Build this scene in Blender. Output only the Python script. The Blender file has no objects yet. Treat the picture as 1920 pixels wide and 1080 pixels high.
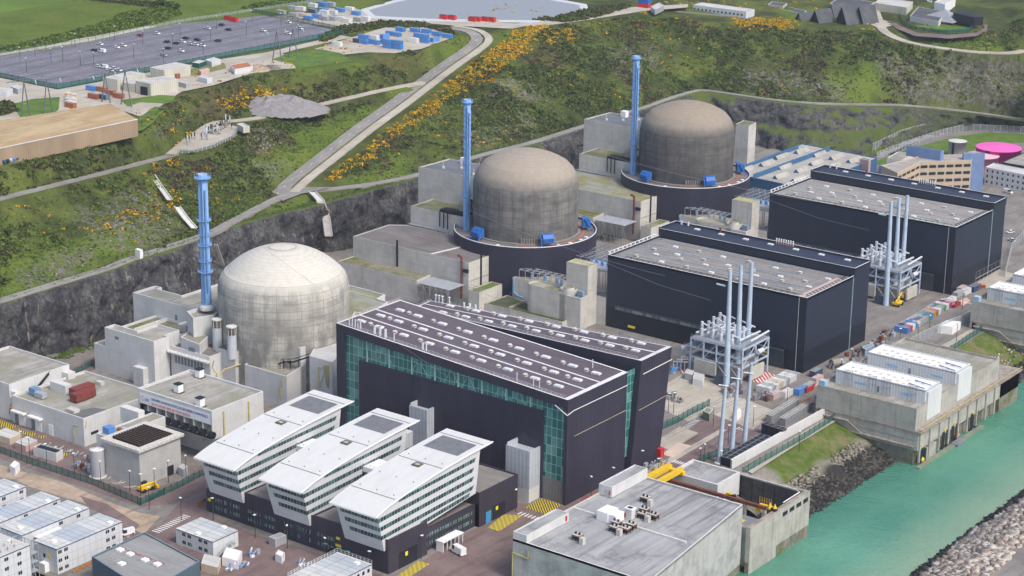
import bpy, bmesh, math, random
import numpy as np
from mathutils import Vector, Matrix
from mathutils.geometry import delaunay_2d_cdt
S = bpy.context.scene
COL = S.collection
random.seed(7)
RNG = np.random.default_rng(11)
# ------------------------------------------------------------------ camera
F_PX, PITCH, ROLL, YAW, CAM_H = 3850.0, math.radians(17.25), math.radians(.82), math.radians(-36.73), 276.0
_fw = Vector((math.sin(YAW)*math.cos(PITCH), math.cos(YAW)*math.cos(PITCH), -math.sin(PITCH)))
_rt = Vector((math.cos(YAW), -math.sin(YAW), 0)); _up = _rt.cross(_fw)
RT = math.cos(ROLL)*_rt + math.sin(ROLL)*_up
UP = -math.sin(ROLL)*_rt + math.cos(ROLL)*_up
cam_d = bpy.data.cameras.new('camera'); cam = bpy.data.objects.new('camera', cam_d); COL.objects.link(cam)
cam_d.sensor_width = 36.0; cam_d.lens = F_PX/1920*36.0
cam_d.clip_start = 5.0; cam_d.clip_end = 12000.0
cam.matrix_world = Matrix(((RT.x, UP.x, -_fw.x, 0), (RT.y, UP.y, -_fw.y, 0), (RT.z, UP.z, -_fw.z, CAM_H), (0, 0, 0, 1)))
S.camera = cam
# ------------------------------------------------------------------ light
SUN_AZ, SUN_EL = math.radians(100.0), math.radians(50.0)      # azimuth clockwise from +Y (the sea lies towards +X)
w = bpy.data.worlds.new('World'); S.world = w; w.use_nodes = True
nt = w.node_tree; nt.nodes.clear()
sky = nt.nodes.new('ShaderNodeTexSky'); sky.sky_type = 'NISHITA'; sky.sun_disc = False
sky.sun_elevation = SUN_EL; sky.sun_rotation = SUN_AZ; sky.air_density = 1.0; sky.dust_density = 3.0; sky.ozone_density = 1.0
bg = nt.nodes.new('ShaderNodeBackground'); bg.inputs[1].default_value = 0.135
wo = nt.nodes.new('ShaderNodeOutputWorld')
nt.links.new(sky.outputs[0], bg.inputs[0]); nt.links.new(bg.outputs[0], wo.inputs[0])
sun_d = bpy.data.lights.new('sun', 'SUN'); sun_d.energy = 1.5; sun_d.angle = math.radians(14); sun_d.color = (1, .955, .89)
sun = bpy.data.objects.new('sun', sun_d); COL.objects.link(sun)
_sd = Vector((math.sin(SUN_AZ)*math.cos(SUN_EL), math.cos(SUN_AZ)*math.cos(SUN_EL), math.sin(SUN_EL)))
sun.rotation_euler = _sd.to_track_quat('Z', 'Y').to_euler(); sun.location = (-300, 600, 500)
S.view_settings.view_transform = 'Standard'; S.view_settings.look = 'None'; S.view_settings.gamma = 1.0
S.view_settings.exposure = 0.72
S.cycles.max_bounces = 5; S.cycles.diffuse_bounces = 3; S.cycles.glossy_bounces = 2; S.cycles.transmission_bounces = 2
S.cycles.volume_bounces = 0; S.cycles.caustics_reflective = False; S.cycles.caustics_refractive = False
# ------------------------------------------------------------------ survey: photo pixel (1920x1080) on a level plane -> world
def W(px, py, z=0.0):
    d = _fw + RT*((px-960)/F_PX) - UP*((py-540)/F_PX)
    t = (z-CAM_H)/d.z
    return Vector((d.x*t, d.y*t, z))
def XY(px, py, z=0.0):
    p = W(px, py, z); return (p.x, p.y)
def pix(p):
    q = Vector(p)-Vector((0, 0, CAM_H)); k = F_PX/q.dot(_fw)
    return (960+q.dot(RT)*k, 540-q.dot(UP)*k)
def ZA(x, y, py):
    """height at which the vertical through (x, y) crosses picture row py"""
    lo, hi = -60., 200.
    for _ in range(40):
        m = (lo+hi)/2
        if pix((x, y, m))[1] > py: lo = m
        else: hi = m
    return lo
# ------------------------------------------------------------------ materials
MATS = {}
class NT:
    def __init__(s, name):
        s.m = bpy.data.materials.new(name); s.m.use_nodes = True; s.t = s.m.node_tree; s.t.nodes.clear()
        s.out = s.n('ShaderNodeOutputMaterial'); s.b = s.n('ShaderNodeBsdfPrincipled'); s.l(s.b.outputs[0], s.out.inputs[0])
        s.g = s.n('ShaderNodeNewGeometry')
    def n(s, t, **k):
        x = s.t.nodes.new(t)
        for a, v in k.items(): setattr(x, a, v)
        return x
    def l(s, a, b): s.t.links.new(a, b)
    def val(s, x, sock):
        if hasattr(x, 'is_linked') or isinstance(x, bpy.types.NodeSocket): s.l(x, sock)
        else: sock.default_value = x
    def math(s, op, a, b=0.0, c=None, clamp=False):
        x = s.n('ShaderNodeMath', operation=op, use_clamp=clamp); s.val(a, x.inputs[0]); s.val(b, x.inputs[1])
        if c is not None: s.val(c, x.inputs[2])
        return x.outputs[0]
    def pos(s, sx=1, sy=1, sz=1, obj=False):
        src = s.n('ShaderNodeTexCoord').outputs['Object'] if obj else s.g.outputs['Position']
        x = s.n('ShaderNodeMapping'); x.inputs['Scale'].default_value = (sx, sy, sz); s.l(src, x.inputs[0]); return x.outputs[0]
    def noise(s, vec, scale, detail=4, rough=.55, lac=2.0):
        x = s.n('ShaderNodeTexNoise'); x.inputs['Scale'].default_value = scale; x.inputs['Detail'].default_value = detail
        x.inputs['Roughness'].default_value = rough; s.l(vec, x.inputs['Vector']); return x.outputs[0]
    def vor(s, vec, scale, feat='F1', out=0):
        x = s.n('ShaderNodeTexVoronoi', feature=feat); x.inputs['Scale'].default_value = scale; s.l(vec, x.inputs['Vector']); return x.outputs[out]
    def ramp(s, f, stops, interp='LINEAR'):
        x = s.n('ShaderNodeValToRGB'); r = x.color_ramp; r.interpolation = interp
        while len(r.elements) > 1: r.elements.remove(r.elements[-1])
        for i, (p, c) in enumerate(stops):
            e = r.elements[0] if i == 0 else r.elements.new(p)
            e.position = p; e.color = (*c, 1) if hasattr(c, '__len__') else (c, c, c, 1)
        s.l(f, x.inputs[0]); return x.outputs[0]
    def mix(s, f, a, b, mode='MIX'):
        x = s.n('ShaderNodeMix', data_type='RGBA', blend_type=mode); s.val(f, x.inputs[0])
        for v, i in ((a, 6), (b, 7)):
            if isinstance(v, bpy.types.NodeSocket): s.l(v, x.inputs[i])
            else: x.inputs[i].default_value = (*v, 1) if hasattr(v, '__len__') else (v, v, v, 1)
        return x.outputs[2]
    def wallco(s, k=1.0, obj=False):
        """(x+y, z) so that one mapping serves both directions of the site grid"""
        src = s.n('ShaderNodeTexCoord').outputs['Object'] if obj else s.g.outputs['Position']
        q = s.n('ShaderNodeSeparateXYZ'); s.l(src, q.inputs[0])
        u = s.math('ADD', q.outputs[0], q.outputs[1]); c = s.n('ShaderNodeCombineXYZ')
        s.l(u, c.inputs[0]); s.l(q.outputs[2], c.inputs[1]); return c.outputs[0], u, q.outputs
    def brick(s, vec, c1, c2, mortar, bw, rh, ms=.03, off=0.0, bias=0.0):
        x = s.n('ShaderNodeTexBrick'); x.offset = off; x.squash = 1.0
        s.l(vec, x.inputs['Vector'])
        for i, c in ((1, c1), (2, c2), (3, mortar)): x.inputs[i].default_value = (*c, 1) if hasattr(c, '__len__') else (c, c, c, 1)
        x.inputs['Scale'].default_value = 1.0; x.inputs['Mortar Size'].default_value = ms; x.inputs['Mortar Smooth'].default_value = .1
        x.inputs['Bias'].default_value = bias; x.inputs['Brick Width'].default_value = bw; x.inputs['Row Height'].default_value = rh
        return x.outputs[0]
    def bump(s, h, strength=.4, dist=.1):
        x = s.n('ShaderNodeBump'); x.inputs['Strength'].default_value = strength; x.inputs['Distance'].default_value = dist
        s.l(h, x.inputs['Height']); s.l(x.outputs[0], s.b.inputs['Normal'])
    def done(s, col, rough=.8, metal=0.0, spec=.3):
        s.val((*col, 1) if isinstance(col, tuple) else col, s.b.inputs['Base Color']); s.val(rough, s.b.inputs['Roughness'])
        s.b.inputs['Metallic'].default_value = metal; s.b.inputs['Specular IOR Level'].default_value = spec
        MATS.setdefault(s.m.name, s.m); return s.m
def cached(fn):
    def f(name, *a, **k):
        if name not in MATS: MATS[name] = fn(name, *a, **k)
        return MATS[name]
    return f
@cached
def paint(name, col, rough=.6, var=.18, scale=.35, metal=0.0, dirt=None, spec=.3):
    t = NT(name); n = t.noise(t.pos(), scale, 5)
    f = t.ramp(n, [(.3, 1-var), (.7, 1+var*.5)])
    c = t.mix(1.0, col, f, 'MULTIPLY')
    if dirt:
        s_ = t.noise(t.pos(.8, .8, .08), .5, 5, .65)
        c = t.mix(t.ramp(s_, [(.5, 0.0), (.72, .75)]), c, dirt)
    return t.done(c, rough, metal, spec)
@cached
def concrete(name, col=(.42, .41, .39), dark=(.17, .165, .16), panel=(4.2, 2.6), streak=.5, line=.55, blotch=.35, moss=None):
    """cast concrete with shuttering joints, run-off streaks and blotches"""
    t = NT(name); v, u, q = t.wallco()
    br = t.brick(v, 1.0, .93, line, *panel, ms=.05)
    c = t.mix(1.0, col, br, 'MULTIPLY')
    n = t.noise(t.pos(), .16, 6, .6); c = t.mix(t.ramp(n, [(.45, 0.0), (.68, blotch)]), c, dark)
    s_ = t.noise(t.pos(.9, .9, .05), .75, 5, .7); c = t.mix(t.ramp(s_, [(.52, 0.0), (.74, streak)]), c, dark)
    n2 = t.noise(t.pos(), 1.4, 5, .7); c = t.mix(t.ramp(n2, [(.35, .22), (.6, 0.0)]), c, (.5, .49, .46))
    if moss: 
        n3 = t.noise(t.pos(), .12, 5, .65); c = t.mix(t.ramp(n3, [(.5, 0.0), (.62, .85)]), c, moss)
    t.bump(n2, .15, .08)
    return t.done(c, .9, 0, .15)
@cached
def roofing(name, col=(.24, .23, .21), alt=(.33, .32, .29), lines=(0, 0), axis=0, moss=None, stain=(.10, .098, .09), amt=.6):
    """flat roof membrane: wide strips, ponding stains, moss"""
    t = NT(name); p = t.pos(.02 if axis == 0 else .6, .6 if axis == 0 else .02, .1)
    n = t.noise(t.pos(.25 if axis == 0 else 1, 1 if axis == 0 else .25, 1), .22, 6, .62)
    c = t.mix(t.ramp(n, [(.38, 0.0), (.62, 1.0)]), col, alt)
    s_ = t.noise(p, 1.0, 4, .7); c = t.mix(t.ramp(s_, [(.5, 0.0), (.7, amt)]), c, stain)
    n2 = t.noise(t.pos(), .09, 6, .7); c = t.mix(t.ramp(n2, [(.52, 0.0), (.68, amt*.9)]), c, stain)
    if moss:
        n3 = t.noise(t.pos(), .07, 6, .65); c = t.mix(t.ramp(n3, [(.44, 0.0), (.6, .9)]), c, moss)
    n4 = t.noise(t.pos(), 2.2, 4, .7); c = t.mix(.18, c, n4, 'OVERLAY')
    return t.done(c, .92, 0, .12)
@cached
def cladding(name, col, rib=.9, rough=.5, var=.12, joint=0.0, jcol=.7, metal=0.0):
    """ribbed sheet cladding with faint vertical ribs and horizontal laps"""
    t = NT(name); v, u, q = t.wallco()
    wv = t.math('SINE', t.math('MULTIPLY', u, 2*math.pi/rib)); f = t.math('MULTIPLY_ADD', wv, .09, 1.0)
    n = t.noise(t.pos(1, 1, .3), .12, 4); f2 = t.ramp(n, [(.3, 1-var), (.7, 1+var)])
    c = t.mix(1.0, t.mix(1.0, col, f, 'MULTIPLY'), f2, 'MULTIPLY')
    if joint:
        c = t.mix(1.0, c, t.brick(v, 1.0, 1.0, jcol, 400, joint, ms=.08), 'MULTIPLY')
    t.bump(wv, .3, .05)
    return t.done(c, rough, metal, .35)
@cached
def glazing(name, tint=(.05, .12, .12), frame=(.45, .62, .58), bw=1.5, rh=3.4, ms=.12, lit=(.30, .42, .36), rough=.18, obj=False):
    """curtain wall: cells of slightly different depth of tone behind glass, light mullions"""
    t = NT(name); v, u, q = t.wallco()
    cell = t.n('ShaderNodeTexWhiteNoise', noise_dimensions='2D')
    fx = t.n('ShaderNodeVectorMath', operation='DIVIDE'); t.l(v, fx.inputs[0]); fx.inputs[1].default_value = (bw, rh, 1)
    fl = t.n('ShaderNodeVectorMath', operation='FLOOR'); t.l(fx.outputs[0], fl.inputs[0]); t.l(fl.outputs[0], cell.inputs[0])
    r_ = cell.outputs[0]
    c = t.mix(t.ramp(r_, [(.35, 0.0), (1.0, .8)]), tint, lit)
    n = t.noise(t.pos(), .35, 4); c = t.mix(t.ramp(n, [(.4, 0.0), (.75, .6)]), c, tint)
    br = t.brick(v, 0.0, 0.0, 1.0, bw, rh, ms=ms)
    c = t.mix(br, c, frame)
    return t.done(c, t.mix(br, rough, .5), 0, .5)
# ------------------------------------------------------------------ mesh builder
class MB:
    def __init__(s): s.v = []; s.f = []; s.m = []
    def add(s, vs, fs, m=0):
        b = len(s.v); s.v += [tuple(x) for x in vs]; s.f += [tuple(i+b for i in f) for f in fs]; s.m += [m]*len(fs); return s
    def quad(s, a, b, c, d, m=0): return s.add((a, b, c, d), ((0, 1, 2, 3),), m)
    def poly(s, pts, m=0): return s.add(pts, (tuple(range(len(pts))),), m)
    def box(s, x0, x1, y0, y1, z0, z1, m=0, mt=None):
        vs = [(x0, y0, z0), (x1, y0, z0), (x1, y1, z0), (x0, y1, z0), (x0, y0, z1), (x1, y0, z1), (x1, y1, z1), (x0, y1, z1)]
        s.add(vs, ((0, 1, 5, 4), (1, 2, 6, 5), (2, 3, 7, 6), (3, 0, 4, 7), (3, 2, 1, 0)), m)
        return s.add(vs[4:], ((0, 1, 2, 3),), m if mt is None else mt)
    def prism(s, pts, z0, z1, m=0, mt=None):
        pts = ccw(pts); n = len(pts)
        zt = (lambda i: z1[i]) if hasattr(z1, '__len__') else (lambda i: z1)
        vs = [(p[0], p[1], z0) for p in pts]+[(p[0], p[1], zt(i)) for i, p in enumerate(pts)]
        s.add(vs, [(i, (i+1) % n, n+(i+1) % n, n+i) for i in range(n)], m)
        s.add(vs[:n], (tuple(range(n-1, -1, -1)),), m)
        return s.add(vs[n:], (tuple(range(n)),), m if mt is None else mt)
    def flat(s, pts, z0, z1, par=.9, th=.45, m=0, mr=1, mc=2):
        """walls with a parapet round a sunk flat roof"""
        pts = ccw(pts); n = len(pts); ins = inset(pts, th)
        A = [(*p, z0) for p in pts]; B = [(*p, z1) for p in pts]; C_ = [(*p, z1) for p in ins]; D = [(*p, z1-par) for p in ins]
        for i in range(n):
            j = (i+1) % n
            s.quad(A[i], A[j], B[j], B[i], m); s.quad(B[i], B[j], C_[j], C_[i], mc); s.quad(C_[i], C_[j], D[j], D[i], m)
        s.poly(D, mr); return s
    def tube(s, a, b, r, n=6, m=0, r2=None):
        a = Vector(a); b = Vector(b); d = (b-a)
        if d.length < 1e-6: return s
        d.normalize(); o = Vector((0, 0, 1)) if abs(d.z) < .9 else Vector((1, 0, 0))
        e1 = d.cross(o).normalized(); e2 = d.cross(e1); r2 = r if r2 is None else r2; vs = []
        for p, rr in ((a, r), (b, r2)):
            for i in range(n):
                t = 2*math.pi*(i+.5)/n; vs.append(p+e1*(rr*math.cos(t))+e2*(rr*math.sin(t)))
        s.add(vs, [(i, n+i, n+(i+1) % n, (i+1) % n) for i in range(n)], m)
        return s.add(vs, (tuple(range(n)), tuple(range(2*n-1, n-1, -1))), m)
    def path(s, pts, r, n=6, m=0):
        for a, b in zip(pts[:-1], pts[1:]): s.tube(a, b, r, n, m)
        return s
    def lathe(s, cx, cy, prof, n=32, m=0, mats=None, a0=0, a1=2*math.pi):
        full = abs(a1-a0-2*math.pi) < 1e-6; k = n if full else n+1; vs = []
        for r, z in prof:
            for i in range(k):
                t = a0+(a1-a0)*i/n; vs.append((cx+r*math.cos(t), cy+r*math.sin(t), z))
        b = len(s.v); s.v += vs
        for j in range(len(prof)-1):
            fs = [(j*k+i, j*k+(i+1) % k, (j+1)*k+(i+1) % k, (j+1)*k+i) for i in range(n)]
            s.f += [tuple(q+b for q in f) for f in fs]; s.m += [mats[j] if mats else m]*len(fs)
        return s
    def build(s, name, mats, parent=None, smooth=False, kind=None):
        me = bpy.data.meshes.new(name); off = parent_loc(parent)
        me.from_pydata([(x-off[0], y-off[1], z-off[2]) for x, y, z in s.v], [], s.f)
        for m in (mats if isinstance(mats, (list, tuple)) else [mats]): me.materials.append(m)
        me.polygons.foreach_set('material_index', s.m)
        if smooth: me.polygons.foreach_set('use_smooth', [True]*len(s.f))
        me.update(); o = bpy.data.objects.new(name, me); COL.objects.link(o)
        if parent is not None: o.parent = parent
        if kind: o['kind'] = kind
        return o
LOCS = {}
def parent_loc(p):
    return LOCS.get(p.name, (0, 0, 0)) if p is not None else (0, 0, 0)
def ccw(pts):
    pts = [tuple(p[:2]) for p in pts]
    a = sum(p[0]*q[1]-q[0]*p[1] for p, q in zip(pts, pts[1:]+pts[:1]))
    return pts if a > 0 else pts[::-1]
def inset(pts, d):
    n = len(pts); out = []
    for i in range(n):
        p0, p1, p2 = Vector(pts[i-1]), Vector(pts[i]), Vector(pts[(i+1) % n])
        e1 = (p1-p0).normalized(); e2 = (p2-p1).normalized(); n1 = Vector((-e1.y, e1.x)); n2 = Vector((-e2.y, e2.x))
        b = n1+n2; k = d/max(.2, b.dot(n1)) ; q = p1+b*k; out.append((q.x, q.y))
    return out
def thing(name, label, cat, loc=(0, 0, 0), rz=0.0, group=None):
    o = bpy.data.objects.new(name, None); COL.objects.link(o); o.location = loc; o.rotation_euler = (0, 0, rz)
    o.empty_display_size = .5; o['label'] = label; o['category'] = cat
    if group: o['group'] = group
    LOCS[o.name] = tuple(loc); return o
def tag(o, label, cat, group=None):
    o['label'] = label; o['category'] = cat
    if group: o['group'] = group
    return o
KIDS = {}
def dup(root, loc, rz=None, label=None, group=None):
    if root.name not in KIDS:
        KIDS[root.name] = [(c, list(c.children)) for c in root.children]
    r = root.copy(); COL.objects.link(r); r.location = loc
    if rz is not None: r.rotation_euler = (0, 0, rz)
    if label: r['label'] = label
    if group: r['group'] = group
    for c, gs in KIDS[root.name]:
        k = c.copy(); COL.objects.link(k); k.parent = r
        for g in gs:
            h = g.copy(); COL.objects.link(h); h.parent = k
    LOCS[r.name] = tuple(loc)
    return r
def corners(front, left, right, z):
    """site-grid rectangle from the three near roof corners of a block seen in the photo"""
    f, l, r = W(*front, z), W(*left, z), W(*right, z)
    return l.x, (f.x+r.x)/2, (f.y+l.y)/2, r.y
def rect(x0, x1, y0, y1): return [(x0, y0), (x1, y0), (x1, y1), (x0, y1)]
def ribbon(name, pts, width, mat, dz=.12, kind='structure', skirt=1.2):
    """road strip along world points (x, y, z)"""
    pts = resample([Vector(p) for p in pts], 6.0); mb = MB(); L = []; R = []
    for i, p in enumerate(pts):
        d = (pts[min(i+1, len(pts)-1)]-pts[max(i-1, 0)]); d.z = 0; d.normalize(); nrm = Vector((-d.y, d.x, 0)); h = (width(i/(len(pts)-1)) if callable(width) else width)/2
        L.append(p+nrm*h+Vector((0, 0, dz))); R.append(p-nrm*h+Vector((0, 0, dz)))
    dn = Vector((0, 0, -skirt))
    for i in range(len(pts)-1):
        mb.quad(R[i], R[i+1], L[i+1], L[i]); mb.quad(R[i]+dn, R[i+1]+dn, R[i+1], R[i]); mb.quad(L[i], L[i+1], L[i+1]+dn, L[i]+dn)
    o = mb.build(name, mat)
    if kind: o['kind'] = kind
    return o
def resample(pts, step, smooth=True):
    # Catmull-Rom then even steps
    if smooth and len(pts) > 2:
        q = []
        for i in range(len(pts)-1):
            a, b, c, d = pts[max(i-1, 0)], pts[i], pts[i+1], pts[min(i+2, len(pts)-1)]
            for k in range(8):
                t = k/8; q.append(.5*((2*b)+(c-a)*t+(2*a-5*b+4*c-d)*t*t+(3*b-a-3*c+d)*t**3))
        q.append(pts[-1]); pts = q
    out = [pts[0].copy()]; acc = 0.0
    for a, b in zip(pts[:-1], pts[1:]):
        l = (b-a).length
        while l > 0 and acc+l >= step:
            t = (step-acc)/l; a = a.lerp(b, t); out.append(a.copy()); l = (b-a).length; acc = 0.0
        acc += l
    if (out[-1]-pts[-1]).length > step*.3: out.append(pts[-1].copy())
    return out
def patch(name, px, mat, z=.03, zp=0.0, kind='structure'):
    """ground marking or surfacing from photo outline, lying on the level zp"""
    mb = MB(); mb.poly([(*p, zp+z) for p in ccw([XY(a, b, zp) for a, b in px])]); o = mb.build(name, mat); o['kind'] = kind
    return o
# ================================================================== LAND
def vnoise(p, seed=0):
    """value noise, p (n,3)"""
    q = np.floor(p).astype(np.int64); f = p-q; f = f*f*(3-2*f)
    def h(i, j, k):
        n = (q[:, 0]+i)*374761393+(q[:, 1]+j)*668265263+(q[:, 2]+k)*2147483647+seed*1013904223
        n = (n ^ (n >> 13))*1274126177; n = n ^ (n >> 16); return (n & 0xffff)/65535.0
    r = 0
    for i in (0, 1):
        for j in (0, 1):
            for k in (0, 1):
                r = r+h(i, j, k)*np.where(i, f[:, 0], 1-f[:, 0])*np.where(j, f[:, 1], 1-f[:, 1])*np.where(k, f[:, 2], 1-f[:, 2])
    return r*2-1
def fbm(p, scale, oct=4, seed=0):
    r = 0; a = 1.0
    for o in range(oct): r = r+a*vnoise(p*scale, seed+o); scale *= 2.03; a *= .5
    return r
def pts_px(l): return [W(*p) for p in l]
R_CLIFF = pts_px([(-90, 590, 27), (0, 564, 27), (120, 527, 27), (200, 503, 27), (250, 484, 27), (385, 440, 27), (430, 418, 27), (480, 392, 27), (520, 372, 26.6), (548, 361, 26.4)])
R_MAIN = pts_px([(534, 366, 26.3), (563, 337, 27.5), (610, 300, 30.5), (687, 240, 36), (748, 196, 40), (802, 155, 44), (846, 122, 47.3), (888, 93, 51.5), (907, 74, 54.5), (890, 58, 56.5), (845, 50, 57)])
R_LOW = pts_px([(556, 360, 26.4), (620, 354, 26), (700, 344, 26), (780, 328, 26), (890, 294, 26), (1000, 266, 26), (1095, 236, 26), (1205, 202, 26), (1262, 182, 25.5), (1310, 169, 25), (1345, 172, 24.5), (1400, 180, 24), (1470, 189, 23), (1530, 193, 22), (1620, 195, 18), (1700, 197, 15), (1800, 207, 11), (1925, 224, 7)])
R_SEC = pts_px([(-60, 392, 49), (0, 372, 48.5), (100, 347, 47), (200, 322, 45.5), (260, 306, 44), (300, 296, 42.5), (330, 288, 42)])
R_SUB = pts_px([(318, 290, 42.5), (345, 268, 43), (375, 245, 43), (405, 229, 42.7), (440, 226, 42.3), (480, 221, 42.3), (520, 212, 42.5), (580, 200, 43), (650, 184, 43.5), (720, 168, 44), (795, 153, 44.8)])
R_RIGHT = pts_px([(1640, 18, 50), (1648, 40, 49.5), (1660, 60, 48.5), (1700, 78, 46), (1760, 89, 44.5), (1830, 97, 43), (1890, 99, 42), (1925, 94, 42)])
CT = pts_px([(-90, 596, 26.8), (0, 570, 26.8), (200, 509, 26.8), (330, 466, 26.8), (385, 446, 26.8), (430, 426, 26.6), (500, 408, 26.2), (567, 392, 25.8), (640, 373, 25.4), (700, 357, 25.4), (780, 335, 25.6), (890, 298, 25.8), (1000, 270, 25.8), (1095, 240, 25.8), (1205, 206, 25.8), (1262, 186, 25.3), (1312, 173, 24.8), (1345, 177, 24.3), (1400, 185, 23.8), (1470, 194, 22.8), (1530, 198, 21.8), (1620, 200, 17.8), (1700, 202, 14.8), (1800, 212, 10.8), (1925, 229, 7.8)])
CF = [Vector(p) for p in ((-608, 440, 0), (-620, 500, 0), (-620, 540, 0), (-622, 600, 0), (-626, 650, 0), (-636, 690, 0), (-634, 706, 0), (-626, 740, 0), (-622, 800, 0), (-622, 860, 0), (-624, 910, 0), (-624, 960, 0), (-612, 1000, 0), (-594, 1024, 0))]+pts_px([(1420, 273, 0), (1500, 288, 0), (1580, 296, 0), (1640, 292, 0), (1690, 268, 0), (1760, 252, 0), (1830, 241, 0), (1925, 243, 0)])
def offs(pl, d):
    out = []
    for i, p in enumerate(pl):
        t = pl[min(i+1, len(pl)-1)]-pl[max(i-1, 0)]; t.z = 0; t.normalize(); out.append(p+Vector((-t.y, t.x, 0))*d)
    return out
ct = resample(CT, 7); BACK = offs(ct, 6.5); DROP = offs(ct, 4.5)
coarse = [tuple(p+Vector((0, 0, -.5))) for p in BACK]+[(p.x, p.y, -4.0) for p in DROP]
coarse += [(p.x, p.y, -4.0) for p in offs(ct, -25)]
EDGE_L = [(-120, 345, 57), (0, 318, 57), (90, 291, 57), (180, 269, 57), (258, 250, 57), (285, 225, 57), (310, 207, 57), (345, 182, 56.5), (400, 163, 57), (470, 143, 57), (540, 137, 57), (600, 133, 57), (650, 125, 57), (690, 118, 57), (760, 100, 57), (850, 74, 57), (872, 62, 57)]
EDGE_C = [(925, 62, 56.5), (1000, 60, 57), (1060, 46, 57), (1130, 36, 57), (1200, 27, 57), (1290, 40, 54), (1410, 66, 51), (1440, 52, 51), (1500, 58, 50), (1530, 74, 46.5), (1560, 68, 48), (1640, 58, 49), (1700, 55, 49), (1800, 62, 48.5), (1840, 45, 49.5), (1870, 10, 52)]
LINES = [EDGE_L, EDGE_C,
    [(930, 92, 53), (900, 130, 47), (850, 165, 42), (800, 203, 38), (700, 278, 32), (640, 320, 28.5)],
    [(1030, 83, 53), (980, 108, 50), (940, 128, 47.5)], [(1040, 130, 43), (1080, 160, 37), (1130, 190, 31)],
    [(900, 190, 37), (960, 220, 31)], [(760, 270, 31), (850, 280, 28)],
    [(1190, 60, 50), (1200, 110, 40), (1210, 160, 32)], [(1110, 70, 50), (1120, 120, 40)],
    [(1280, 75, 46), (1350, 84, 43.5), (1420, 91, 42), (1500, 97, 41), (1560, 98, 41.5), (1620, 92, 43)],
    [(1300, 112, 37), (1370, 126, 34), (1450, 142, 31), (1530, 155, 28.5), (1600, 166, 25.5)],
    [(1330, 150, 29), (1420, 165, 27), (1500, 178, 25)], [(1640, 100, 42), (1700, 130, 34), (1760, 160, 25), (1800, 185, 16.5)],
    [(1850, 120, 37), (1880, 160, 24), (1910, 195, 13.5)], [(1700, 150, 28)], [(1920, 150, 26)],
    [(1900, 40, 50), (1925, 20, 56), (1870, 70, 46), (1925, 70, 50)],
    [(0, 450, 37), (100, 420, 37.5), (200, 390, 37.5), (300, 355, 37.5), (380, 330, 36)],
    [(0, 520, 30.5), (200, 455, 31), (330, 405, 31.5), (440, 350, 31.5), (500, 330, 30)],
    [(420, 300, 38), (470, 265, 39), (520, 245, 38.5), (600, 220, 39), (700, 190, 41)],
    [(450, 335, 33.5), (520, 300, 33), (600, 265, 34), (680, 225, 37)],
    [(340, 236, 49), (380, 205, 48.5), (430, 188, 48.5), (470, 182, 48), (560, 170, 48), (640, 157, 49.5), (720, 132, 52)],
    [(332, 262, 44.5), (360, 240, 45), (400, 217, 44.6), (440, 211, 44.2), (500, 198, 44.4), (590, 182, 44.8)],
    [(330, 286, 42.3), (380, 284, 42.2), (440, 262, 41.8), (478, 240, 41.8), (470, 225, 42)]]
for l in LINES: coarse += [tuple(W(*p)) for p in l]
for r in (R_MAIN, R_SEC, R_SUB, R_RIGHT): coarse += [tuple(p) for p in resample(r, 12)]
for px, py, z in ((-400, 420, 57), (-400, 60, 57), (0, 60, 57), (300, 60, 57), (600, 30, 57), (0, 200, 57), (150, 120, 57), (0, 0, 58), (400, 0, 58), (800, 10, 57), (1000, 10, 57), (1200, 5, 57), (1400, 0, 54), (1600, 0, 51), (1800, 0, 51), (1925, 0, 55)):
    coarse.append(tuple(W(px, py, z)))
coarse += [(-1400, 300, 57), (-1400, 900, 58), (-1300, 1500, 58), (-800, 1700, 58), (-420, 1600, 58), (-900, 350, 57), (-640, 400, 40), (-700, 400, 50), (-700, 1300, 55)]
coarse = np.array(coarse)
_v2, _e, _f, _ov, _oe, _of = delaunay_2d_cdt([Vector(p[:2]) for p in coarse], [], [], 0, 1e-3)
_zz = np.array([coarse[o[0]][2] if o else 57 for o in _ov]); _vv = np.array([tuple(v) for v in _v2])
GX0, GY0, GS = -1010.0, 400.0, 3.0
NX, NY = 186, 330
gx = GX0+GS*np.arange(NX); gy = GY0+GS*np.arange(NY)
GZ = np.full((NX, NY), np.nan)
for f in _f:
    A, B, C3 = _vv[list(f)]; za, zb, zc = _zz[list(f)]
    i0, i1 = np.searchsorted(gx, [min(A[0], B[0], C3[0]), max(A[0], B[0], C3[0])]); j0, j1 = np.searchsorted(gy, [min(A[1], B[1], C3[1]), max(A[1], B[1], C3[1])])
    if i1 <= i0 or j1 <= j0: continue
    X, Y = np.meshgrid(gx[i0:i1], gy[j0:j1], indexing='ij')
    d = (B[1]-C3[1])*(A[0]-C3[0])+(C3[0]-B[0])*(A[1]-C3[1])
    if abs(d) < 1e-9: continue
    l1 = ((B[1]-C3[1])*(X-C3[0])+(C3[0]-B[0])*(Y-C3[1]))/d; l2 = ((C3[1]-A[1])*(X-C3[0])+(A[0]-C3[0])*(Y-C3[1]))/d; l3 = 1-l1-l2
    ok = (l1 >= -1e-6) & (l2 >= -1e-6) & (l3 >= -1e-6)
    sub = GZ[i0:i1, j0:j1]; sub[ok] = (l1*za+l2*zb+l3*zc)[ok]
Xg, Yg = np.meshgrid(gx, gy, indexing='ij')
GZ = np.where(np.isnan(GZ), np.where((Xg > -650) & (Yg < 1160), -4.0, 57.0), GZ)
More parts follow.
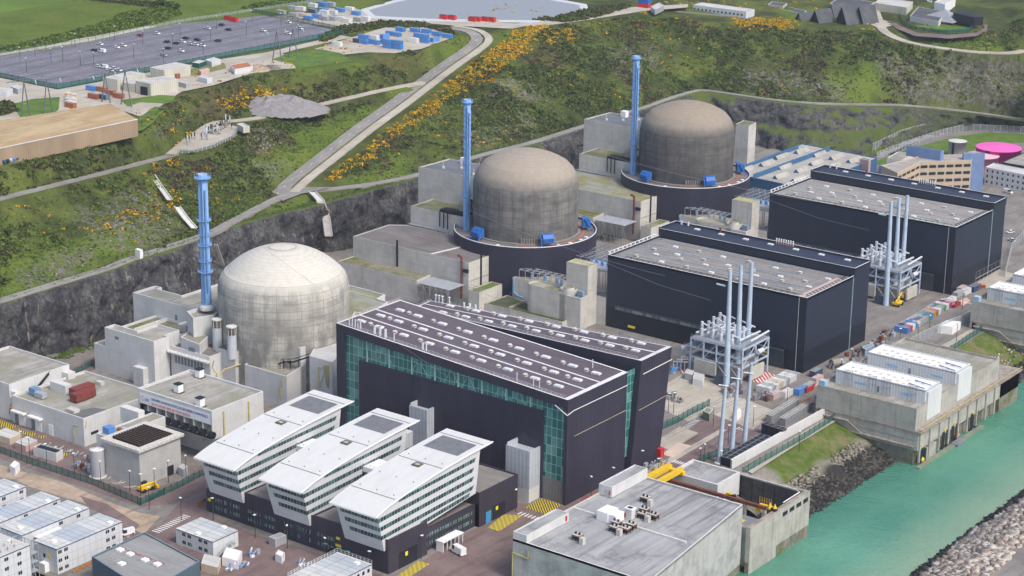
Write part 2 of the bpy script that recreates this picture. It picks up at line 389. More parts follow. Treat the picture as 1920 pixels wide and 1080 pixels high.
# smooth the facets a little away from the drop
for _ in range(2):
    sm = GZ.copy(); sm[1:-1, 1:-1] = (GZ[1:-1, 1:-1]*4+GZ[:-2, 1:-1]+GZ[2:, 1:-1]+GZ[1:-1, :-2]+GZ[1:-1, 2:])/8
    keep = (GZ > 2); GZ = np.where(keep & (np.abs(sm-GZ) < 1.2), sm, GZ)
_slope = np.hypot(*np.gradient(GZ, GS))
_P = np.stack([Xg.ravel(), Yg.ravel(), np.zeros(Xg.size)], 1)
_nz = fbm(_P, .045, 5, 3).reshape(GZ.shape)
HILL = (_slope > .12) & (GZ > 5)
_sm = np.clip((_slope-.08)/.25, 0, 1)
GZ = np.where(GZ > 5, GZ+_nz*1.7*_sm+fbm(_P, .2, 2, 9).reshape(GZ.shape)*.5*_sm, GZ)
# level benches under the roads
ROADW = [(R_CLIFF, 3.0), (R_MAIN, 8.5), (R_LOW, 3.0), (R_SEC, 3.0), (R_SUB, 3.4), (R_RIGHT, 4.2)]
ROADD = np.full(GZ.shape, 1e9); DMIN = np.full(GZ.shape, 1e9); LAND = GZ > 3
for r, hw in ROADW:
    for p in resample(r, 2.5):
        d = np.hypot(Xg-p.x, Yg-p.y); m = (d < hw+2.2) & (d < DMIN) & LAND & (GZ > 3)
        GZ[m] = p.z-.45; DMIN = np.minimum(DMIN, d); ROADD = np.minimum(ROADD, d-hw)
def ground_z(x, y):
    i = np.clip((x-GX0)/GS, 0, NX-1.001); j = np.clip((y-GY0)/GS, 0, NY-1.001)
    a = np.floor(i).astype(int); b = np.floor(j).astype(int); u = i-a; v = j-b
    return GZ[a, b]*(1-u)*(1-v)+GZ[a+1, b]*u*(1-v)+GZ[a, b+1]*(1-u)*v+GZ[a+1, b+1]*u*v
def gz(x, y): return float(ground_z(np.array([x]), np.array([y]))[0])
def inpoly(px, py, poly):
    r = np.zeros(px.shape, bool); n = len(poly)
    for i in range(n):
        x0, y0 = poly[i]; x1, y1 = poly[(i+1) % n]
        if y0 == y1: continue
        c = ((y0 > py) != (y1 > py)) & (px < (x1-x0)*(py-y0)/(y1-y0)+x0); r ^= c
    return r
def project(x, y, z):
    d = np.stack([x, y, z-CAM_H], -1); k = F_PX/(d@np.array(_fw)); return 960+d@np.array(RT)*k, 540-d@np.array(UP)*k
PXg, PYg = project(Xg, Yg, GZ)
# land cover from the photo, by outline: lush grass / dry or brown / bare rock
LUSH = [[(-200, -50), (740, -50), (700, 0), (330, 82), (170, 98), (0, 140), (-200, 200)], [(505, 118), (560, 95), (600, 92), (640, 115), (690, 118), (600, 133), (545, 138)],
        [(0, 480), (100, 450), (250, 430), (280, 460), (240, 480), (0, 560)], [(640, 340), (740, 290), (770, 300), (770, 330), (650, 355)], [(470, 290), (540, 250), (640, 215), (720, 190), (760, 160), (800, 160), (700, 235), (560, 330), (520, 350)],
        [(690, 110), (790, 95), (880, 65), (895, 85), (840, 115), (760, 140)], [(915, 70), (960, 55), (1010, 58), (930, 92)], [(1540, 150), (1660, 110), (1640, 200), (1550, 180)], [(250, 250), (300, 205), (318, 205), (280, 245), (260, 258)],
        [(1660, 60), (1720, 78), (1780, 90), (1830, 97), (1880, 95), (1870, 80), (1700, 66)], [(430, 425), (560, 388), (600, 372), (580, 366), (540, 372), (470, 402)], [(700, 200), (770, 165), (800, 160), (720, 220)], [(1450, 20), (1540, 10), (1560, 30), (1480, 40)], [(215, 130), (260, 120), (330, 130), (260, 155)]]
DRY = [[(330, 200), (420, 160), (480, 165), (430, 210), (370, 235)], [(960, 100), (1080, 95), (1080, 130), (1000, 130)], [(450, 245), (500, 240), (540, 270), (500, 290), (455, 275)], [(700, 110), (800, 95), (830, 110), (760, 140), (700, 140)], [(480, 155), (560, 150), (640, 145), (600, 165), (520, 170)], [(180, 130), (270, 130), (330, 150), (350, 175), (300, 205), (210, 190), (170, 160)]]
ROCK = [[(140, 410), (250, 350), (310, 370), (330, 440), (250, 475), (180, 450)], [(30, 505), (130, 455), (190, 470), (130, 525), (40, 540)], [(1370, 120), (1460, 130), (1600, 165), (1560, 190), (1400, 172)], [(1640, 100), (1920, 130), (1920, 215), (1760, 200), (1660, 150)], [(1120, 90), (1230, 80), (1250, 130), (1160, 140)], [(900, 150), (1010, 150), (1010, 190), (940, 200)], [(860, 250), (960, 200), (1050, 215), (1000, 255), (900, 280)], [(480, 290), (540, 300), (530, 330), (470, 330)]]
zone = np.zeros(GZ.shape+(4,)); zone[..., 3] = 1
jx = PXg+fbm(_P, .06, 3, 21).reshape(GZ.shape)*14; jy = PYg+fbm(_P, .06, 3, 31).reshape(GZ.shape)*8
for k, zs in enumerate((LUSH, DRY, ROCK)):
    for q in zs: zone[..., k][inpoly(jx, jy, q)] = 1.0
zone[..., 0][(GZ > 55.5) & (PYg < 60) & (PXg < 700)] = 1
def soften(a, n):
    for _ in range(n):
        b = a.copy(); b[1:-1, 1:-1] = (a[1:-1, 1:-1]*2+a[:-2, 1:-1]+a[2:, 1:-1]+a[1:-1, :-2]+a[1:-1, 2:])/6; a = b
    return a
for k in range(3): zone[..., k] = soften(zone[..., k], 2)
def hill_material():
    t = NT('hill_ground'); at = t.n('ShaderNodeAttribute', attribute_name='cover'); q = t.n('ShaderNodeSeparateColor'); t.l(at.outputs[0], q.inputs[0])
    p = t.pos(); n1 = t.noise(p, .05, 6, .65); n2 = t.noise(p, .35, 5, .7); n3 = t.noise(p, 1.6, 4, .7)
    scrub = t.mix(t.ramp(n1, [(.38, 0.0), (.62, 1.0)]), (.048, .064, .018), (.088, .088, .032)); scrub = t.mix(t.ramp(n2, [(.45, 0.0), (.65, .8)]), scrub, (.030, .036, .016))
    grass = t.mix(t.ramp(n2, [(.3, 0.0), (.7, 1.0)]), (.088, .150, .012), (.135, .185, .026)); grass = t.mix(t.ramp(n1, [(.45, 0.0), (.7, .6)]), grass, (.16, .165, .045))
    dry = t.mix(t.ramp(n2, [(.35, 0.0), (.65, 1.0)]), (.060, .045, .020), (.125, .098, .045))
    rock = t.mix(t.ramp(n2, [(.35, 0.0), (.62, 1.0)]), (.05, .048, .042), (.20, .185, .165))
    c = t.mix(t.ramp(t.math('ADD', n1, t.math('MULTIPLY', n3, .25)), [(.55, 0.0), (.75, .75)]), scrub, grass)
    c = t.mix(t.math('MULTIPLY', q.outputs[0], t.ramp(n1, [(.30, .55), (.55, 1.0)])), c, grass); c = t.mix(t.math('MULTIPLY', q.outputs[1], .8), c, dry)
    m = t.math('MULTIPLY', q.outputs[2], t.ramp(n2, [(.46, 0.0), (.56, 1.0)])); c = t.mix(m, c, rock)
    sl = t.n('ShaderNodeSeparateXYZ'); t.l(t.g.outputs['Normal'], sl.inputs[0]); st = t.ramp(sl.outputs[2], [(.45, 1.0), (.62, 0.0)])
    c = t.mix(t.math('MULTIPLY', st, t.ramp(n3, [(.4, 0.0), (.55, 1.0)])), c, rock)
    n4 = t.noise(p, .8, 5, .75); c = t.mix(t.ramp(n4, [(.50, 0.0), (.62, .55)]), c, (.040, .046, .018)); c = t.mix(t.ramp(n4, [(.34, .45), (.44, 0.0)]), c, (.17, .165, .055)); c = t.mix(.55, c, n3, 'OVERLAY'); t.bump(n4, .8, .8)
    return t.done(c, .95, 0, .1)
MATS['hill_ground'] = hill_material()
def grid_mesh(name, X, Y, Z, keep, mat, col=None, smooth=True):
    idx = np.arange(X.size).reshape(X.shape); a = idx[:-1, :-1]; b = idx[1:, :-1]; c = idx[1:, 1:]; d = idx[:-1, 1:]
    k = keep[:-1, :-1] & keep[1:, :-1] & keep[1:, 1:] & keep[:-1, 1:]
    F = np.stack([a[k], b[k], c[k], d[k]], 1); used = np.unique(F); re = np.full(X.size, -1); re[used] = np.arange(used.size); F = re[F]
    V = np.stack([X.ravel(), Y.ravel(), Z.ravel()], 1)[used]
    me = bpy.data.meshes.new(name); me.vertices.add(len(V)); me.vertices.foreach_set('co', V.ravel()); me.loops.add(F.size); me.loops.foreach_set('vertex_index', F.ravel().astype(np.int32))
    me.polygons.add(len(F)); me.polygons.foreach_set('loop_start', np.arange(0, F.size, 4, dtype=np.int32))
    if smooth: me.polygons.foreach_set('use_smooth', np.ones(len(F), bool))
    if col is not None:
        at = me.attributes.new('cover', 'FLOAT_COLOR', 'POINT'); at.data.foreach_set('color', col.reshape(-1, 4)[used].ravel())
    me.materials.append(mat); me.update(); me.validate(); o = bpy.data.objects.new(name, me); COL.objects.link(o); return o
o = grid_mesh('hillside', Xg, Yg, GZ, GZ > -3.0, MATS['hill_ground'], zone); o['kind'] = 'structure'
# fields beyond the surveyed hill, out to the skyline
fm = paint('far_field', (.11, .185, .016), .95, .35, .02)
mb = MB(); e = 57.0
mb.quad((-5000, -1500, e), (GX0+1, -1500, e), (GX0+1, 6000, e), (-5000, 6000, e)); mb.quad((GX0+1, GY0+GS*(NY-1)-1, e), (2500, GY0+GS*(NY-1)-1, e), (2500, 6000, e), (GX0+1, 6000, e))
mb.quad((GX0+1, -1500, e), (-690, -1500, e), (-690, 401, e), (GX0+1, 401, e)); mb.quad((-690, -1500, e), (-640, -1500, 27), (-640, 401, 27), (-690, 401, e))
mb.build('fields', fm, kind='structure')
# ------------------------------------------------------------------ cliff behind the platform
def cliff_material():
    t = NT('cliff_rock'); p = t.pos(); n1 = t.noise(t.pos(1, 1, .35), .12, 7, .68); n2 = t.noise(p, .7, 6, .75); s_ = t.noise(t.pos(1, 1, .06), .45, 5, .7)
    c = t.mix(t.ramp(n1, [(.36, 0.0), (.62, 1.0)]), (.034, .035, .040), (.130, .126, .124)); c = t.mix(t.ramp(n2, [(.40, .75), (.58, 0.0)]), c, (.014, .0145, .017))
    c = t.mix(t.ramp(s_, [(.60, 0.0), (.69, .8)]), c, (.30, .25, .19)); c = t.mix(t.ramp(n2, [(.62, 0.0), (.72, .7)]), c, (.34, .32, .30))
    sl = t.n('ShaderNodeSeparateXYZ'); t.l(t.g.outputs['Normal'], sl.inputs[0]); n3 = t.noise(p, .25, 5, .65)
    g = t.math('MULTIPLY', t.ramp(sl.outputs[2], [(.68, 0.0), (.85, 1.0)]), t.ramp(n3, [(.36, 0.0), (.5, 1.0)])); c = t.mix(g, c, (.085, .115, .018))
    at = t.n('ShaderNodeAttribute', attribute_name='cover'); q = t.n('ShaderNodeSeparateColor'); t.l(at.outputs[0], q.inputs[0])
    c = t.mix(t.math('MULTIPLY', q.outputs[0], t.ramp(n3, [(.40, 0.0), (.52, 1.0)])), c, (.055, .070, .020))
    t.bump(n2, .9, .7); return t.done(c, .92, 0, .2)
MATS['cliff_rock'] = cliff_material()
def along(pl, n, step=4):
    q = resample(pl, step); L = [0.0]
    for a, b in zip(q[:-1], q[1:]): L.append(L[-1]+(b-a).length)
    s = np.linspace(0, L[-1], n); P_ = np.array([tuple(p) for p in q]); return np.stack([np.interp(s, L, P_[:, k]) for k in range(3)], 1)
NC, NR = 620, 26
TT = along(CT, NC)
_cf = along(CF, 900)
# pair each top point with the closest foot point, monotone and smoothed
_fx = np.maximum.accumulate(project(_cf[:, 0], _cf[:, 1], _cf[:, 2])[0]); _tx = project(TT[:, 0], TT[:, 1], TT[:, 2])[0]; ii = np.interp(_tx, _fx, np.arange(900.))
ii = np.convolve(np.pad(ii, 15, 'edge'), np.ones(31)/31, 'valid'); FF = np.stack([np.interp(ii, np.arange(900), _cf[:, k]) for k in range(3)], 1)
v = np.linspace(0, 1, NR)
PXT, _ = project(TT[:, 0], TT[:, 1], TT[:, 2])
bench = np.clip((PXT-1330)/60, 0, 1)*np.clip((1740-PXT)/60, 0, 1)
hv = np.where(v < .40, .34*v/.40, np.where(v < .45, .34+.34*(v-.40)/.05, .68+.32*(v-.45)/.55))
H = v[None, :]*(1-bench[:, None])+hv[None, :]*bench[:, None]
CX = FF[:, None, 0]+(TT[:, None, 0]-FF[:, None, 0])*H; CY = FF[:, None, 1]+(TT[:, None, 1]-FF[:, None, 1])*H
CZ = -1.0+(TT[:, None, 2]+1.0)*v[None, :]
tan = np.gradient(TT[:, :2], axis=0); tan /= np.linalg.norm(tan, axis=1)[:, None]; nx_, ny_ = tan[:, 1], -tan[:, 0]
pp = np.stack([CX.ravel(), CY.ravel(), CZ.ravel()*.45], 1)
dsp = (fbm(pp, .07, 5, 41)*2.4+np.abs(fbm(pp, .22, 3, 51))*2.2+np.round(fbm(pp*np.array([1, 1, 2.2]), .16, 3, 81)*2)*.9+fbm(pp*np.array([1, 1, .3]), .5, 3, 61)*.9).reshape(CX.shape)
wgt = np.minimum(1, (1-v)*6)[None, :]*np.ones((NC, 1)); dsp = dsp*wgt
CX = CX+nx_[:, None]*dsp; CY = CY+ny_[:, None]*dsp; CZ = CZ+fbm(pp, .15, 2, 71).reshape(CX.shape)*.8*wgt
lip = []
for d_ in (1.0, 3.0, 5.5, 9.0): lip.append((TT[:, 0]-nx_*d_, TT[:, 1]-ny_*d_, TT[:, 2]-.02*d_-(.8 if d_ > 8 else 0)))
CX = np.concatenate([CX]+[l[0][:, None] for l in lip], 1); CY = np.concatenate([CY]+[l[1][:, None] for l in lip], 1); CZ = np.concatenate([CZ]+[l[2][:, None] for l in lip], 1)
cc = np.zeros(CX.shape+(4,)); cc[..., 3] = 1; cc[..., 0] = np.clip((PXT[:, None]-1660)/100, 0, 1)*.8
o = grid_mesh('cliff', CX, CY, CZ, np.ones(CX.shape, bool), MATS['cliff_rock'], cc, smooth=False); o['kind'] = 'structure'
# ------------------------------------------------------------------ platform, sea, banks
def asphalt(name, a, b, crack=(.05, .05, .05), light=(.3, .28, .25), amt=.5):
    t = NT(name); p = t.pos(); n1 = t.noise(p, .06, 6, .65); n2 = t.noise(p, .5, 5, .7); n3 = t.noise(t.pos(1, .12, 1), .35, 4, .6)
    c = t.mix(t.ramp(n1, [(.36, 0.0), (.64, 1.0)]), a, b); c = t.mix(t.ramp(n2, [(.52, 0.0), (.7, amt)]), c, light); c = t.mix(t.ramp(n3, [(.52, 0.0), (.66, amt*.8)]), c, crack)
    c = t.mix(.2, c, t.noise(p, 3.0, 3, .7), 'OVERLAY')
    MATS[name] = t.done(c, .9, 0, .15); return MATS[name]
asphalt('asphalt_grey', (.165, .150, .138), (.25, .228, .205), (.09, .085, .08), (.34, .30, .26), .5)
asphalt('asphalt_red', (.150, .105, .100), (.220, .160, .148), (.075, .058, .056), (.27, .21, .18), .55)
asphalt('dirt', (.30, .22, .155), (.45, .36, .27), (.17, .10, .085), (.55, .46, .36), .65)
asphalt('road_tar', (.215, .20, .185), (.30, .28, .255), (.15, .14, .13), (.38, .35, .31), .4)
asphalt('car_park_tar', (.125, .125, .145), (.165, .165, .185), (.10, .10, .11), (.22, .21, .22), .35)
asphalt('concrete_ground', (.36, .32, .26), (.47, .43, .36), (.24, .2, .15), (.55, .5, .43), .5)
SEA_X = -337.0
mb = MB(); PL = [(-640, 380), (-345, 380), (-345, 470), (SEA_X, 470), (SEA_X, 1250), (-470, 1250), (-470, 1190), (-500, 1165), (-524, 1130), (-518, 1060), (-585, 1044), (-612, 1010), (-640, 960), (-645, 700)]
mb.poly([(*p, 0) for p in PL]); mb.build('platform_ground', MATS['asphalt_grey'], kind='structure')
mb = MB(); mb.poly([(-345, 380, 0), (-345, 380, -14), (-345, 470, -14), (-345, 470, 0)]); mb.build('quay_wall', concrete('quay_concrete', (.30, .29, .26), (.10, .10, .08), (6, 3), .7, .6, .5), kind='structure')
def sea_material():
    t = NT('sea_water'); p = t.pos(1, 1, 1); q = t.n('ShaderNodeSeparateXYZ'); t.l(t.g.outputs['Position'], q.inputs[0])
    n = t.noise(t.pos(.5, 1, 1), .02, 4, .6); c = t.mix(t.ramp(n, [(.35, 0.0), (.7, 1.0)]), (.070, .235, .160), (.12, .32, .22))
    # suspended sand along the breakwater toe
    sd = t.math('ADD', t.math('MULTIPLY', q.outputs[0], .998), t.math('MULTIPLY', t.noise(p, .04, 5, .7), 16.0))
    c = t.mix(t.ramp(t.math('MULTIPLY_ADD', sd, 1/40.0, 285/40.0), [(.25, 0.0), (.85, .9)]), c, (.26, .36, .24))
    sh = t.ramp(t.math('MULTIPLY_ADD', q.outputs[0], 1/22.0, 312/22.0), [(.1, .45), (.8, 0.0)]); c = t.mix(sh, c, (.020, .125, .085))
    wv = t.noise(t.pos(.7, 1.5, 1), .55, 4, .65); w2 = t.noise(t.pos(1, 1, 1), .10, 3, .6)
    t.bump(t.math('ADD', wv, w2), .85, .8); return t.done(c, .18, 0, .4)
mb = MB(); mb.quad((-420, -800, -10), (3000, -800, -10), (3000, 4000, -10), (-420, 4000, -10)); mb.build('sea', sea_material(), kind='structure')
def bank_material():
    t = NT('bank_ground'); at = t.n('ShaderNodeAttribute', attribute_name='cover'); q = t.n('ShaderNodeSeparateColor'); t.l(at.outputs[0], q.inputs[0])
    p = t.pos(); n = t.noise(p, .3, 6, .7); n2 = t.noise(p, 1.8, 4, .7); n1 = t.noise(p, .09, 5, .65)
    gr = t.mix(t.ramp(n, [(.35, 0.0), (.65, 1.0)]), (.060, .105, .012), (.135, .165, .035)); gr = t.mix(t.ramp(n1, [(.5, 0.0), (.62, .85)]), gr, (.20, .165, .095))
    gv = t.mix(t.ramp(n2, [(.35, 0.0), (.65, 1.0)]), (.16, .15, .13), (.32, .29, .24))
    rk = t.mix(t.ramp(n2, [(.4, 0.0), (.66, 1.0)]), (.014, .014, .014), (.075, .066, .055))
    c = t.mix(q.outputs[0], gr, gv); c = t.mix(t.math('MULTIPLY_ADD', q.outputs[1], 1.0, 0.0), c, rk); t.bump(n2, .8, .5); return t.done(c, .9, 0, .2)
MATS['bank_ground'] = bank_material()
def bank(name, y0, y1, xt, xb, zt=-.05, zb=-12.0, gravel=None, rock=.5):
    ny = int((y1-y0)/1.0)+1; nx = 36; yy = np.linspace(y0, y1, ny); uu = np.linspace(0, 1, nx); U, Y = np.meshgrid(uu, yy, indexing='ij')
    P0 = np.stack([U.ravel()*30, Y.ravel(), np.zeros(U.size)], 1); n = fbm(P0, .08, 3, 5).reshape(U.shape)
    X = xt+(xb-xt)*U+n*1.5*np.sin(U*math.pi); prof = np.where(U < .5, U*.80, .40+(U-.5)*1.2)
    rk = np.clip((U+n*.10-rock)*12, 0, 1)
    Z = zt+(zb-zt)*prof+n*.5*np.minimum(1, U*6)+rk*fbm(P0, .55, 3, 15).reshape(U.shape)*.75
    col = np.zeros(U.shape+(4,)); col[..., 3] = 1; col[..., 1] = rk
    if gravel: col[..., 0] = np.clip((gravel-Y+n*4)/4, 0, 1)*np.clip((.45-U)*8, 0, 1)+np.clip((U-rock+.14+n*.08)*10, 0, 1)*.8
    o = grid_mesh(name, X, Y, Z, np.ones(U.shape, bool), MATS['bank_ground'], col, smooth=False); o['kind'] = 'structure'; return o
bank('shore_bank', 570, 668, SEA_X, -306.5, gravel=605, rock=.52); bank('shore_bank', 726, 828, SEA_X, -308, rock=.62)
def stones(name, n, xf, size, mat, seed, flat=.6):
    """loose armour stone: angular blocks, one mesh"""
    r = np.random.default_rng(seed); V = []; F = []
    cube = np.array([(-1, -1, -1), (1, -1, -1), (1, 1, -1), (-1, 1, -1), (-1, -1, 1), (1, -1, 1), (1, 1, 1), (-1, 1, 1)], float)
    fc = np.array([(0, 1, 5, 4), (1, 2, 6, 5), (2, 3, 7, 6), (3, 0, 4, 7), (4, 5, 6, 7)])
    pos = np.array([xf(r) for _ in range(n)]); k = cube[None]*(.6+.4*r.random((n, 8, 1)))*(size*(.45+r.random((n, 1, 1))))*np.array([1, .85, flat])
    a = r.random(n)*6.283; b = (r.random(n)-.5)*1.0; ca, sa, cb, sb = np.cos(a), np.sin(a), np.cos(b), np.sin(b)
    x = k[..., 0]*ca[:, None]-k[..., 1]*sa[:, None]; y = k[..., 0]*sa[:, None]+k[..., 1]*ca[:, None]; z = k[..., 2]
    y2 = y*cb[:, None]-z*sb[:, None]; z2 = y*sb[:, None]+z*cb[:, None]
    V = np.stack([x, y2, z2], -1)+pos[:, None, :]; F = (fc[None]+8*np.arange(n)[:, None, None]).reshape(-1, 4); V = V.reshape(-1, 3)
    me = bpy.data.meshes.new(name); me.vertices.add(len(V)); me.vertices.foreach_set('co', V.ravel()); me.loops.add(F.size); me.loops.foreach_set('vertex_index', F.ravel().astype(np.int32)); me.polygons.add(len(F)); me.polygons.foreach_set('loop_start', np.arange(0, F.size, 4, dtype=np.int32)); me.materials.append(mat); me.update(); me.validate()
    o = bpy.data.objects.new(name, me); COL.objects.link(o); o['kind'] = 'stuff'; return o
def island(name, stops, scale=None, rough=.9):
    """each stone or leaf clump takes its own tone"""
    t = NT(name); c = t.ramp(t.g.outputs['Random Per Island'], stops); n = t.noise(t.pos(), 1.2, 3, .7); c = t.mix(.3, c, n, 'OVERLAY'); MATS[name] = t.done(c, rough, 0, .15); return MATS[name]
island('dark_stone', [(0, (.015, .015, .015)), (.6, (.04, .037, .033)), (1, (.10, .09, .078))]); island('pale_stone', [(0, (.20, .165, .135)), (.5, (.36, .30, .255)), (1, (.52, .47, .42))]); island('tan_stone', [(0, (.10, .09, .07)), (1, (.33, .29, .23))])
def on_bank(y0, y1, u0, u1, xt=SEA_X, xb=-306.5):
    def f(r):
        u = u0+(u1-u0)*r.random(); y = y0+(y1-y0)*r.random(); pr = u*.8 if u < .5 else .4+(u-.5)*1.2; return (xt+(xb-xt)*u, y, -12*pr+.1)
    return f
stones('rock_armour', 2600, on_bank(570, 668, .58, 1.0), .75, MATS['dark_stone'], 1); stones('rock_armour', 350, on_bank(590, 650, .42, .60), .5, MATS['tan_stone'], 2)
stones('rock_armour', 1500, on_bank(735, 815, .68, 1.0), .8, MATS['dark_stone'], 3); stones('rock_armour', 120, on_bank(735, 815, .35, .6), .4, MATS['pale_stone'], 4)
# breakwater in the lower right corner
mb = MB(); pr = [(-264, -13), (-258, -8.5), (-251, -5.5), (-243, -3.2), (-226, -3.0), (-205, -3.0), (-200, 2.5), (-190, 2.5), (-170, -14)]
ys = np.linspace(380, 980, 61)
for a, b in zip(ys[:-1], ys[1:]):
    for i, ((x0, z0), (x1, z1)) in enumerate(zip(pr[:-1], pr[1:])): mb.quad((x0, a, z0), (x1, a, z1), (x1, b, z1), (x0, b, z0), 0 if i < 3 else 1)
mb.build('breakwater', [paint('breakwater_core', (.10, .09, .08), .95, .4, .3), MATS['asphalt_grey']], kind='structure')
def bwf(x0, x1):
    xs = [p[0] for p in pr]; zs = [p[1] for p in pr]
    def f(r):
        x = x0+(x1-x0)*r.random(); y = 480+260*r.random(); x = x+4*math.sin(y*.07)*.3; return (x, y, float(np.interp(x, xs, zs))+.15)
    return f
stones('rock_armour', 3300, bwf(-266, -257), .85, MATS['dark_stone'], 5); stones('rock_armour', 3600, bwf(-256.5, -235), 1.05, MATS['pale_stone'], 6)
# ------------------------------------------------------------------ hill roads
ribbon('cliff_road', R_CLIFF, 5.2, MATS['road_tar']); ribbon('cliff_road', R_LOW, lambda t: 4.6 if t < .45 else 3.6, MATS['road_tar']); ribbon('hill_road', R_SEC, 4.2, MATS['road_tar']); ribbon('substation_track', R_SUB, 4.6, MATS['concrete_ground'])
ribbon('main_road', offs(R_MAIN, 4.0), 7.0, MATS['road_tar'], .16); ribbon('verge_path', offs(R_MAIN, -3.2), 4.6, MATS['concrete_ground'], .13); ribbon('visitor_road', R_RIGHT, 6.2, MATS['concrete_ground'])
wl = paint('road_white', (.72, .71, .68), .7, .1)
mb = MB()
for r, hw in ((offs(R_MAIN, 4.0), 0),):
    q = resample(r, 3.0)
    for i in range(0, len(q)-1, 4):
        a, b = q[i], q[i+1]; d = (b-a).normalized(); n = Vector((-d.y, d.x, 0))*.12; u = Vector((0, 0, .22)); mb.quad(a-n+u, b-n+u, b+n+u, a+n+u)
mb.build('road_dashes', wl, kind='structure')
patch('road_junction', [(520, 372), (536, 357), (556, 352), (600, 352), (620, 352), (600, 358), (566, 364), (545, 372), (530, 378)], MATS['road_tar'], .35, 26.3)
# ================================================================== VEGETATION
def clumps(name, pos, rad, mat, seed, leaves=26, leaf=.34, flat=.62):
    """shrubs made of many small leaf faces spread over and through each crown: one mesh"""
    r = np.random.default_rng(seed); n = len(pos)
    if n == 0: return None
    d = r.normal(size=(n, leaves, 3)); d[..., 2] = np.abs(d[..., 2])*.9; d /= np.linalg.norm(d, axis=-1, keepdims=True)
    lump = 1+.28*np.sin(d[..., 0]*4+r.random((n, 1))*6)*np.cos(d[..., 1]*5+r.random((n, 1))*6)
    rr = rad[:, None]*lump*(.62+.42*r.random((n, leaves))); c = d*rr[..., None]; c[..., 2] *= flat; c += pos[:, None, :]
    nrm = d+r.normal(size=d.shape)*.55; nrm /= np.linalg.norm(nrm, axis=-1, keepdims=True)
    t1 = np.cross(nrm, r.normal(size=d.shape)); t1 /= np.linalg.norm(t1, axis=-1, keepdims=True)+1e-9; t2 = np.cross(nrm, t1)
    s = (leaf*rad[:, None]*(.55+.8*r.random((n, leaves))))[..., None]
    q = np.stack([c-t1*s-t2*s*.7, c+t1*s-t2*s*.5, c+t1*s*.7+t2*s*.7, c-t1*s*.6+t2*s*.8], 2).reshape(-1, 3)
    m = n*leaves; F = np.arange(m*4, dtype=np.int32)
    me = bpy.data.meshes.new(name); me.vertices.add(len(q)); me.vertices.foreach_set('co', q.ravel()); me.loops.add(m*4); me.loops.foreach_set('vertex_index', F); me.polygons.add(m); me.polygons.foreach_set('loop_start', F[::4].copy()); me.materials.append(mat); me.update()
    o = bpy.data.objects.new(name, me); COL.objects.link(o); o['kind'] = 'stuff'; return o
island('leaf_dark', [(0, (.026, .038, .010)), (.5, (.058, .080, .018)), (1, (.105, .130, .035))]); island('leaf_green', [(0, (.045, .075, .010)), (.5, (.090, .145, .018)), (1, (.15, .20, .04))])
island('leaf_brown', [(0, (.030, .024, .014)), (.5, (.075, .058, .032)), (1, (.13, .105, .06))]); island('gorse_yellow', [(0, (.06, .055, .012)), (.22, (.10, .08, .012)), (.5, (.52, .30, .008)), (1, (.74, .45, .02))])
island('reed_pale', [(0, (.10, .09, .06)), (.4, (.25, .22, .16)), (1, (.50, .46, .37))])
def scatter(n, seed, x0=-800, x1=-480, y0=420, y1=1260):
    r = np.random.default_rng(seed); x = x0+(x1-x0)*r.random(n); y = y0+(y1-y0)*r.random(n); z = ground_z(x, y)
    i = np.clip(((x-GX0)/GS).astype(int), 0, NX-1); j = np.clip(((y-GY0)/GS).astype(int), 0, NY-1)
    px, py = project(x, y, z); return r, x, y, z, _slope[i, j], ROADD[i, j], zone[i, j], px, py
GORSE = [[(600, 345), (640, 300), (707, 240), (748, 200), (802, 165), (850, 132), (895, 104), (945, 84), (1000, 90), (955, 120), (930, 146), (868, 172), (815, 206), (752, 248), (694, 300), (640, 330)], [(925, 88), (960, 60), (1010, 48), (1075, 52), (1080, 70), (1000, 78), (945, 92)], [(1030, 75), (1080, 58), (1075, 75), (1010, 90)],
    [(415, 190), (470, 158), (560, 168), (530, 178), (470, 190), (430, 215)], [(300, 232), (340, 222), (330, 262), (300, 268)], [(1370, 40), (1410, 28), (1490, 38), (1485, 50), (1430, 58), (1375, 52)], [(1800, 285), (1850, 262), (1925, 262), (1925, 275), (1860, 275), (1805, 295)], [(330, 262), (360, 240), (380, 238), (335, 282)], [(430, 262), (452, 250), (445, 266)], [(280, 300), (330, 295), (335, 310), (290, 320)], [(140, 430), (330, 350), (345, 390), (200, 440)]]
def veg(n, seed, dens, rad, mat, name, leaves=26, leaf=.34, flat=.62, minslope=.13, lim=1.3, zoff=0.0):
    r, x, y, z, sl, rd, zn, px, py = scatter(n, seed); P3 = np.stack([x, y, z*0], 1)
    ok = (z > 1.5) & (rd > lim) & (px > -120) & (px < 2040) & (py > -60) & dens(r, P3, sl, zn, px, py)
    if minslope: ok &= (sl > minslope)
    x, y, z, s = x[ok], y[ok], z[ok], rad[0]+(rad[1]-rad[0])*r.random(ok.sum())**1.6
    return clumps(name, np.stack([x, y, z-s*.12+zoff], 1), s, mat, seed+1, leaves, leaf, flat)
def fz(P3, sc, seed): return fbm(P3, sc, 3, seed)
veg(95000, 101, lambda r, P, sl, zn, px, py: (fz(P, .035, 5)+fz(P, .16, 6)*.55-zn[:, 0]*1.2-zn[:, 2]*.4 > .10) & (r.random(len(px)) < .8), (.7, 2.3), MATS['leaf_dark'], 'scrub', 22)
veg(70000, 103, lambda r, P, sl, zn, px, py: (fz(P, .04, 15)+fz(P, .2, 16)*.5-zn[:, 0]*.5 > .16) & (r.random(len(px)) < .6), (.5, 1.7), MATS['leaf_green'], 'scrub', 20)
veg(60000, 105, lambda r, P, sl, zn, px, py: (fz(P, .04, 25)+zn[:, 1]*1.1-zn[:, 0] > .42) & (r.random(len(px)) < .8), (.6, 2.0), MATS['leaf_brown'], 'bramble', 22)
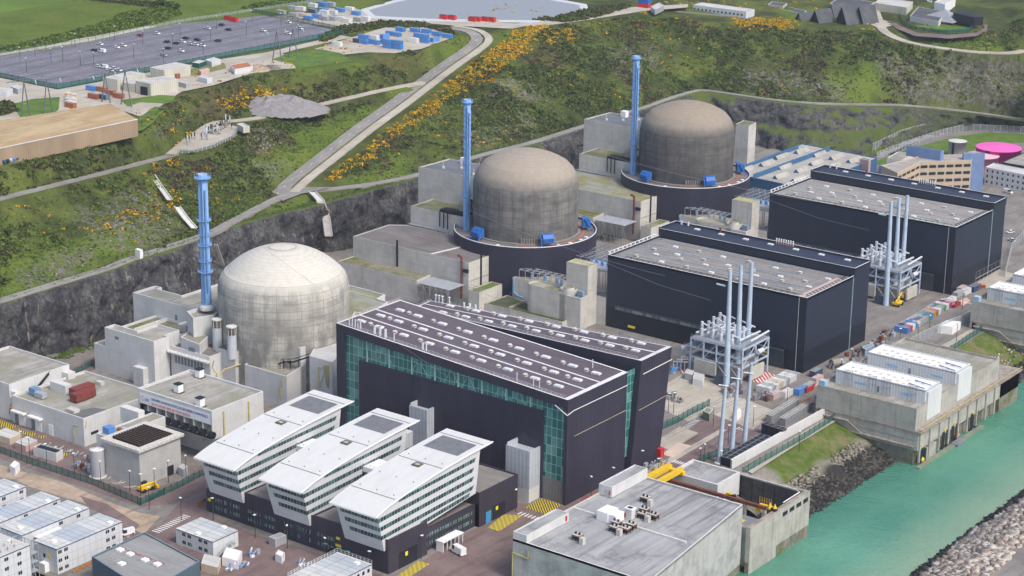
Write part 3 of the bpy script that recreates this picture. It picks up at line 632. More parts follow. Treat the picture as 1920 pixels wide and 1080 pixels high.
veg(150000, 113, lambda r, P, sl, zn, px, py: (r.random(len(px)) < .55) & (fz(P, .09, 55) > -.5), (.3, .85), MATS['leaf_green'], 'scrub', 9, .5, .7)
veg(90000, 115, lambda r, P, sl, zn, px, py: (r.random(len(px)) < .5) & (fz(P, .07, 57) > -.1), (.3, .8), MATS['leaf_brown'], 'bramble', 9, .5, .7)
def gd(r, P, sl, zn, px, py):
    jx = px+fz(P, .12, 35)*9; jy = py+fz(P, .12, 36)*6; k = np.zeros(px.shape)
    for i, q in enumerate(GORSE): k[inpoly(jx, jy, q)] = (.95, .9, .9, .7, .35, .8, .35, .5, .8, .6, .22)[i]
    k = np.maximum(k, .03*(fz(P, .06, 37) > .2)); return (fz(P, .18, 38) > -.6) & (r.random(len(px)) < k)
veg(210000, 107, gd, (.6, 1.5), MATS['gorse_yellow'], 'gorse', 24, .30, .6, 0.0, .6)
veg(110000, 109, lambda r, P, sl, zn, px, py: inpoly(px+fz(P, .1, 45)*6, py, [(458, 248), (482, 236), (510, 246), (535, 262), (520, 275), (490, 292), (462, 280)]) & (r.random(len(px)) < .9), (.5, 1.2), MATS['reed_pale'], 'reeds', 24, .22, 1.1)
veg(60000, 111, lambda r, P, sl, zn, px, py: (zn[:, 2] > .35) & (r.random(len(px)) < .35), (.35, .9), MATS['tan_stone'], 'scree', 7, .6, .7)
# hedgerows and thickets on the plateau, by photo outline
def thicket(outl, n, seed, mat, rad, z=57.0, leaves=30, name='hedge'):
    r = np.random.default_rng(seed); w_ = np.array([XY(a, b, z) for a, b in outl]); lo, hi = w_.min(0), w_.max(0); p = lo+(hi-lo)*r.random((n, 2)); p = p[inpoly(p[:, 0], p[:, 1], [tuple(q) for q in w_])]
    zz = ground_z(p[:, 0], p[:, 1]); s = rad[0]+(rad[1]-rad[0])*r.random(len(p)); return clumps(name, np.stack([p[:, 0], p[:, 1], zz+s*.15], 1), s, mat, seed, leaves, .3, .75)
for i, (q, n) in enumerate((([(0, 92), (60, 80), (100, 70), (175, 52), (200, 44), (230, 28), (285, 20), (330, 18), (338, 28), (300, 42), (230, 56), (150, 72), (95, 84), (0, 101)], 2600), ([(130, 0), (215, 0), (265, 8), (320, 10), (322, 16), (290, 17), (230, 9)], 900), ([(480, 12), (560, 0), (600, -6), (610, 0), (520, 14), (450, 18)], 500), ([(600, 70), (640, 52), (720, 42), (790, 44), (848, 58), (850, 66), (800, 52), (720, 52), (650, 62), (606, 80)], 2200), ([(1000, 38), (1040, 34), (1090, 22), (1170, 8), (1180, 14), (1110, 36), (1060, 42)], 500), ([(0, 190), (20, 196), (30, 210), (0, 218)], 200))):
    thicket(q, n, 200+i, MATS['leaf_green'] if i in (0, 2) else MATS['leaf_dark'], (1.1, 2.3)); thicket(q, n//2, 230+i, MATS['leaf_dark'] if i in (0, 2) else MATS['leaf_brown'], (.9, 2.0))
# grass tufts and weeds along the foot of the cliff and on the shore bank
def strip_veg(name, pts, width, n, mat, rad, seed):
    r = np.random.default_rng(seed); q = np.array([tuple(p) for p in resample(pts, 1.0)]); k = q[r.integers(0, len(q), n)]; off = r.normal(size=(n, 2))*width; s = rad[0]+(rad[1]-rad[0])*r.random(n)
    clumps(name, np.stack([k[:, 0]+off[:, 0], k[:, 1]+off[:, 1], k[:, 2]], 1), s, mat, seed, 16, .35, .4)
strip_veg('weeds', [p+Vector((-3.5, 0, .1)) for p in CT[1:12]], .9, 900, MATS['leaf_green'], (.3, .8), 301)
strip_veg('weeds', pts_px([(105, 672, .1), (140, 658, .1), (172, 645, .1)]), 1.6, 220, MATS['leaf_green'], (.4, .9), 303)
def tree(px, py, z, h, cr, label, seed, name='tree', lean=0.0):
    p = W(px, py, z); p.z = gz(p.x, p.y); r = random.Random(seed); t = thing(name, label, 'tree', p)
    m = MB(); top = p+Vector((lean, 0, h*.75)); m.tube(p-Vector((0, 0, .3)), p+Vector((lean*.3, 0, h*.4)), h*.035, 6, 0, h*.026); m.tube(p+Vector((lean*.3, 0, h*.4)), top, h*.026, 6, 0, h*.01)
    for i in range(5):
        a = r.random()*6.28; b = p+Vector((lean*.3, 0, h*(.35+.1*i*.5))); m.tube(b, b+Vector((math.cos(a)*cr*.7, math.sin(a)*cr*.7, h*.22)), h*.014, 5, 0, h*.005)
    m.build('trunk', paint('bark', (.08, .065, .05), .95, .3, 2), t)
    g = np.random.default_rng(seed); n = 34; c = g.normal(size=(n, 3)); c /= np.linalg.norm(c, axis=1, keepdims=True); c *= (g.random((n, 1))**.5)*np.array([cr, cr, h*.30]); c += np.array([p.x+lean, p.y, p.z+h*.68])
    o = clumps('crown', c, cr*(.22+.2*g.random(n)), MATS['leaf_green' if seed % 2 else 'leaf_dark'], seed, 40, .3, .8); del o['kind']
    o.data.transform(Matrix.Translation(-p)); o.parent = t; return t
tree(301, 16, 57, 6.5, 3.2, 'lone wind-bent tree with a bare stem at the field hedge end', 41, lean=.8); tree(319, 19, 57, 4.2, 1.8, 'small round tree next to the lone tree on the field edge', 42); tree(333, 22, 57, 4.5, 2.0, 'small dark tree at the bend of the field track', 44)
# ================================================================== THIRD UNIT (near, pale dome)
def WY(px, py, Y):
    d = _fw+RT*((px-960)/F_PX)-UP*((py-540)/F_PX); t = Y/d.y; return Vector((d.x*t, Y, CAM_H+d.z*t))
def WX(px, py, X):
    d = _fw+RT*((px-960)/F_PX)-UP*((py-540)/F_PX); t = X/d.x; return Vector((X, d.y*t, CAM_H+d.z*t))
C_NEW = concrete('concrete_new', (.62, .62, .61), (.32, .32, .315), (6, 3.2), .32, .84, .28); C_OLD = concrete('concrete_old', (.58, .56, .51), (.24, .22, .19), (5, 2.7), .42, .72, .36)
C_EDGE = paint('coping_pale', (.62, .60, .57), .8, .15, .6); C_EDGE_OLD = paint('coping_old', (.34, .29, .25), .9, .35, .5, dirt=(.13, .10, .075))
R_GREY = roofing('roof_grey', (.30, .285, .25), (.40, .38, .34), axis=1, moss=(.255, .245, .185)); R_DARK = roofing('roof_dark', (.165, .15, .145), (.22, .20, .19), axis=0, stain=(.09, .08, .07)); R_MOSS = roofing('roof_moss', (.20, .19, .13), (.28, .26, .19), moss=(.105, .125, .025))
R_BLUE = roofing('roof_slate', (.125, .135, .155), (.165, .175, .19), amt=.2); R_GREEN = roofing('roof_greenish', (.25, .26, .21), (.34, .34, .28), moss=(.23, .21, .07)); R_PALE = roofing('roof_pale', (.46, .455, .44), (.56, .55, .53), amt=.25)
M_BLACK = paint('black_steel', (.015, .018, .025), .6, .2); M_YPIPE = paint('yellow_pipe', (.50, .43, .14), .6, .2); M_STEEL = paint('galvanised', (.45, .47, .50), .45, .15, 1.0, metal=.3); M_WHITE = paint('white_paint', (.78, .78, .77), .55, .08); M_LOUVRE = paint('louvre_grey', (.20, .215, .23), .6, .2, 3)
M_DGLASS = paint('dark_glass', (.020, .030, .038), .15, .4, .6, spec=.5); M_RED = paint('red_paint', (.52, .03, .025), .5, .12); M_YEL = paint('yellow_paint', (.72, .46, .02), .5, .1); M_BLUE = paint('blue_paint', (.03, .17, .52), .5, .12); M_RUST = paint('rust_brown', (.17, .055, .035), .85, .35, .8)
def block(root, pts, z0, z1, wall=None, roof=None, cop=None, par=.9, th=.45, name='walls'):
    wall = wall or C_NEW; roof = roof or R_GREY; cop = cop or C_EDGE
    n = len(pts); pts = ccw(pts); ins = inset(pts, th); m = MB()
    for i in range(n):
        j = (i+1) % n; A, B = pts[i], pts[j]; I, J = ins[i], ins[j]
        m.quad((*A, z0), (*B, z0), (*B, z1), (*A, z1), 0); m.quad((*A, z1), (*B, z1), (*J, z1), (*I, z1), 1); m.quad((*I, z1), (*J, z1), (*J, z1-par-.02), (*I, z1-par-.02), 0)
    m.build(name, [wall, cop], root)
    r = MB(); r.poly([(*p, z1-par) for p in ins]); r.build('roof', roof, root)
def building(name, label, cat, pts, z0, z1, wall=None, roof=None, cop=None, par=.9, group=None, th=.45):
    cx = sum(p[0] for p in pts)/len(pts); cy = sum(p[1] for p in pts)/len(pts); t = thing(name, label, cat, (cx, cy, z0), group=group); block(t, pts, z0, z1, wall, roof, cop, par, th); return t
def part(root, name, mat, fn, smooth=False):
    m = MB(); fn(m); return m.build(name, mat, root, smooth)
def dome_material(name, base, dark, cap, R, z0, zc, gridz=2.6, griddeg=24, stain=.7, lo=None):
    """poured containment shell: tendon ribs, lift joints, run-off stains; cap weathered differently"""
    t = NT(name); q = t.n('ShaderNodeSeparateXYZ'); t.l(t.n('ShaderNodeTexCoord').outputs['Object'], q.inputs[0])
    ang = t.math('ARCTAN2', q.outputs[1], q.outputs[0]); u = t.math('MULTIPLY', ang, R); cb = t.n('ShaderNodeCombineXYZ'); t.l(u, cb.inputs[0]); t.l(q.outputs[2], cb.inputs[1])
    def nz(su, sv, sc, d=6, r=.65):
        mp = t.n('ShaderNodeMapping'); mp.inputs['Scale'].default_value = (su, sv, 1); t.l(cb.outputs[0], mp.inputs[0]); return t.noise(mp.outputs[0], sc, d, r)
    br = t.brick(cb.outputs[0], 1.0, .9, .42, 2*math.pi*R/griddeg, gridz, ms=.10); c = t.mix(.75, base, br, 'MULTIPLY')
    fine = t.brick(cb.outputs[0], 1.0, .92, .8, 2*math.pi*R/griddeg/3, gridz/2, ms=.05); c = t.mix(.8, c, fine, 'MULTIPLY')
    s1 = nz(1, .14, .30); s2 = nz(.35, 1.0, .22); s3 = nz(1, .5, .11)
    c = t.mix(t.ramp(s2, [(.44, 0.0), (.66, stain)]), c, dark); c = t.mix(t.ramp(s1, [(.48, 0.0), (.70, stain)]), c, dark)
    c = t.mix(t.ramp(s1, [(.30, .45), (.42, 0.0)]), c, tuple(min(1, x*1.35) for x in base))
    zz = q.outputs[2]
    if lo: c = t.mix(t.math('MULTIPLY', t.ramp(t.math('MULTIPLY_ADD', zz, 1/14.0, -lo/14.0), [(0, 1.0), (1, 0.0)]), t.ramp(s3, [(.40, 0.0), (.55, .9)])), c, dark)
    cn = t.noise(t.pos(), .5, 5, .65); capc = t.mix(t.ramp(cn, [(.35, 0.0), (.7, .5)]), cap, tuple(x*.72 for x in cap))
    rg = t.math('SINE', t.math('MULTIPLY', zz, 7.5)); capc = t.mix(1.0, capc, t.math('MULTIPLY_ADD', rg, .035, 1.0), 'MULTIPLY')
    jag = t.math('MULTIPLY_ADD', s1, 6.0, -3.0); c = t.mix(t.ramp(t.math('MULTIPLY_ADD', t.math('ADD', zz, jag), 1/5.0, -(zc-2.5)/5.0), [(0, 0.0), (1, 1.0)]), c, capc)
    return t.done(c, .93, 0, .12)
EX, EY = -531.5, 562.5
t = thing('reactor_building', 'pale concrete reactor dome with a low cap, nearest of the three domes', 'reactor building', (EX, EY, 0))
dm = dome_material('shell_pale', (.54, .515, .455), (.19, .185, .175), (.57, .54, .475), 25.7, 0, 42.5, 3.1, 34, .62, lo=22); MATS[dm.name] = dm
part(t, 'shell', dm, lambda m: m.lathe(EX, EY, [(25.7, 0), (25.7, 20), (25.7, 30), (25.7, 36), (25.55, 38.2), (25.1, 40.2), (24.3, 42), (22.9, 43.6)], 96), True)
Rs = 31.9
part(t, 'cap', dome_material('cap_pale', (.57, .54, .475), (.42, .40, .35), (.575, .545, .48), 25.7, 0, 30, 1.2, 60, .3), lambda m: m.lathe(EX, EY, [(22.9, 43.6), (22.75, 43.75)]+[(Rs*math.sin(a), 53.2-Rs+Rs*math.cos(a)) for a in np.linspace(math.asin(22.6/Rs), 0.001, 18)], 96), True)
part(t, 'cap_ring', paint('ring_tan', (.47, .42, .34), .9, .2), lambda m: m.lathe(EX, EY, [(5.7, 52.80), (5.6, 52.92), (5.0, 52.98), (4.9, 52.90)], 48))
# chimneys: blue stacks with service rings
M_STACK = paint('stack_blue', (.20, .37, .66), .5, .14, .25, dirt=(.13, .24, .45)); M_STACKD = paint('stack_blue_dark', (.13, .26, .50), .5, .15)
def stack(name, label, base, r, ztop, rings, strake=True):
    x, y, z = base; t = thing(name, label, 'chimney', base)
    part(t, 'flue', [M_STACK, paint('stack_lip', (.55, .42, .30), .8, .1)], lambda m: (m.lathe(x, y, [(r*1.06, z), (r*1.06, z+6), (r, z+7), (r, ztop), (r*.8, ztop), (r*.75, ztop-2)], 20, mats=[0, 0, 0, 1, 0])), True)
    def gal(m, zz, rr, h=1.1):
        m.lathe(x, y, [(r*.98, zz-.5), (rr, zz), (rr, zz+.15), (r*.98, zz+.15)], 20); m.lathe(x, y, [(rr, zz+h), (rr+.06, zz+h+.12), (rr, zz+h+.2)], 20)
        for i in range(12): a = i*math.pi/6; m.tube((x+rr*math.cos(a), y+rr*math.sin(a), zz), (x+rr*math.cos(a), y+rr*math.sin(a), zz+h+.1), .06, 4)
    for zz, k in rings: part(t, 'gallery', M_STACK, lambda m: gal(m, zz, r*k))
    if strake:
        def st(m):
            for s in range(3):
                N = 60; L = [(x+(r+.05)*math.cos(s*2.09+i*.30), y+(r+.05)*math.sin(s*2.09+i*.30), ztop-4-(ztop-z)*.36*i/N*1.0) for i in range(N)]
                for a, b in zip(L[:-1], L[1:]): m.tube(a, b, .16, 4)
        part(t, 'helical_strake', M_STACKD, st)
    part(t, 'ladder', M_STACKD, lambda m: (m.box(x+r*.55, x+r*.55+.5, y-r-.25, y-r+.1, z+2, ztop-3), m.box(x+r*.95, x+r*1.15, y-r*.7, y-r*.3, z+6, ztop-6)))
    return t
b = W(387.5, 573, 28); zt = ZA(b.x, b.y, 326)
st3 = stack('chimney', 'light blue ringed chimney next to the pale low-capped dome', tuple(b), 1.9, zt, [(zt-1.6, 1.75), (ZA(b.x, b.y, 413), 1.5), (ZA(b.x, b.y, 440), 1.3), (ZA(b.x, b.y, 459), 1.5), (ZA(b.x, b.y, 489), 1.4), (ZA(b.x, b.y, 509), 1.6)], False)
part(st3, 'plinth', C_EDGE, lambda m: m.lathe(b.x, b.y, [(2.9, 26.5), (2.9, 27.6), (2.2, 28.6), (1.9, 28.6)], 20))
# rear auxiliary block
f_, l_, r_ = W(365, 580, 24), W(250, 548, 24), W(290, 536, 24)
t = building('concrete_building', 'L-shaped grey concrete block with parapet left behind the ringed blue chimney', 'building', [(l_.x, f_.y), (-556, f_.y), (-556, 578), (-583, 578), (-583, 557), (-597, 557), (-597, 559.5), (l_.x, 559.5)], 0, 24)
part(t, 'door', M_LOUVRE, lambda m: m.box(-577, -575.6, f_.y-.05, f_.y, 17, 19.5))
# block carrying the chimney
t = building('concrete_pedestal', 'narrow white-walled concrete block under the ringed blue chimney', 'building', [(-560.5, 538), (-552.5, 533.5), (-549, 541.5), (-552, 549), (-560.5, 552)], 0, 26.6, par=1.4)
# fuel building
Y0 = 519.4
t = building('fuel_building', 'tall blank grey concrete block with a stepped roof, left of the near dome', 'building', [(-587.7, Y0), (-560, Y0), (-560, 527.5), (-562.4, 527.5), (-562.4, 535.5), (-574.5, 535.5), (-574.5, 524.5), (-587.7, 524.5)], 0, 19.05)
part(t, 'buttress', [C_NEW, C_EDGE], lambda m: m.prism([(-569.5, Y0-2.6), (-563.8, Y0-2.6), (-563.8, Y0), (-569.5, Y0)], 0, 7.5, 0, 1))
part(t, 'vent', M_LOUVRE, lambda m: m.box(-582, -579.8, Y0-.06, Y0, 15.4, 16.6))
t2 = building('side_wing', 'low narrow concrete wing on the cliff side of the tall blank block', 'building', [(-594.3, Y0), (-587.75, Y0), (-587.75, 531), (-594.3, 531)], 0, 11.1)
# rear court of low roofs between the fuel building and the chimney
l_ = W(248, 612, 16); t = building('low_building', 'mossy flat roof court between the tall blank block and the chimney block', 'building', [(-587.7, 528), (-574.7, 528), (-574.7, 535.7), (-562, 535.7), (-562, 547), (-587.7, 547)], 0, 17.2, roof=R_MOSS)
part(t, 'cross_wall', [C_EDGE], lambda m: m.box(-581, -580.3, 528.5, 546.5, 16.3, 17.6)); part(t, 'roof_box', [C_OLD], lambda m: m.box(-568, -563.5, 540, 544.5, 16.3, 19.3))
t = building('plant_room', 'small concrete plant room with louvres and a railing near the steel stair', 'plant room', [XY(374, 646, 19), XY(338.5, 632, 19), XY(355, 620, 19), XY(390.5, 630.5, 19)], 0, 19.0, par=.3)
cx0 = W(374, 646, 19)
part(t, 'louvre', M_LOUVRE, lambda m: [m.box(WY(353+k*3, 640, cx0.y).x, WY(355.4+k*3, 640, cx0.y).x, cx0.y-.08, cx0.y+.05, 14.2, 16.8) for k in range(4)])
# safeguard block with a row of tall louvres
p0, p1 = W(320, 655.5, 13.5), W(401, 674, 13.5); yl = p0.y
t = building('louvred_building', 'concrete building with a row of nine tall louvres below a walkway', 'building', rect(p0.x, p1.x, yl, yl+16), 0, 15.2, roof=R_DARK, par=.6)
part(t, 'louvre', M_LOUVRE, lambda m: [m.box(p0.x+2.2+i*1.75, p0.x+3.4+i*1.75, yl-.08, yl+.1, 8.7, 12.4) for i in range(9)])
part(t, 'canopy', [C_OLD, C_EDGE], lambda m: m.box(p0.x-.5, p1.x+.6, yl-2.2, yl, 12.9, 13.5, 0, 1)); part(t, 'handrail', M_STEEL, lambda m: [m.tube((p0.x+i*2, yl-2.1, 13.5), (p0.x+i*2, yl-2.1, 14.6), .05, 4) for i in range(13)])
part(t, 'gas_pipe', M_YPIPE, lambda m: m.path([WY(401, 676, yl-.3), WY(398, 690, yl-.3), WY(406, 700, yl-.3), WY(403, 718, yl-.3)], .22))
part(t, 'roof_deck', [R_DARK, C_EDGE], lambda m: m.prism([(p0.x+.5, yl+16.02), (-533, yl+16.02), (-533, 536), (-556, 536), (-556, 528)], 14, 14.9, 1, 0))
p2 = W(440, 660, 17)
t = building('concrete_annex', 'pale concrete annex with a stained flat roof and a bent yellow gas pipe', 'building', [XY(441, 662, 16.5), XY(404, 651, 16.5), XY(432, 638, 16.5), XY(480, 641, 16.5)], 0, 16.5, roof=R_MOSS, par=.4)
ya = W(441, 662, 16.5).y; xa = W(441, 662, 16.5).x
part(t, 'gas_pipe', M_YPIPE, lambda m: m.path([WX(486, 656, xa+.4), WX(459, 668, xa+.4), WX(455, 682, xa+.4), WX(440, 686, xa+.4), WX(420, 693, xa+.4), WX(407, 706, xa+.4)], .28))
part(t, 'louvre', M_LOUVRE, lambda m: [m.quad(WX(461+i*4.2, 670-i*2, xa+.07), WX(464+i*4.2, 668.6-i*2, xa+.07), WX(464+i*4.2, 676-i*2, xa+.07), WX(461+i*4.2, 677.5-i*2, xa+.07)) for i in range(4)])
pA = [XY(537, 706, 12.5), XY(458.5, 683, 12.5), XY(470, 677, 12.5), XY(512, 676, 12.5), XY(570, 684, 12.5)]
t = building('concrete_annex', 'low pale concrete block with a tan roof in front of the near dome', 'building', pA, 0, 12.5, roof=R_GREY)
part(t, 'gas_pipe', M_YPIPE, lambda m: m.path([WY(529, 710, W(537, 706, 12.5).y-.3)]+[WY(x, y, W(537, 706, 12.5).y-.3) for x, y in ((529, 720), (526, 727), (526, 742))], .25))
pB = [XY(563, 652, 20), XY(517, 639.5, 20), XY(536, 628, 20), XY(594, 643, 20)]
t = building('concrete_annex', 'smooth grey concrete tower block with a pale flat roof against the near dome', 'building', pB, 0, 20, roof=R_PALE, par=.35)
pC = [XY(623, 679, 18.5), XY(580, 667, 18.5), XY(597, 640, 18.5), XY(650, 618, 18.5), XY(672, 625, 18.5)]
t = building('concrete_annex', 'wide concrete block with yellow pipes between the near dome and the glass-fronted hall', 'building', pC, 0, 18.5, roof=R_PALE, par=.3)
yc = W(623, 679, 18.5).y
part(t, 'gas_pipe', M_YPIPE, lambda m: ([m.path([WY(608+i*2.6, 684, yc-.25), WY(608+i*2.6, 700, yc-.25), WY(601 if i == 0 else 608+i*2.6, 718, yc-.25), WY(598 if i == 0 else 615, 728, yc-.25)], .16) for i in range(4)], m.path([WY(597, 726, yc-.25), WY(597, 688, yc-.25), WY(607, 690, yc-.25)], .16)))
# low flat roofs right of the dome
t = building('low_building', 'low roof with a stepped parapet wedged right of the near dome', 'building', [XY(666, 585, 18), XY(652, 608, 18), XY(640, 560, 18), XY(654, 534, 18), XY(722, 552, 18), XY(708, 560, 18), XY(728, 566, 18), XY(690, 590, 18)], 0, 18, roof=R_GREEN, par=.7)
# inspection turrets against the shell
for px, py, lb in ((422, 632, 'left of two round vent turrets with dark slots at the foot of the near dome'), (452, 640, 'right of two round vent turrets with dark slots at the foot of the near dome')):
    p = Vector((-543.8, 537.7, 14)) if px == 422 else Vector((-533.2, 534.9, 14)); t = thing('vent_turret', lb, 'vent', p, group='round vent turrets by the near dome')
    part(t, 'drum', M_WHITE if False else paint('turret_grey', (.50, .52, .55), .6, .12), lambda m: m.lathe(p.x, p.y, [(1.9, 14), (1.9, 23.6)], 20)); part(t, 'louvre_ring', paint('turret_slots', (.12, .10, .09), .8, .3), lambda m: m.lathe(p.x, p.y, [(1.78, 23.6), (1.78, 26.6)], 20))
    part(t, 'mullion', C_EDGE, lambda m: [m.tube((p.x+1.85*math.cos(k*.785), p.y+1.85*math.sin(k*.785), 23.6), (p.x+1.85*math.cos(k*.785), p.y+1.85*math.sin(k*.785), 26.6), .14, 4) for k in range(8)]); part(t, 'cap', C_EDGE, lambda m: m.lathe(p.x, p.y, [(1.9, 26.6), (2.1, 26.6), (2.1, 27.0), (0.01, 27.3)], 20))
# black steel stair tower
p = W(392, 625, 15); t = thing('stair_tower', 'black steel stair tower under the ringed blue chimney', 'stair tower', p)
def strs(m):
    x0, x1, y0, y1 = p.x-3, p.x+3.2, p.y-1.6, p.y+1.6
    for x in (x0, x0+3, x1):
        for y in (y0, y1): m.tube((x, y, 14), (x, y, 25), .17, 4)
    for z in (15.5, 18.5, 21.5, 24.5): m.box(x0, x1, y0, y1, z, z+.18)
    for z in (15.5, 18.5, 21.5): m.tube((x0, y0, z), (x1, y0, z+3), .2, 4); m.tube((x1, y0, z), (x0+3, y0, z+3), .14, 4); m.tube((x0, y1, z+3), (x1, y1, z), .14, 4)
part(t, 'frame', M_BLACK, strs); part(t, 'duct', M_BLACK, lambda m: m.path([(p.x-2, p.y, 21), (p.x+1.5, p.y+1, 24.5), (p.x+3.5, p.y+1.5, 24.5), (p.x+3.6, p.y+1.5, 15)], .6, 8))
# external black stair on the annexes
t = thing('steel_stair', 'black steel stair crossing the roof between two pale concrete annexes', 'stair', W(545, 690, 13))
def stt(m):
    a, b, c, d = W(518, 684, 13), W(532, 678, 14.5), W(545, 680, 14.5), W(578, 669, 18)
    for u, v in ((a, b), (b, c), (c, d)): 
        for o in (Vector((0, 0, 0)), Vector((.5, 1.2, 0))): m.tube(u+o, v+o, .28, 4); m.tube(u+o+Vector((0, 0, 1.2)), v+o+Vector((0, 0, 1.2)), .09, 4)
    for q in (W(525, 681, 14), b, c, W(560, 675, 16)): m.tube(q, q+Vector((0, 0, -3)), .15, 4); m.tube(q, q+Vector((0, 0, 1.2)), .08, 4)
part(t, 'flight', M_BLACK, stt)
# ================================================================== TURBINE HALL OF THE THIRD UNIT
CL_DARK = cladding('clad_aubergine', (.034, .030, .050), 1.1, .45, .18, joint=11.0, jcol=.75); R_PURP = roofing('roof_purple', (.105, .086, .102), (.128, .106, .124), axis=0, stain=(.085, .07, .083), amt=.5); C_WEB = paint('gutter_white', (.66, .64, .63), .7, .1)
GL_HALL = glazing('glass_green', (.024, .130, .125), (.24, .44, .41), 2.1, 3.3, .10, (.15, .36, .32), .2)
HX0, HX1, HY0, HY1 = -471.0, -368.3, 525.5, 561.0
def zr(x): return 43.7-(x-HX0)/(HX1-HX0)*5.6
t = thing('turbine_hall', 'dark aubergine turbine hall with a green glass front and a split sloping roof', 'turbine hall', (-420, 550, 0)); H3 = t
def wl(m):
    for x0, x1 in ((HX0, -467.2), (-369.6, HX1)):    # corner piers
        m.prism(rect(x0, x1, HY0, HY0+3), 0, [zr(x0)-.2, zr(x1)-.2, zr(x1)-.2, zr(x0)-.2])
    m.quad((HX1, HY0+3, 0), (HX1, HY1, 0), (HX1, HY1, zr(HX1)-.2), (HX1, HY0+3, zr(HX1)-.2)); m.quad((HX0, HY1, 0), (HX0, HY0+3, 0), (HX0, HY0+3, zr(HX0)-.2), (HX0, HY1, zr(HX0)-.2)); m.quad((HX1, HY1, 0), (HX0, HY1, 0), (HX0, HY1, zr(HX0)-.2), (HX1, HY1, zr(HX1)-.2))
part(t, 'walls', CL_DARK, wl)
part(t, 'front_panel', CL_DARK, lambda m: m.box(-460.5, -378.4, HY0+.1, HY0+1.2, 0, 31.7))
part(t, 'fascia', CL_DARK, lambda m: (m.add([(HX0, HY0-.05, zr(HX0)-3.2), (HX1, HY0-.05, zr(HX1)-3.3), (HX1, HY0-.05, zr(HX1)-.25), (HX0, HY0-.05, zr(HX0)-.25), (HX0, HY0+1, zr(HX0)-3.2), (HX1, HY0+1, zr(HX1)-3.3)], [(0, 1, 2, 3), (0, 4, 5, 1)]), m.box(HX1-.02, HX1+.12, HY0-.05, HY1, zr(HX1)-4.2, zr(HX1)-.25)))
part(t, 'glazing', GL_HALL, lambda m: (m.quad((-467.2, HY0+.9, 0), (-460.4, HY0+.9, 0), (-460.4, HY0+.9, zr(-460)-3), (-467.2, HY0+.9, zr(-467)-3)), m.quad((-460.4, HY0+.9, 31.5), (-378.4, HY0+.9, 31.5), (-378.4, HY0+.9, zr(-378)-3), (-460.4, HY0+.9, zr(-460)-3)), m.quad((-378.4, HY0+.9, 8), (-369.5, HY0+.9, 8), (-369.5, HY0+.9, zr(-369)-3), (-378.4, HY0+.9, zr(-378)-3))))
part(t, 'brace', paint('brace_pale', (.33, .52, .48), .5, .1), lambda m: [(m.tube((x, HY0+.7, zr(x)-9), (x+3.2, HY0+.7, zr(x)-3.5), .09, 4), m.tube((x+3.2, HY0+.7, zr(x)-3.5), (x+6.4, HY0+.7, zr(x)-9), .09, 4)) for x in (-452, -436, -421.5, -414, -400, -392)]+[m.tube((x, HY0+.75, 31.6), (x, HY0+.75, zr(x)-3), .28, 4) for x in np.arange(-457, -380, 10.4)])
part(t, 'gate', [paint('gate_grey', (.17, .165, .175), .5, .12), paint('gate_rib', (.25, .245, .25), .5, .1)], lambda m: (m.box(-378.4, -369.5, HY0+.5, HY0+1, 0, 8), [m.box(-377.4+i*1.25, -377.3+i*1.25, HY0+.44, HY0+.52, 2.2, 7.6, 1) for i in range(7)]))
part(t, 'roof', [R_PURP, C_WEB], lambda m: (m.quad((HX0+.9, HY0+.6, zr(HX0)-.12), (HX1-1.6, HY0+.6, zr(HX1)-.12), (HX1-1.6, HY1-.6, zr(HX1)-.12), (HX0+.9, HY1-.6, zr(HX0)-.12)), [m.quad((a, c, zr(a)), (b, c, zr(b)), (b, d, zr(b)), (a, d, zr(a)), 1) for a, b, c, d in ((HX0, HX1, HY0-.2, HY0+.6), (HX0, HX1, HY1-.6, HY1+.2), (HX0, HX0+.9, HY0+.6, HY1-.6), (HX1-1.6, HX1+.2, HY0+.6, HY1-.6))], [m.quad((HX0+.9, y-.42, zr(HX0)-.06), (HX1-1.6, y-.42, zr(HX1)-.06), (HX1-1.6, y+.42, zr(HX1)-.06), (HX0+.9, y+.42, zr(HX0)-.06), 1) for y in (537.8, 546.8)]))
M_SKY = paint('skylight_white', (.70, .69, .68), .4, .1); M_VENT = paint('vent_stone', (.50, .48, .44), .8, .2)
def skylights(root, xs, y, zf, w=3.4, d=1.7):
    for i, x in enumerate(xs):
        z = zf(x); part(root, 'skylight', M_SKY, lambda m: (m.box(x-w/2, x+w/2, y-d/2, y+d/2, z-.1, z+.45), m.prism([(x-w/2+.2, y-d/2+.2), (x+w/2-.2, y-d/2+.2), (x+w/2-.2, y+d/2-.2), (x-w/2+.2, y+d/2-.2)], z+.45, z+.6)))
        if i: part(root, 'roof_vent', [M_VENT, M_BLACK], lambda m: (m.box(x-5.0, x-3.4, y-.8, y+.8, z-.1, z+.35), m.lathe(x-4.2, y, [(.5, z+.35), (.5, z+.6), (.95, z+.7), (.7, z+1.05), (.01, z+1.1)], 8, mats=[1, 0, 0, 0])))
XS = [HX0+s for s in (5.5, 14, 25.5, 37.2, 48.8, 60.4, 72, 83.6, 93.5)]
for y in (533.0, 542.4, 552.0): skylights(H3, [x+(y-533)*.12 for x in XS], y, zr)
def rail(m, pts, h=1.1, step=2.0):
    for a, b in zip(pts[:-1], pts[1:]):
        a = Vector(a); b = Vector(b); n = max(1, int((b-a).length/step))
        for k in (h, h*.5): m.tube(a+Vector((0, 0, k)), b+Vector((0, 0, k)), .05, 3)
        for i in range(n+1): p = a.lerp(b, i/n); m.tube(p, p+Vector((0, 0, h)), .05, 3)
M_RAIL = paint('rail_grey', (.55, .54, .55), .5, .1)
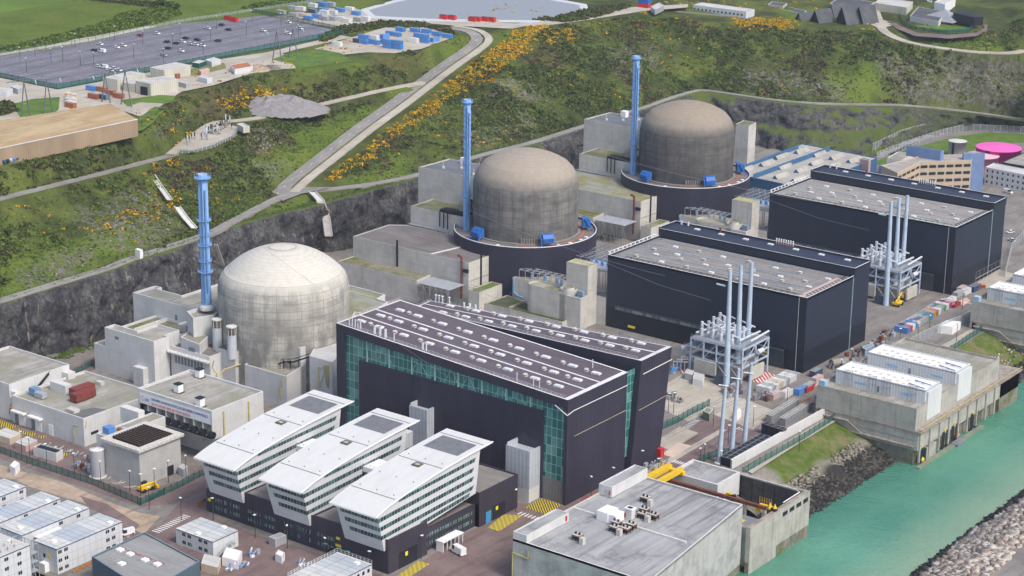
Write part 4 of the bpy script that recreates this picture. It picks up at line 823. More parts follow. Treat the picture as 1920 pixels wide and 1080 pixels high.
part(t, 'guard_rail', M_RAIL, lambda m: rail(m, [(HX1-1, HY0+.3, zr(HX1)), (HX0+.5, HY0+.3, zr(HX0)), (HX0+.5, HY1-.3, zr(HX0))]))
part(t, 'gutter', C_WEB, lambda m: m.path([(HX1+.4, HY1-.5, zr(HX1)-4.6), (HX1+.4, HY0+3, zr(HX1)-4.6), (HX1+.2, HY0-.4, zr(HX1)-5.4), (HX1-2, HY0-.5, zr(HX1)-4.2), (HX1-5, HY0-.3, zr(HX1)-2.9)], .16, 5))
part(t, 'light_line', paint('light_line', (.50, .42, .33), .6, .1), lambda m: m.tube((HX1+.16, HY0+4, 24), (HX1+.16, HY1-.5, 24.2), .09, 4))
for s, y, h, r in ((5.2, 526.8, 3.2, .22), (6.6, 526.8, 3.2, .22), (8, 526.8, 3.2, .22), (9.3, 526.8, 2.2, .18), (10.3, 527.0, 3.4, .26), (17, 527, 3.3, .5), (19.5, 527, 3.3, .5), (22, 527, 3.3, .5), (26, 527, 2.6, .2), (39, 527.2, 2.7, .42), (40.6, 527.2, 3.4, .24), (80, 527.5, 3, .15), (87, 527.5, 2.8, .15), (89.5, 527.5, 2.8, .15), (91.5, 556, 3, .18)):
    x = HX0+s; part(t, 'flue_pipe', [paint('pipe_pale', (.62, .63, .64), .5, .1), M_RUST], lambda m: m.lathe(x, y, [(r, zr(x)-.1), (r, zr(x)+h), (r*.8, zr(x)+h), (.01, zr(x)+h-.2)], 8, mats=[0, 1, 1]))
# rear, leaning half of the hall
A, B, C4, D4 = W(806.7, 563, 36.3), W(775, 577.5, 36.3), W(1203, 676.7, 41), W(1260, 650, 41)
LE = Vector((0, -5.6, 0)); b0, b1, b2, b3 = [Vector((q.x, q.y, 0))+LE*(k) for q, k in ((B, .8), (C4, .9), (D4, 1.05), (A, .8))]
part(t, 'rear_walls', CL_DARK, lambda m: [m.quad(*q) for q in ((b0, b1, C4, B), (b1, b2, D4, C4), (b2, b3, A, D4), (b3, b0, B, A))])
up = Vector((0, 0, .25)); ux = (C4-B).normalized(); vy = Vector((0, 1, 0))
part(t, 'rear_roof', [R_PURP, C_WEB], lambda m: (m.quad(B, C4, D4, A, 1), m.quad(B+ux*1+vy*.7+up*.3, C4-ux*1.8+vy*.7+up*.3, D4-ux*1.8-vy*.9+up*.3, A+ux*1-vy*.9+up*.3, 0), m.quad(B.lerp(A, .52)+up*.6, C4.lerp(D4, .52)+up*.6, C4.lerp(D4, .57)+up*.6, B.lerp(A, .57)+up*.6, 1)))
q1 = B.lerp(C4, .46); q2 = C4-ux*3
part(t, 'rear_glazing', GL_HALL, lambda m: (m.quad(q1+Vector((0, -.25, -6.6)), q2+Vector((0, -.25, -6.6)), q2+Vector((0, -.25, -3)), q1+Vector((0, -.25, -3))), m.quad((HX1-.6, HY1, 6), (HX1-.6, HY1+2.0, 6), (HX1-.6, C4.y-.4, 38), (HX1-.6, HY1, 38))))
part(t, 'rear_guard_rail', M_RAIL, lambda m: rail(m, [C4-ux*2+vy*.3, B+ux*.5+vy*.3, A+ux*.5-vy*.3, D4-ux*1-vy*.3]))
part(t, 'rear_gutter', C_WEB, lambda m: m.tube(C4+Vector((.4, .6, -5)), D4+Vector((.4, -.3, -4.6)), .16, 5))
part(t, 'rear_light_line', MATS['light_line'], lambda m: m.tube(Vector((D4.x+.3, 566, 23)), Vector((D4.x+.3, 583.3, 23.5)), .09, 4))
zb_ = lambda x: B.z+(C4.z-B.z)*(x-B.x)/(C4.x-B.x)+.1
for f_, n in ((.28, 9), (.80, 8)):
    xs = [B.x+(C4.x-B.x)*(.10+.80*i/(n-1))+(3 if f_ < .5 else 0) for i in range(n)]; skylights(H3, xs, (B.y+C4.y)/2+((A.y+D4.y)/2-(B.y+C4.y)/2)*f_, zb_, 3.2, 1.6)
for i, s in enumerate((.035, .05, .065, .095, .16, .185, .21)):
    p = A.lerp(D4, s)-vy*1.4; part(t, 'flue_pipe', MATS['pipe_pale'], lambda m: (m.tube(p, p+Vector((0, 0, 3.0 if i < 4 else 2.2)), .26 if i < 4 else .42, 8), m.lathe(p.x, p.y, [(.55, p.z+3), (.5, p.z+3.2), (.01, p.z+3.3)], 8) if i < 4 else None))
# silver lift shafts against the front panel
CL_SILV = cladding('clad_silver', (.43, .455, .49), 1.6, .4, .10, joint=4.2, jcol=.8)
for x0, x1, ya, zt, lb in ((-389.2, -379.2, 519.4, 18.8, 'silver clad shaft on a concrete foot beside the yellow hatched gate'), (-433.5, -425.5, 521.5, 22, 'silver clad shaft behind the middle white office wing')):
    tt = thing('lift_shaft', lb, 'shaft', ((x0+x1)/2, ya, 0))
    part(tt, 'walls', [CL_SILV], lambda m: (m.box(x0, x1, ya, ya+.5, 5, zt), m.box(x1-.5, x1, ya+.5, HY0, 5, zt+.01), m.box(x0, x0+.5, ya+.5, HY0, 5, zt+.8), m.quad((x0, ya, zt-1.2), (x1, ya, zt-1.2), (x1, HY0, zt-1.2), (x0, HY0, zt-1.2)))); part(tt, 'foot', C_NEW, lambda m: m.box(x0+.02, x1-.02, ya+.03, HY0, 0, 5.0))
# ------------------------------------------------------------------ white office wings on a dark base
CL_BASE = cladding('clad_base', (.040, .035, .050), 1.3, .5, .2)
def white_panel():
    t = NT('office_white'); v, u, q = t.wallco(); c = t.mix(1.0, (.61, .61, .62), t.brick(v, 1.0, .97, .82, 3.6, 1.55, ms=.05), 'MULTIPLY'); n = t.noise(t.pos(1, 1, .2), .3, 4); c = t.mix(1.0, c, t.ramp(n, [(.3, .93), (.7, 1.0)]), 'MULTIPLY'); return t.done(c, .5, 0, .35)
def white_roof():
    t = NT('office_roof'); q = t.n('ShaderNodeSeparateXYZ'); t.l(t.g.outputs['Position'], q.inputs[0]); wv = t.math('SINE', t.math('MULTIPLY', q.outputs[0], 2*math.pi/.6))
    n = t.noise(t.pos(.6, .1, 1), .6, 5, .65); c = t.mix(t.ramp(n, [(.45, 0.0), (.75, .5)]), (.62, .615, .595), (.50, .49, .455)); c = t.mix(1.0, c, t.math('MULTIPLY_ADD', wv, .03, 1.0), 'MULTIPLY')
    e = t.math('ADD', q.outputs[1], t.math('MULTIPLY', n, 4.0)); c = t.mix(t.ramp(t.math('MULTIPLY_ADD', e, 1/5.0, -440.5/5.0), [(.2, .55), (.75, 0.0)]), c, (.42, .41, .30)); return t.done(c, .55, 0, .3)
OW, OR = white_panel(), white_roof(); GL_OFF = glazing('glass_office', (.018, .045, .052), (.36, .42, .42), 1.35, 30, .07, (.11, .21, .20), .15); R_OFFD = roofing('roof_office_dark', (.20, .185, .17), (.26, .24, .22))
PX0, PX1, PY0 = -459.3, -380.2, 446.9
t = thing('podium_building', 'dark ribbed two-storey base carrying the three white office wings', 'building', (-420, 470, 0)); OB = t
block(t, [(PX0, PY0), (-442, PY0), (-442, PY0+3), (-411.5, PY0+3), (-411.5, PY0), (PX1, PY0), (PX1, 466), (PX1-1.5, 466), (PX1-1.5, 493), (PX1, 493), (PX1, 514), (-396, 514), (-396, 505), (PX0, 505)], 0, 8.0, CL_BASE, R_OFFD, CL_BASE, .6)
for x0, x1, y0, y1, z in ((-442, -411.5, PY0, 470, 11.3), (-411.4, -380.0, PY0-.03, 466.03, 11.6), (-396.1, -380.0, 493, 514.05, 12.2)):
    part(t, 'walls', [CL_BASE, R_OFFD], lambda m: m.flat(rect(x0, x1, y0, y1), 0, z, .5, .4, 0, 1, 0))
def wins(m, y, xs, zs, w=4.2, h=1.25):
    for x in xs:
        for z in zs: m.box(x-w/2, x+w/2, y-.07, y+.05, z, z+h)
for xs, zs, w_, h_, y_ in (((-454.5, -446.5), (1.7, 4.6), 4.6, 1.2, 0), ((-438, -430.5, -422.5), (1.7, 4.6), 4.8, 1.2, 0), ((-415.5,), (4.6,), 4.6, 1.2, 0), ((-450.5, -434.3, -417.8, -413), (1.6, 4.5), 1.1, 1.5, 0), ((-408, -404), (1.8, 4.9), 3.2, 1.2, -.03)):
    for x in xs:
        for z in zs: part(t, 'window', GL_OFF, lambda m: wins(m, PY0+y_, (x,), (z,), w_, h_))
for z in (1.7, 4.6): part(t, 'window_band', GL_OFF, lambda m: m.box(PX1-1.52, PX1-1.44, 467.2, 492, z, z+1.3))
M_DBLUE = paint('door_blue', (.05, .25, .50), .5, .1)
for mt, b_ in ((M_BLACK, (-380.02, -379.88, 452, 461, 0, 5.4)), (M_BLACK, (-379.98, -379.85, 500.5, 507, 0, 5)), (M_DBLUE, (-379.98, -379.85, 496.5, 499.3, 0, 4.2))): part(t, 'door', mt, lambda m: m.box(*b_))
for x in (-403.5, -398, -395): part(t, 'door', M_BLACK, lambda m: wins(m, PY0-.03, (x,), (0,), 1.6, 2.3))
M_SIGNY = paint('sign_yellow', (.80, .62, .02), .5, .05)
for b_ in ((-379.9, -379.82, 455.0, 456.2, 3.4, 4.8), (-379.85, -379.78, 501.8, 503, 3.2, 4.5), (-458.6, -457.4, PY0-.09, PY0, 3.9, 4.9), (-401.6, -400.0, PY0-.12, PY0-.03, 6.0, 6.9), (-401.9, -399.5, PY0-.12, PY0-.03, 3.6, 4.4)): part(t, 'wall_sign', M_SIGNY, lambda m: m.box(*b_))
for x in (-406.2, -400.4, -396.6): part(t, 'exit_sign', paint('sign_green', (.25, .62, .50), .5, .05), lambda m: wins(m, PY0-.05, (x,), (2.9,), 1.6, .45))
for a, b in ((-441.5, -430), (-412, -399.5)): part(t, 'bridge', [C_EDGE, MATS['glass_office'], M_WHITE], lambda m: (m.box(a, b, 472, 480, 14.5, 18.5, 1), m.box(a, b, 471.8, 480.2, 18.5, 20.2, 2), [m.tube((a+i*1.6, 471.9, 20.1), (a+i*1.6, 471.9, 21.3), .07, 4) for i in range(6)], m.tube((a, 471.9, 21.3), (b, 471.9, 21.3), .07, 4)))
part(t, 'link_corridor', [CL_SILV, C_EDGE], lambda m: m.box(-447, -424, 507, 512, 12, 17.5, 0, 1))
t = OB
part(t, 'entrance_canopy', [M_WHITE], lambda m: (m.box(-379.8, -376.6, 470, 480.5, 3.3, 3.65), [m.tube((-376.9, 470.3+i*2.0, 0), (-376.9, 470.3+i*2.0, 3.3), .14, 4) for i in range(6)], m.box(-379.6, -376.8, 470.1, 470.25, 0, 3.3)))
WY0 = 441.6
def prof(y):   # roof height along the wing
    ys = [441.6, 446, 451.2, 456, 461.6, 469, 477, 488, 500.5]; zs = [20.85, 22.2, 23.3, 24.05, 24.75, 25.7, 26.5, 27.25, 27.9]; return float(np.interp(y, ys, zs))
def wing(x0, x1, label, dy=0):
    t = thing('office_wing', label, 'office building', ((x0+x1)/2, 470, 8), group='white office wings on the dark base')
    xa, xb, xc = x0+1.2, x1-.7, x0+2.4; ys = np.linspace(443.2, 494.8, 14)
    def bodyf(m):
        lo = lambda s: [(s, 446.3, 7.7), (s, 493.2, 12.2)]
        top = [(y, prof(y)-.55) for y in ys]
        for s, f in ((xb, 1), (xa, 0)):
            pts = [(s if f else xc, 446.3, 7.7), (s, 492.6, 12.0)]+[(s, y, z) for y, z in reversed(top)]; pts[0] = (s if f else xc, 446.3, 7.7); m.poly(pts)
        m.quad((xc, 446.3, 7.7), (xb, 446.3, 7.7), (xb, ys[0], top[0][1]), (xa, ys[0], top[0][1])); m.quad((xb, 492.6, 12), (xa, 492.6, 12), (xa, ys[-1], top[-1][1]), (xb, ys[-1], top[-1][1])); m.quad((xc, 446.3, 7.7), (xa, 492.6, 12), (xb, 492.6, 12), (xb, 446.3, 7.7))
    part(t, 'facade', OW, bodyf)
    yf = lambda z: 446.3-(z-7.7)*(446.3-443.2)/(prof(443.2)-.55-7.7)
    for z0, z1, xin in ((18.15, 19.55, 1.6), (15.05, 16.45, 3.0), (11.95, 13.3, 4.3)):     # ribbon windows wrap the prow
        part(t, 'window_band', GL_OFF, lambda m: (m.quad((xa+xin, yf(z0)-.07, z0), (xb+.02, yf(z0)-.07, z0), (xb+.02, yf(z1)-.07, z1), (xa+xin, yf(z1)-.07, z1)), m.quad((xb+.06, yf(z0)-.05, z0), (xb+.06, 490.6, z0+1.9), (xb+.06, 491.6, z1+1.9), (xb+.06, yf(z1)-.05, z1)), m.quad((xa+xin, yf(z0), z0-.18), (xb+.09, yf(z0)-.12, z0-.18), (xb+.09, yf(z0)-.12, z0), (xa+xin, yf(z0)-.12, z0))))
    part(t, 'window_band', GL_OFF, lambda m: m.quad((xb+.06, 453.5, 21.9), (xb+.06, 491.8, 23.3), (xb+.06, 492.4, 24.7), (xb+.06, 453.5, 23.0)))
    part(t, 'window_band', GL_OFF, lambda m: m.quad((xb+.06, 464, 10.2), (xb+.06, 489, 11.9), (xb+.06, 489.6, 13.3), (xb+.06, 464, 11.6)))
    def rf(m):
        yy = list(np.linspace(WY0, 500.5, 24)); 
        for a, b in zip(yy[:-1], yy[1:]):
            m.quad((x0, a, prof(a)), (x1, a, prof(a)), (x1, b, prof(b)), (x0, b, prof(b)))
            for x in (x0, x1): m.quad((x, a, prof(a)-.5), (x, b, prof(b)-.5), (x, b, prof(b)), (x, a, prof(a)), 1)
            m.quad((x0, a, prof(a)-.5), (x1, a, prof(a)-.5), (x1, b, prof(b)-.5), (x0, b, prof(b)-.5), 1)
        for y in (yy[0], yy[-1]): m.quad((x0, y, prof(y)-.5), (x1, y, prof(y)-.5), (x1, y, prof(y)), (x0, y, prof(y)), 1)
    part(t, 'roof', [OR, M_WHITE], rf)
    part(t, 'gutter', M_WHITE, lambda m: m.path([(x1+.12, y, prof(y)+.02) for y in np.linspace(WY0, 500.5, 12)], .22, 6))
    part(t, 'roof_seam', paint('seam_grey', (.24, .23, .22), .7, .1), lambda m: [m.box(x0+.6, x1-.7, y, y+.28, prof(y)-.1, prof(y)+.14) for y in (451.5, 474.8, 496.4)])
    g = np.linspace(485, 495.2, 4)
    part(t, 'roof_panel', paint('panel_slate', (.17, .175, .185), .6, .2, .4), lambda m: [m.quad((x0+2.6, a, prof(a)+.09), (x1-2.4, a, prof(a)+.09), (x1-2.4, b, prof(b)+.09), (x0+2.6, b, prof(b)+.09)) for a, b in zip(g[:-1], g[1:])])
    part(t, 'roof_hatch', [paint('hatch_dark', (.10, .095, .09), .6, .2), paint('hatch_sand', (.50, .42, .30), .6, .1)], lambda m: (m.box(x0+8.6, x0+11.6, 471.6, 474.4, prof(473)-.2, prof(473)+.3, 0), m.box(x0+9.4, x0+10.9, 472.2, 473.4, prof(473)+.2, prof(473)+.38, 1)))
    part(t, 'roof_anchor', MATS['seam_grey'], lambda m: [m.lathe(x0+fx*(x1-x0), y, [(.28, prof(y)), (.12, prof(y)+.3), (.01, prof(y)+.5)], 5) for fx in (.14, .5, .86) for y in (453.5, 463, 477.5)])
    return t
wing(-459.4, -441.0, 'white office wing with a curved roof nearest the concrete cooling box'); wing(-430.2, -411.6, 'white office wing with a curved roof between the two other wings'); wing(-399.8, -380.5, 'white office wing with a curved roof at the van and car park end')
# ================================================================== TWIN UNITS (grey domes), the second copied from the first 136 m along the coast
DY = 136.0
CL_NAVY = cladding('clad_navy', (.019, .024, .044), .75, .5, .10, joint=0); CL_NAVY_LOW = cladding('clad_navy_low', (.010, .014, .024), .75, .5, .10); CL_SKIRT = cladding('clad_skirt', (.028, .027, .046), 1.2, .5, .15)
M_NBLUE = paint('hood_blue', (.022, .13, .43), .45, .12); M_ORANGE = paint('orange_band', (.42, .13, .06), .7, .2); UNIT = []
def U(t): UNIT.append(t); return t
AX, AY, AR = -534.0, 725.0, 23.9
def containment(dy, label, m_sh, m_cap):
    t = thing('reactor_building', label, 'reactor building', (AX, AY+dy, 0)); y0 = AY+dy
    part(t, 'shell', m_sh, lambda m: m.lathe(AX, y0, [(AR, 20), (AR, 30), (AR, 38), (AR, 44), (23.8, 46.5), (23.4, 49), (22.6, 51.4), (21.4, 53.6), (19.5, 55.6)], 88), True)
    Rc = 34.7; part(t, 'cap', m_cap, lambda m: m.lathe(AX, y0, [(19.5, 55.6), (19.35, 55.75)]+[(Rc*math.sin(a), 61.8-Rc+Rc*math.cos(a)) for a in np.linspace(math.asin(19.2/Rc), .001, 16)], 88), True)
    part(t, 'skirt', [CL_SKIRT, C_WEB], lambda m: m.lathe(AX, y0, [(32.5, 0), (32.5, 25.0), (32.5, 25.25), (32.1, 25.25), (32.1, 24.2)], 96, mats=[0, 1, 1, 0]), True)
    part(t, 'skirt_roof', [R_DARK, M_ORANGE, MATS['seam_grey']], lambda m: (m.lathe(AX, y0, [(32.1, 24.2), (AR-.1, 24.2)], 96), m.lathe(AX, y0, [(27.2, 24.25), (26.1, 24.25)], 96, 1, a0=-1.1, a1=1.2), m.lathe(AX, y0, [(25.2, 24.3), (25.2, 24.75), (24.0, 24.75)], 96, 2)))
    for a in (math.radians(-103), math.radians(-33), math.radians(42)):    # hooded blue intakes with raking struts
        ca, sa = math.cos(a), math.sin(a); F_ = lambda r, s, z: (AX+r*ca-s*sa, y0+r*sa+s*ca, z)
        def hood(m):
            pr = [(26.0, 25.6), (29.4, 25.6), (29.8, 28.0), (28.6, 29.6), (26.0, 29.6)]; N = len(pr)
            L = [F_(r, -2.4, z) for r, z in pr]; Q = [F_(r, 2.4, z) for r, z in pr]; m.poly(L); m.poly(Q[::-1]); [m.quad(L[i], L[(i+1) % N], Q[(i+1) % N], Q[i]) for i in range(N)]
        h = part(t, 'intake_hood', M_NBLUE, hood); part(h, 'opening', M_RUST, lambda m: m.quad(F_(28.7, -1.9, 29.55), F_(29.85, -1.9, 28.1), F_(29.85, 1.9, 28.1), F_(28.7, 1.9, 29.55)))
        for s in (-3.4, 3.4): part(t, 'strut', M_NBLUE, lambda m: m.tube(F_(27, s*.8, 29.8), F_(30.5, s, 24.4), .28, 5))
    for i, a in enumerate((-1.35, -.42, -.2, .05, .22)): part(t, 'roof_vent', M_WHITE, lambda m: m.box(AX+30*math.cos(a)-.7, AX+30*math.cos(a)+.7, y0+30*math.sin(a)-.7, y0+30*math.sin(a)+.7, 24.2, 24.9))
    part(t, 'cable_rack', MATS['seam_grey'], lambda m: [m.box(AX+24.6*math.cos(a)-.3, AX+24.6*math.cos(a)+.3, y0+24.6*math.sin(a)-.3, y0+24.6*math.sin(a)+.3, 24.2, 27) for a in np.linspace(-1.0, -.72, 7)])
    return t
sh2 = dome_material('shell_grey', (.225, .215, .20), (.080, .080, .082), (.34, .295, .245), AR, 0, 50, 3.0, 32, .75, lo=22); cp2 = dome_material('cap_tan', (.345, .295, .24), (.22, .19, .165), (.35, .30, .245), AR, 0, 20, 1.2, 40, .35)
sh1 = dome_material('shell_dark', (.150, .143, .135), (.060, .059, .060), (.29, .25, .205), AR, 0, 51, 3.0, 30, .6, lo=26); cp1 = dome_material('cap_brown', (.30, .25, .195), (.19, .165, .14), (.305, .255, .20), AR, 0, 20, 1.2, 40, .35)
containment(0, 'grey concrete reactor dome in the middle of the three', sh2, cp2); containment(DY, 'darkest grey reactor dome, farthest of the three', sh1, cp1)
for dy, lb in ((0, 'blue chimney with spiral strakes beside the middle grey dome'), (DY, 'blue chimney with spiral strakes beside the farthest grey dome')):
    stack('chimney', lb, (-554.6, 708+dy, 24), 1.62, 84.6, [(83.2, 1.55), (40, 1.35), (55, 1.2), (68, 1.2)])
# fuel building and its lower front block
t = U(building('fuel_building', 'tall plain concrete block behind the blue chimney of the middle dome', 'building', [(-599, 727.6), (-548, 727.6), (-556, 750.5), (-598.5, 750.5)], 0, 42.8, C_OLD, R_BLUE, C_EDGE_OLD, .5)); UN1 = {t.name: 'tall plain concrete block behind the blue chimney of the farthest dome'}
for x, y in ((-590, 735), (-583, 740), (-577, 746), (-571, 734), (-566, 744)): part(t, 'roof_anchor', M_VENT, lambda m: m.lathe(x, y, [(.9, 42.3), (.8, 43), (.2, 43.1), (.12, 45.2), (.01, 45.3)], 8))
part(t, 'roof_cabin', M_WHITE, lambda m: m.box(-588.5, -585.5, 746, 749, 42.3, 45.5)); 
t = U(building('concrete_annex', 'lower concrete block with hanging black ducts, beside the middle dome', 'building', [(-589.5, 710.4), (-557, 710.4), (-557, 727.5), (-590, 727.5)], 0, 29, C_OLD, R_MOSS, C_EDGE_OLD, .5)); UN1[t.name] = 'lower concrete block with hanging black ducts, beside the farthest dome'
part(t, 'duct', M_BLACK, lambda m: ([m.path([(-571.5+i*2.3, 713, 29.8), (-571.5+i*2.3, 709.6, 29.6), (-571.5+i*2.3, 709.6, 22.5-i*.3)], .3, 6) for i in range(3)], m.box(-573, -560, 711.5, 716, 29, 30.1)))
part(t, 'gallery', M_STEEL, lambda m: (m.box(-590, -567, 709.0, 710.4, 20.4, 20.6), rail(m, [(-590, 709, 20.6), (-567, 709, 20.6)], 1.2, 2)))
part(t, 'tank', [paint('tank_brown', (.36, .30, .22), .7, .15), M_BLACK], lambda m: (m.lathe(-562, 716.5, [(3.2, 30.5), (3.2, 33.8), (2.6, 34.4), (.01, 34.7)], 20), m.lathe(-562, 716.5, [(3.5, 29), (3.5, 30.4)], 12, 1), m.path([(-562, 717, 34.3), (-560, 718, 35.4), (-558.6, 718, 34)], .5, 6, 1)), False)
# big flat-roofed auxiliary building with its front annex
t = U(building('auxiliary_building', 'wide concrete building with a dark flat roof left of the middle grey dome', 'building', [(-597, 678.4), (-530, 678.4), (-530, 694), (-545, 709.5), (-567.5, 709.3), (-590, 709.3), (-597.5, 704)], 0, 20, C_OLD, R_DARK, C_EDGE_OLD, .35)); UN1[t.name] = 'wide concrete building with a greenish flat roof left of the farthest dome'; BAN = t
part(t, 'roof_joint', C_EDGE, lambda m: m.prism([(-552.2, 678.6), (-551.4, 678.6), (-546.6, 704), (-547.4, 704)], 19.6, 20.05))
part(t, 'flue_pipe', M_RUST, lambda m: m.path([(-533.4, 677.6, 3), (-533.4, 677.6, 22.0), (-534.3, 677.3, 22.8), (-535.2, 677.0, 22.6)], .5, 8))
part(t, 'ladder', M_BLACK, lambda m: (m.box(-571, -570.2, 677.9, 678.35, 9.6, 23)))
part(t, 'ladder', M_BLACK, lambda m: m.box(-529.9, -529.5, 686.5, 687.3, 6, 22)); part(t, 'bracket', M_BLACK, lambda m: m.box(-532.4, -529.6, 677.2, 678, 15.5, 17)); part(t, 'tide_mark', C_EDGE_OLD, lambda m: m.box(-529.98, -529.9, 679, 693, 11.2, 11.6))
t = U(building('concrete_annex', 'long low annex with a mossy roof in front of the wide dark-roofed building', 'building', [(-597.1, 667.4), (-550.4, 667.4), (-551.5, 678.3), (-597.1, 678.3)], 0, 10.6, C_OLD, R_MOSS, C_EDGE_OLD, .4)); UN1[t.name] = 'long low annex with a mossy roof half hidden by the middle dome'
t = U(building('concrete_annex', 'small concrete block with green mossy roof at the end of the dark-roofed building', 'building', [(-527.3, 674.8), (-521.3, 674.8), (-521.3, 691.3), (-527.3, 691.3)], 0, 9, C_OLD, roofing('roof_moss2', (.20, .21, .13), (.27, .26, .19), moss=(.10, .15, .02)), C_EDGE_OLD, .3)); UN1[t.name] = 'small concrete block with mossy roof at the end of the greenish-roofed building'
part(t, 'rail', M_BLACK, lambda m: rail(m, [(-527, 675, 9), (-521.5, 675, 9)], 2.4, 2))
# scaffolded netting frame in front
t = U(thing('scaffold', 'grey netted scaffold frame beside the long mossy annex of the middle unit', 'scaffold', (-540, 670, 0))); UN1[t.name] = 'grey netted scaffold frame between the middle dome and the farther hall'
def scaf(m, x0, x1, y0, y1, z0, z1, st=3.4, r=.09, br=True):
    for x in np.arange(x0, x1+.1, st):
        for y in (y0, y1): m.tube((x, y, z0), (x, y, z1), r, 4)
        m.tube((x, y0, z1), (x, y1, z1), r, 4)
    for z in np.arange(z0+3, z1+.1, 3.0):
        for y in (y0, y1): m.tube((x0, y, z), (x1, y, z), r, 4)
    if br:
        for x in np.arange(x0, x1-st+.1, st*2): m.tube((x, y0, z0), (x+st, y0, z1), r, 4); m.tube((x+2*st, y0, z0), (x+st, y0, z1), r, 4)
part(t, 'frame', M_STEEL, lambda m: scaf(m, -549, -531, 666, 677, 0, 10)); part(t, 'deck', paint('net_grey', (.34, .36, .38), .7, .15), lambda m: m.box(-549, -531, 666, 677, 10, 10.2))
# courtyard blocks between skirt and turbine hall
t = U(building('concrete_block', 'concrete forecourt block under a steel gantry at the middle dome', 'building', [(-528.5, 699), (-518, 699), (-518, 694.5), (-490, 694.5), (-490, 704), (-520, 712), (-528.5, 708)], 0, 12, C_OLD, roofing('roof_tan', (.36, .32, .25), (.43, .39, .31)), C_EDGE_OLD, .3)); UN1[t.name] = 'concrete forecourt block under a steel gantry at the farthest dome'
part(t, 'water_pipe', paint('pipe_blue', (.20, .36, .56), .6, .2), lambda m: m.path([(-517, 694.1, 11.5), (-517, 694.1, 5.5), (-514.5, 693.8, 4.2), (-511, 693.6, 4)], .5, 6)); part(t, 'door', paint('door_navy', (.03, .05, .22), .5, .1), lambda m: m.box(-519.6, -518.4, 694.2, 694.5, 2, 5)); part(t, 'turret', [C_OLD, C_EDGE_OLD], lambda m: m.box(-525, -518.5, 699.2, 703, 12, 13.6, 0, 1))
t = U(thing('steel_gantry', 'open galvanised steel pipe frame on the forecourt block of the middle unit', 'steel frame', (-503, 699, 12))); UN1[t.name] = 'open galvanised steel pipe frame on the forecourt block of the farthest unit'
def pf(m):
    for x in np.arange(-515.5, -491.9, 3.3):
        for y in (696, 702): m.tube((x, y, 11.7), (x, y, 15.6), .14, 4)
        m.tube((x, 696, 15.6), (x, 702, 15.6), .14, 4)
        if x < -494: m.tube((x, 696, 15.6), (x+3.3, 702, 15.6), .10, 4)
    for y in (696, 699, 702): m.tube((-515.5, y, 15.6), (-492.4, y, 15.6), .14, 4)
part(t, 'frame', M_STEEL, pf); part(t, 'vessel', MATS['pipe_blue'], lambda m: [m.lathe(x, 699, [(.7, 11.7), (.7, 14.2), (.01, 14.6)], 8) for x in (-510.5, -503.5, -497, -494.5)])
t = U(building('concrete_block', 'low basin with dark green top before the rounded block, middle unit', 'building', [(-521, 678.6), (-479.5, 678.6), (-479.5, 683.5), (-518, 694.3), (-521, 694.3)], 0, 3.2, C_OLD, roofing('roof_algae', (.075, .085, .05), (.12, .125, .08), moss=(.06, .085, .02)), C_EDGE_OLD, .3)); UN1[t.name] = 'low basin with dark green top before the rounded block, farthest unit'
part(t, 'kerb', C_EDGE_OLD, lambda m: m.box(-509, -508.3, 679, 692, 2.9, 3.8))
# rounded-end block
def stadium(x0, x1, y0, y1, n=10):
    r = (y1-y0)/2; yc = (y0+y1)/2
    return [(x0+r+r*math.cos(a), yc+r*math.sin(a)) for a in np.linspace(math.pi/2, 3*math.pi/2, n)]+[(x1-r*.8+r*.8*math.cos(a), yc+r*math.sin(a)) for a in np.linspace(-math.pi/2, math.pi/2, n)]
t = U(building('rounded_block', 'round-ended concrete block with mossy rim near the middle dome', 'building', stadium(-502.5, -477.3, 682, 690.5), 0, 15.1, C_OLD, roofing('roof_tan2', (.33, .31, .24), (.40, .38, .30), moss=(.17, .18, .07)), C_EDGE_OLD, .9)); UN1[t.name] = 'round-ended concrete block with mossy rim near the farthest dome'
part(t, 'round_curb', [C_OLD, MATS['roof_tan2']], lambda m: m.lathe(-481.5, 686.3, [(3.9, 14), (3.9, 16.2), (3.3, 16.2), (3.3, 15.7), (.01, 15.7)], 24, mats=[0, 0, 0, 1]))
t = U(building('stair_tower', 'square concrete tower with a pale mossy top between middle dome and nearer grey-roofed hall', 'tower', rect(-484, -472.8, 687.3, 694.3), 0, 27.2, C_OLD, roofing('roof_lichen', (.40, .37, .22), (.50, .46, .33), moss=(.36, .36, .10)), C_EDGE_OLD, .25)); UN1[t.name] = 'square concrete tower with a pale mossy top between farthest dome and its hall'
t = U(building('concrete_block', 'concrete ledge with round and square tanks below the square tower, middle unit', 'building', [(-483.5, 682), (-472.5, 682), (-472.5, 687.2), (-483.5, 687.2)], 0, 14.2, C_OLD, R_BLUE, C_EDGE, .2)); UN1[t.name] = 'concrete ledge with round and square tanks below the square tower, farthest unit'
part(t, 'round_tank', [C_NEW, R_MOSS], lambda m: m.lathe(-480.6, 684.8, [(2.2, 14), (2.2, 17.2), (2.0, 17.3), (.01, 17.4)], 20, mats=[0, 1, 1])); part(t, 'square_tank', paint('tank_slate', (.22, .30, .38), .6, .15), lambda m: m.box(-476.2, -473.4, 684.5, 686.6, 14, 16.4))
t = U(building('concrete_block', 'plain concrete wall block between the square tower and the nearer grey-roofed hall', 'building', [(-473, 694.4), (-468, 694.4), (-468, 712), (-473, 712)], 0, 12.5, C_OLD, MATS['roof_tan'], C_EDGE_OLD, .3)); UN1[t.name] = 'plain concrete wall block between the square tower and the farther grey-roofed hall'
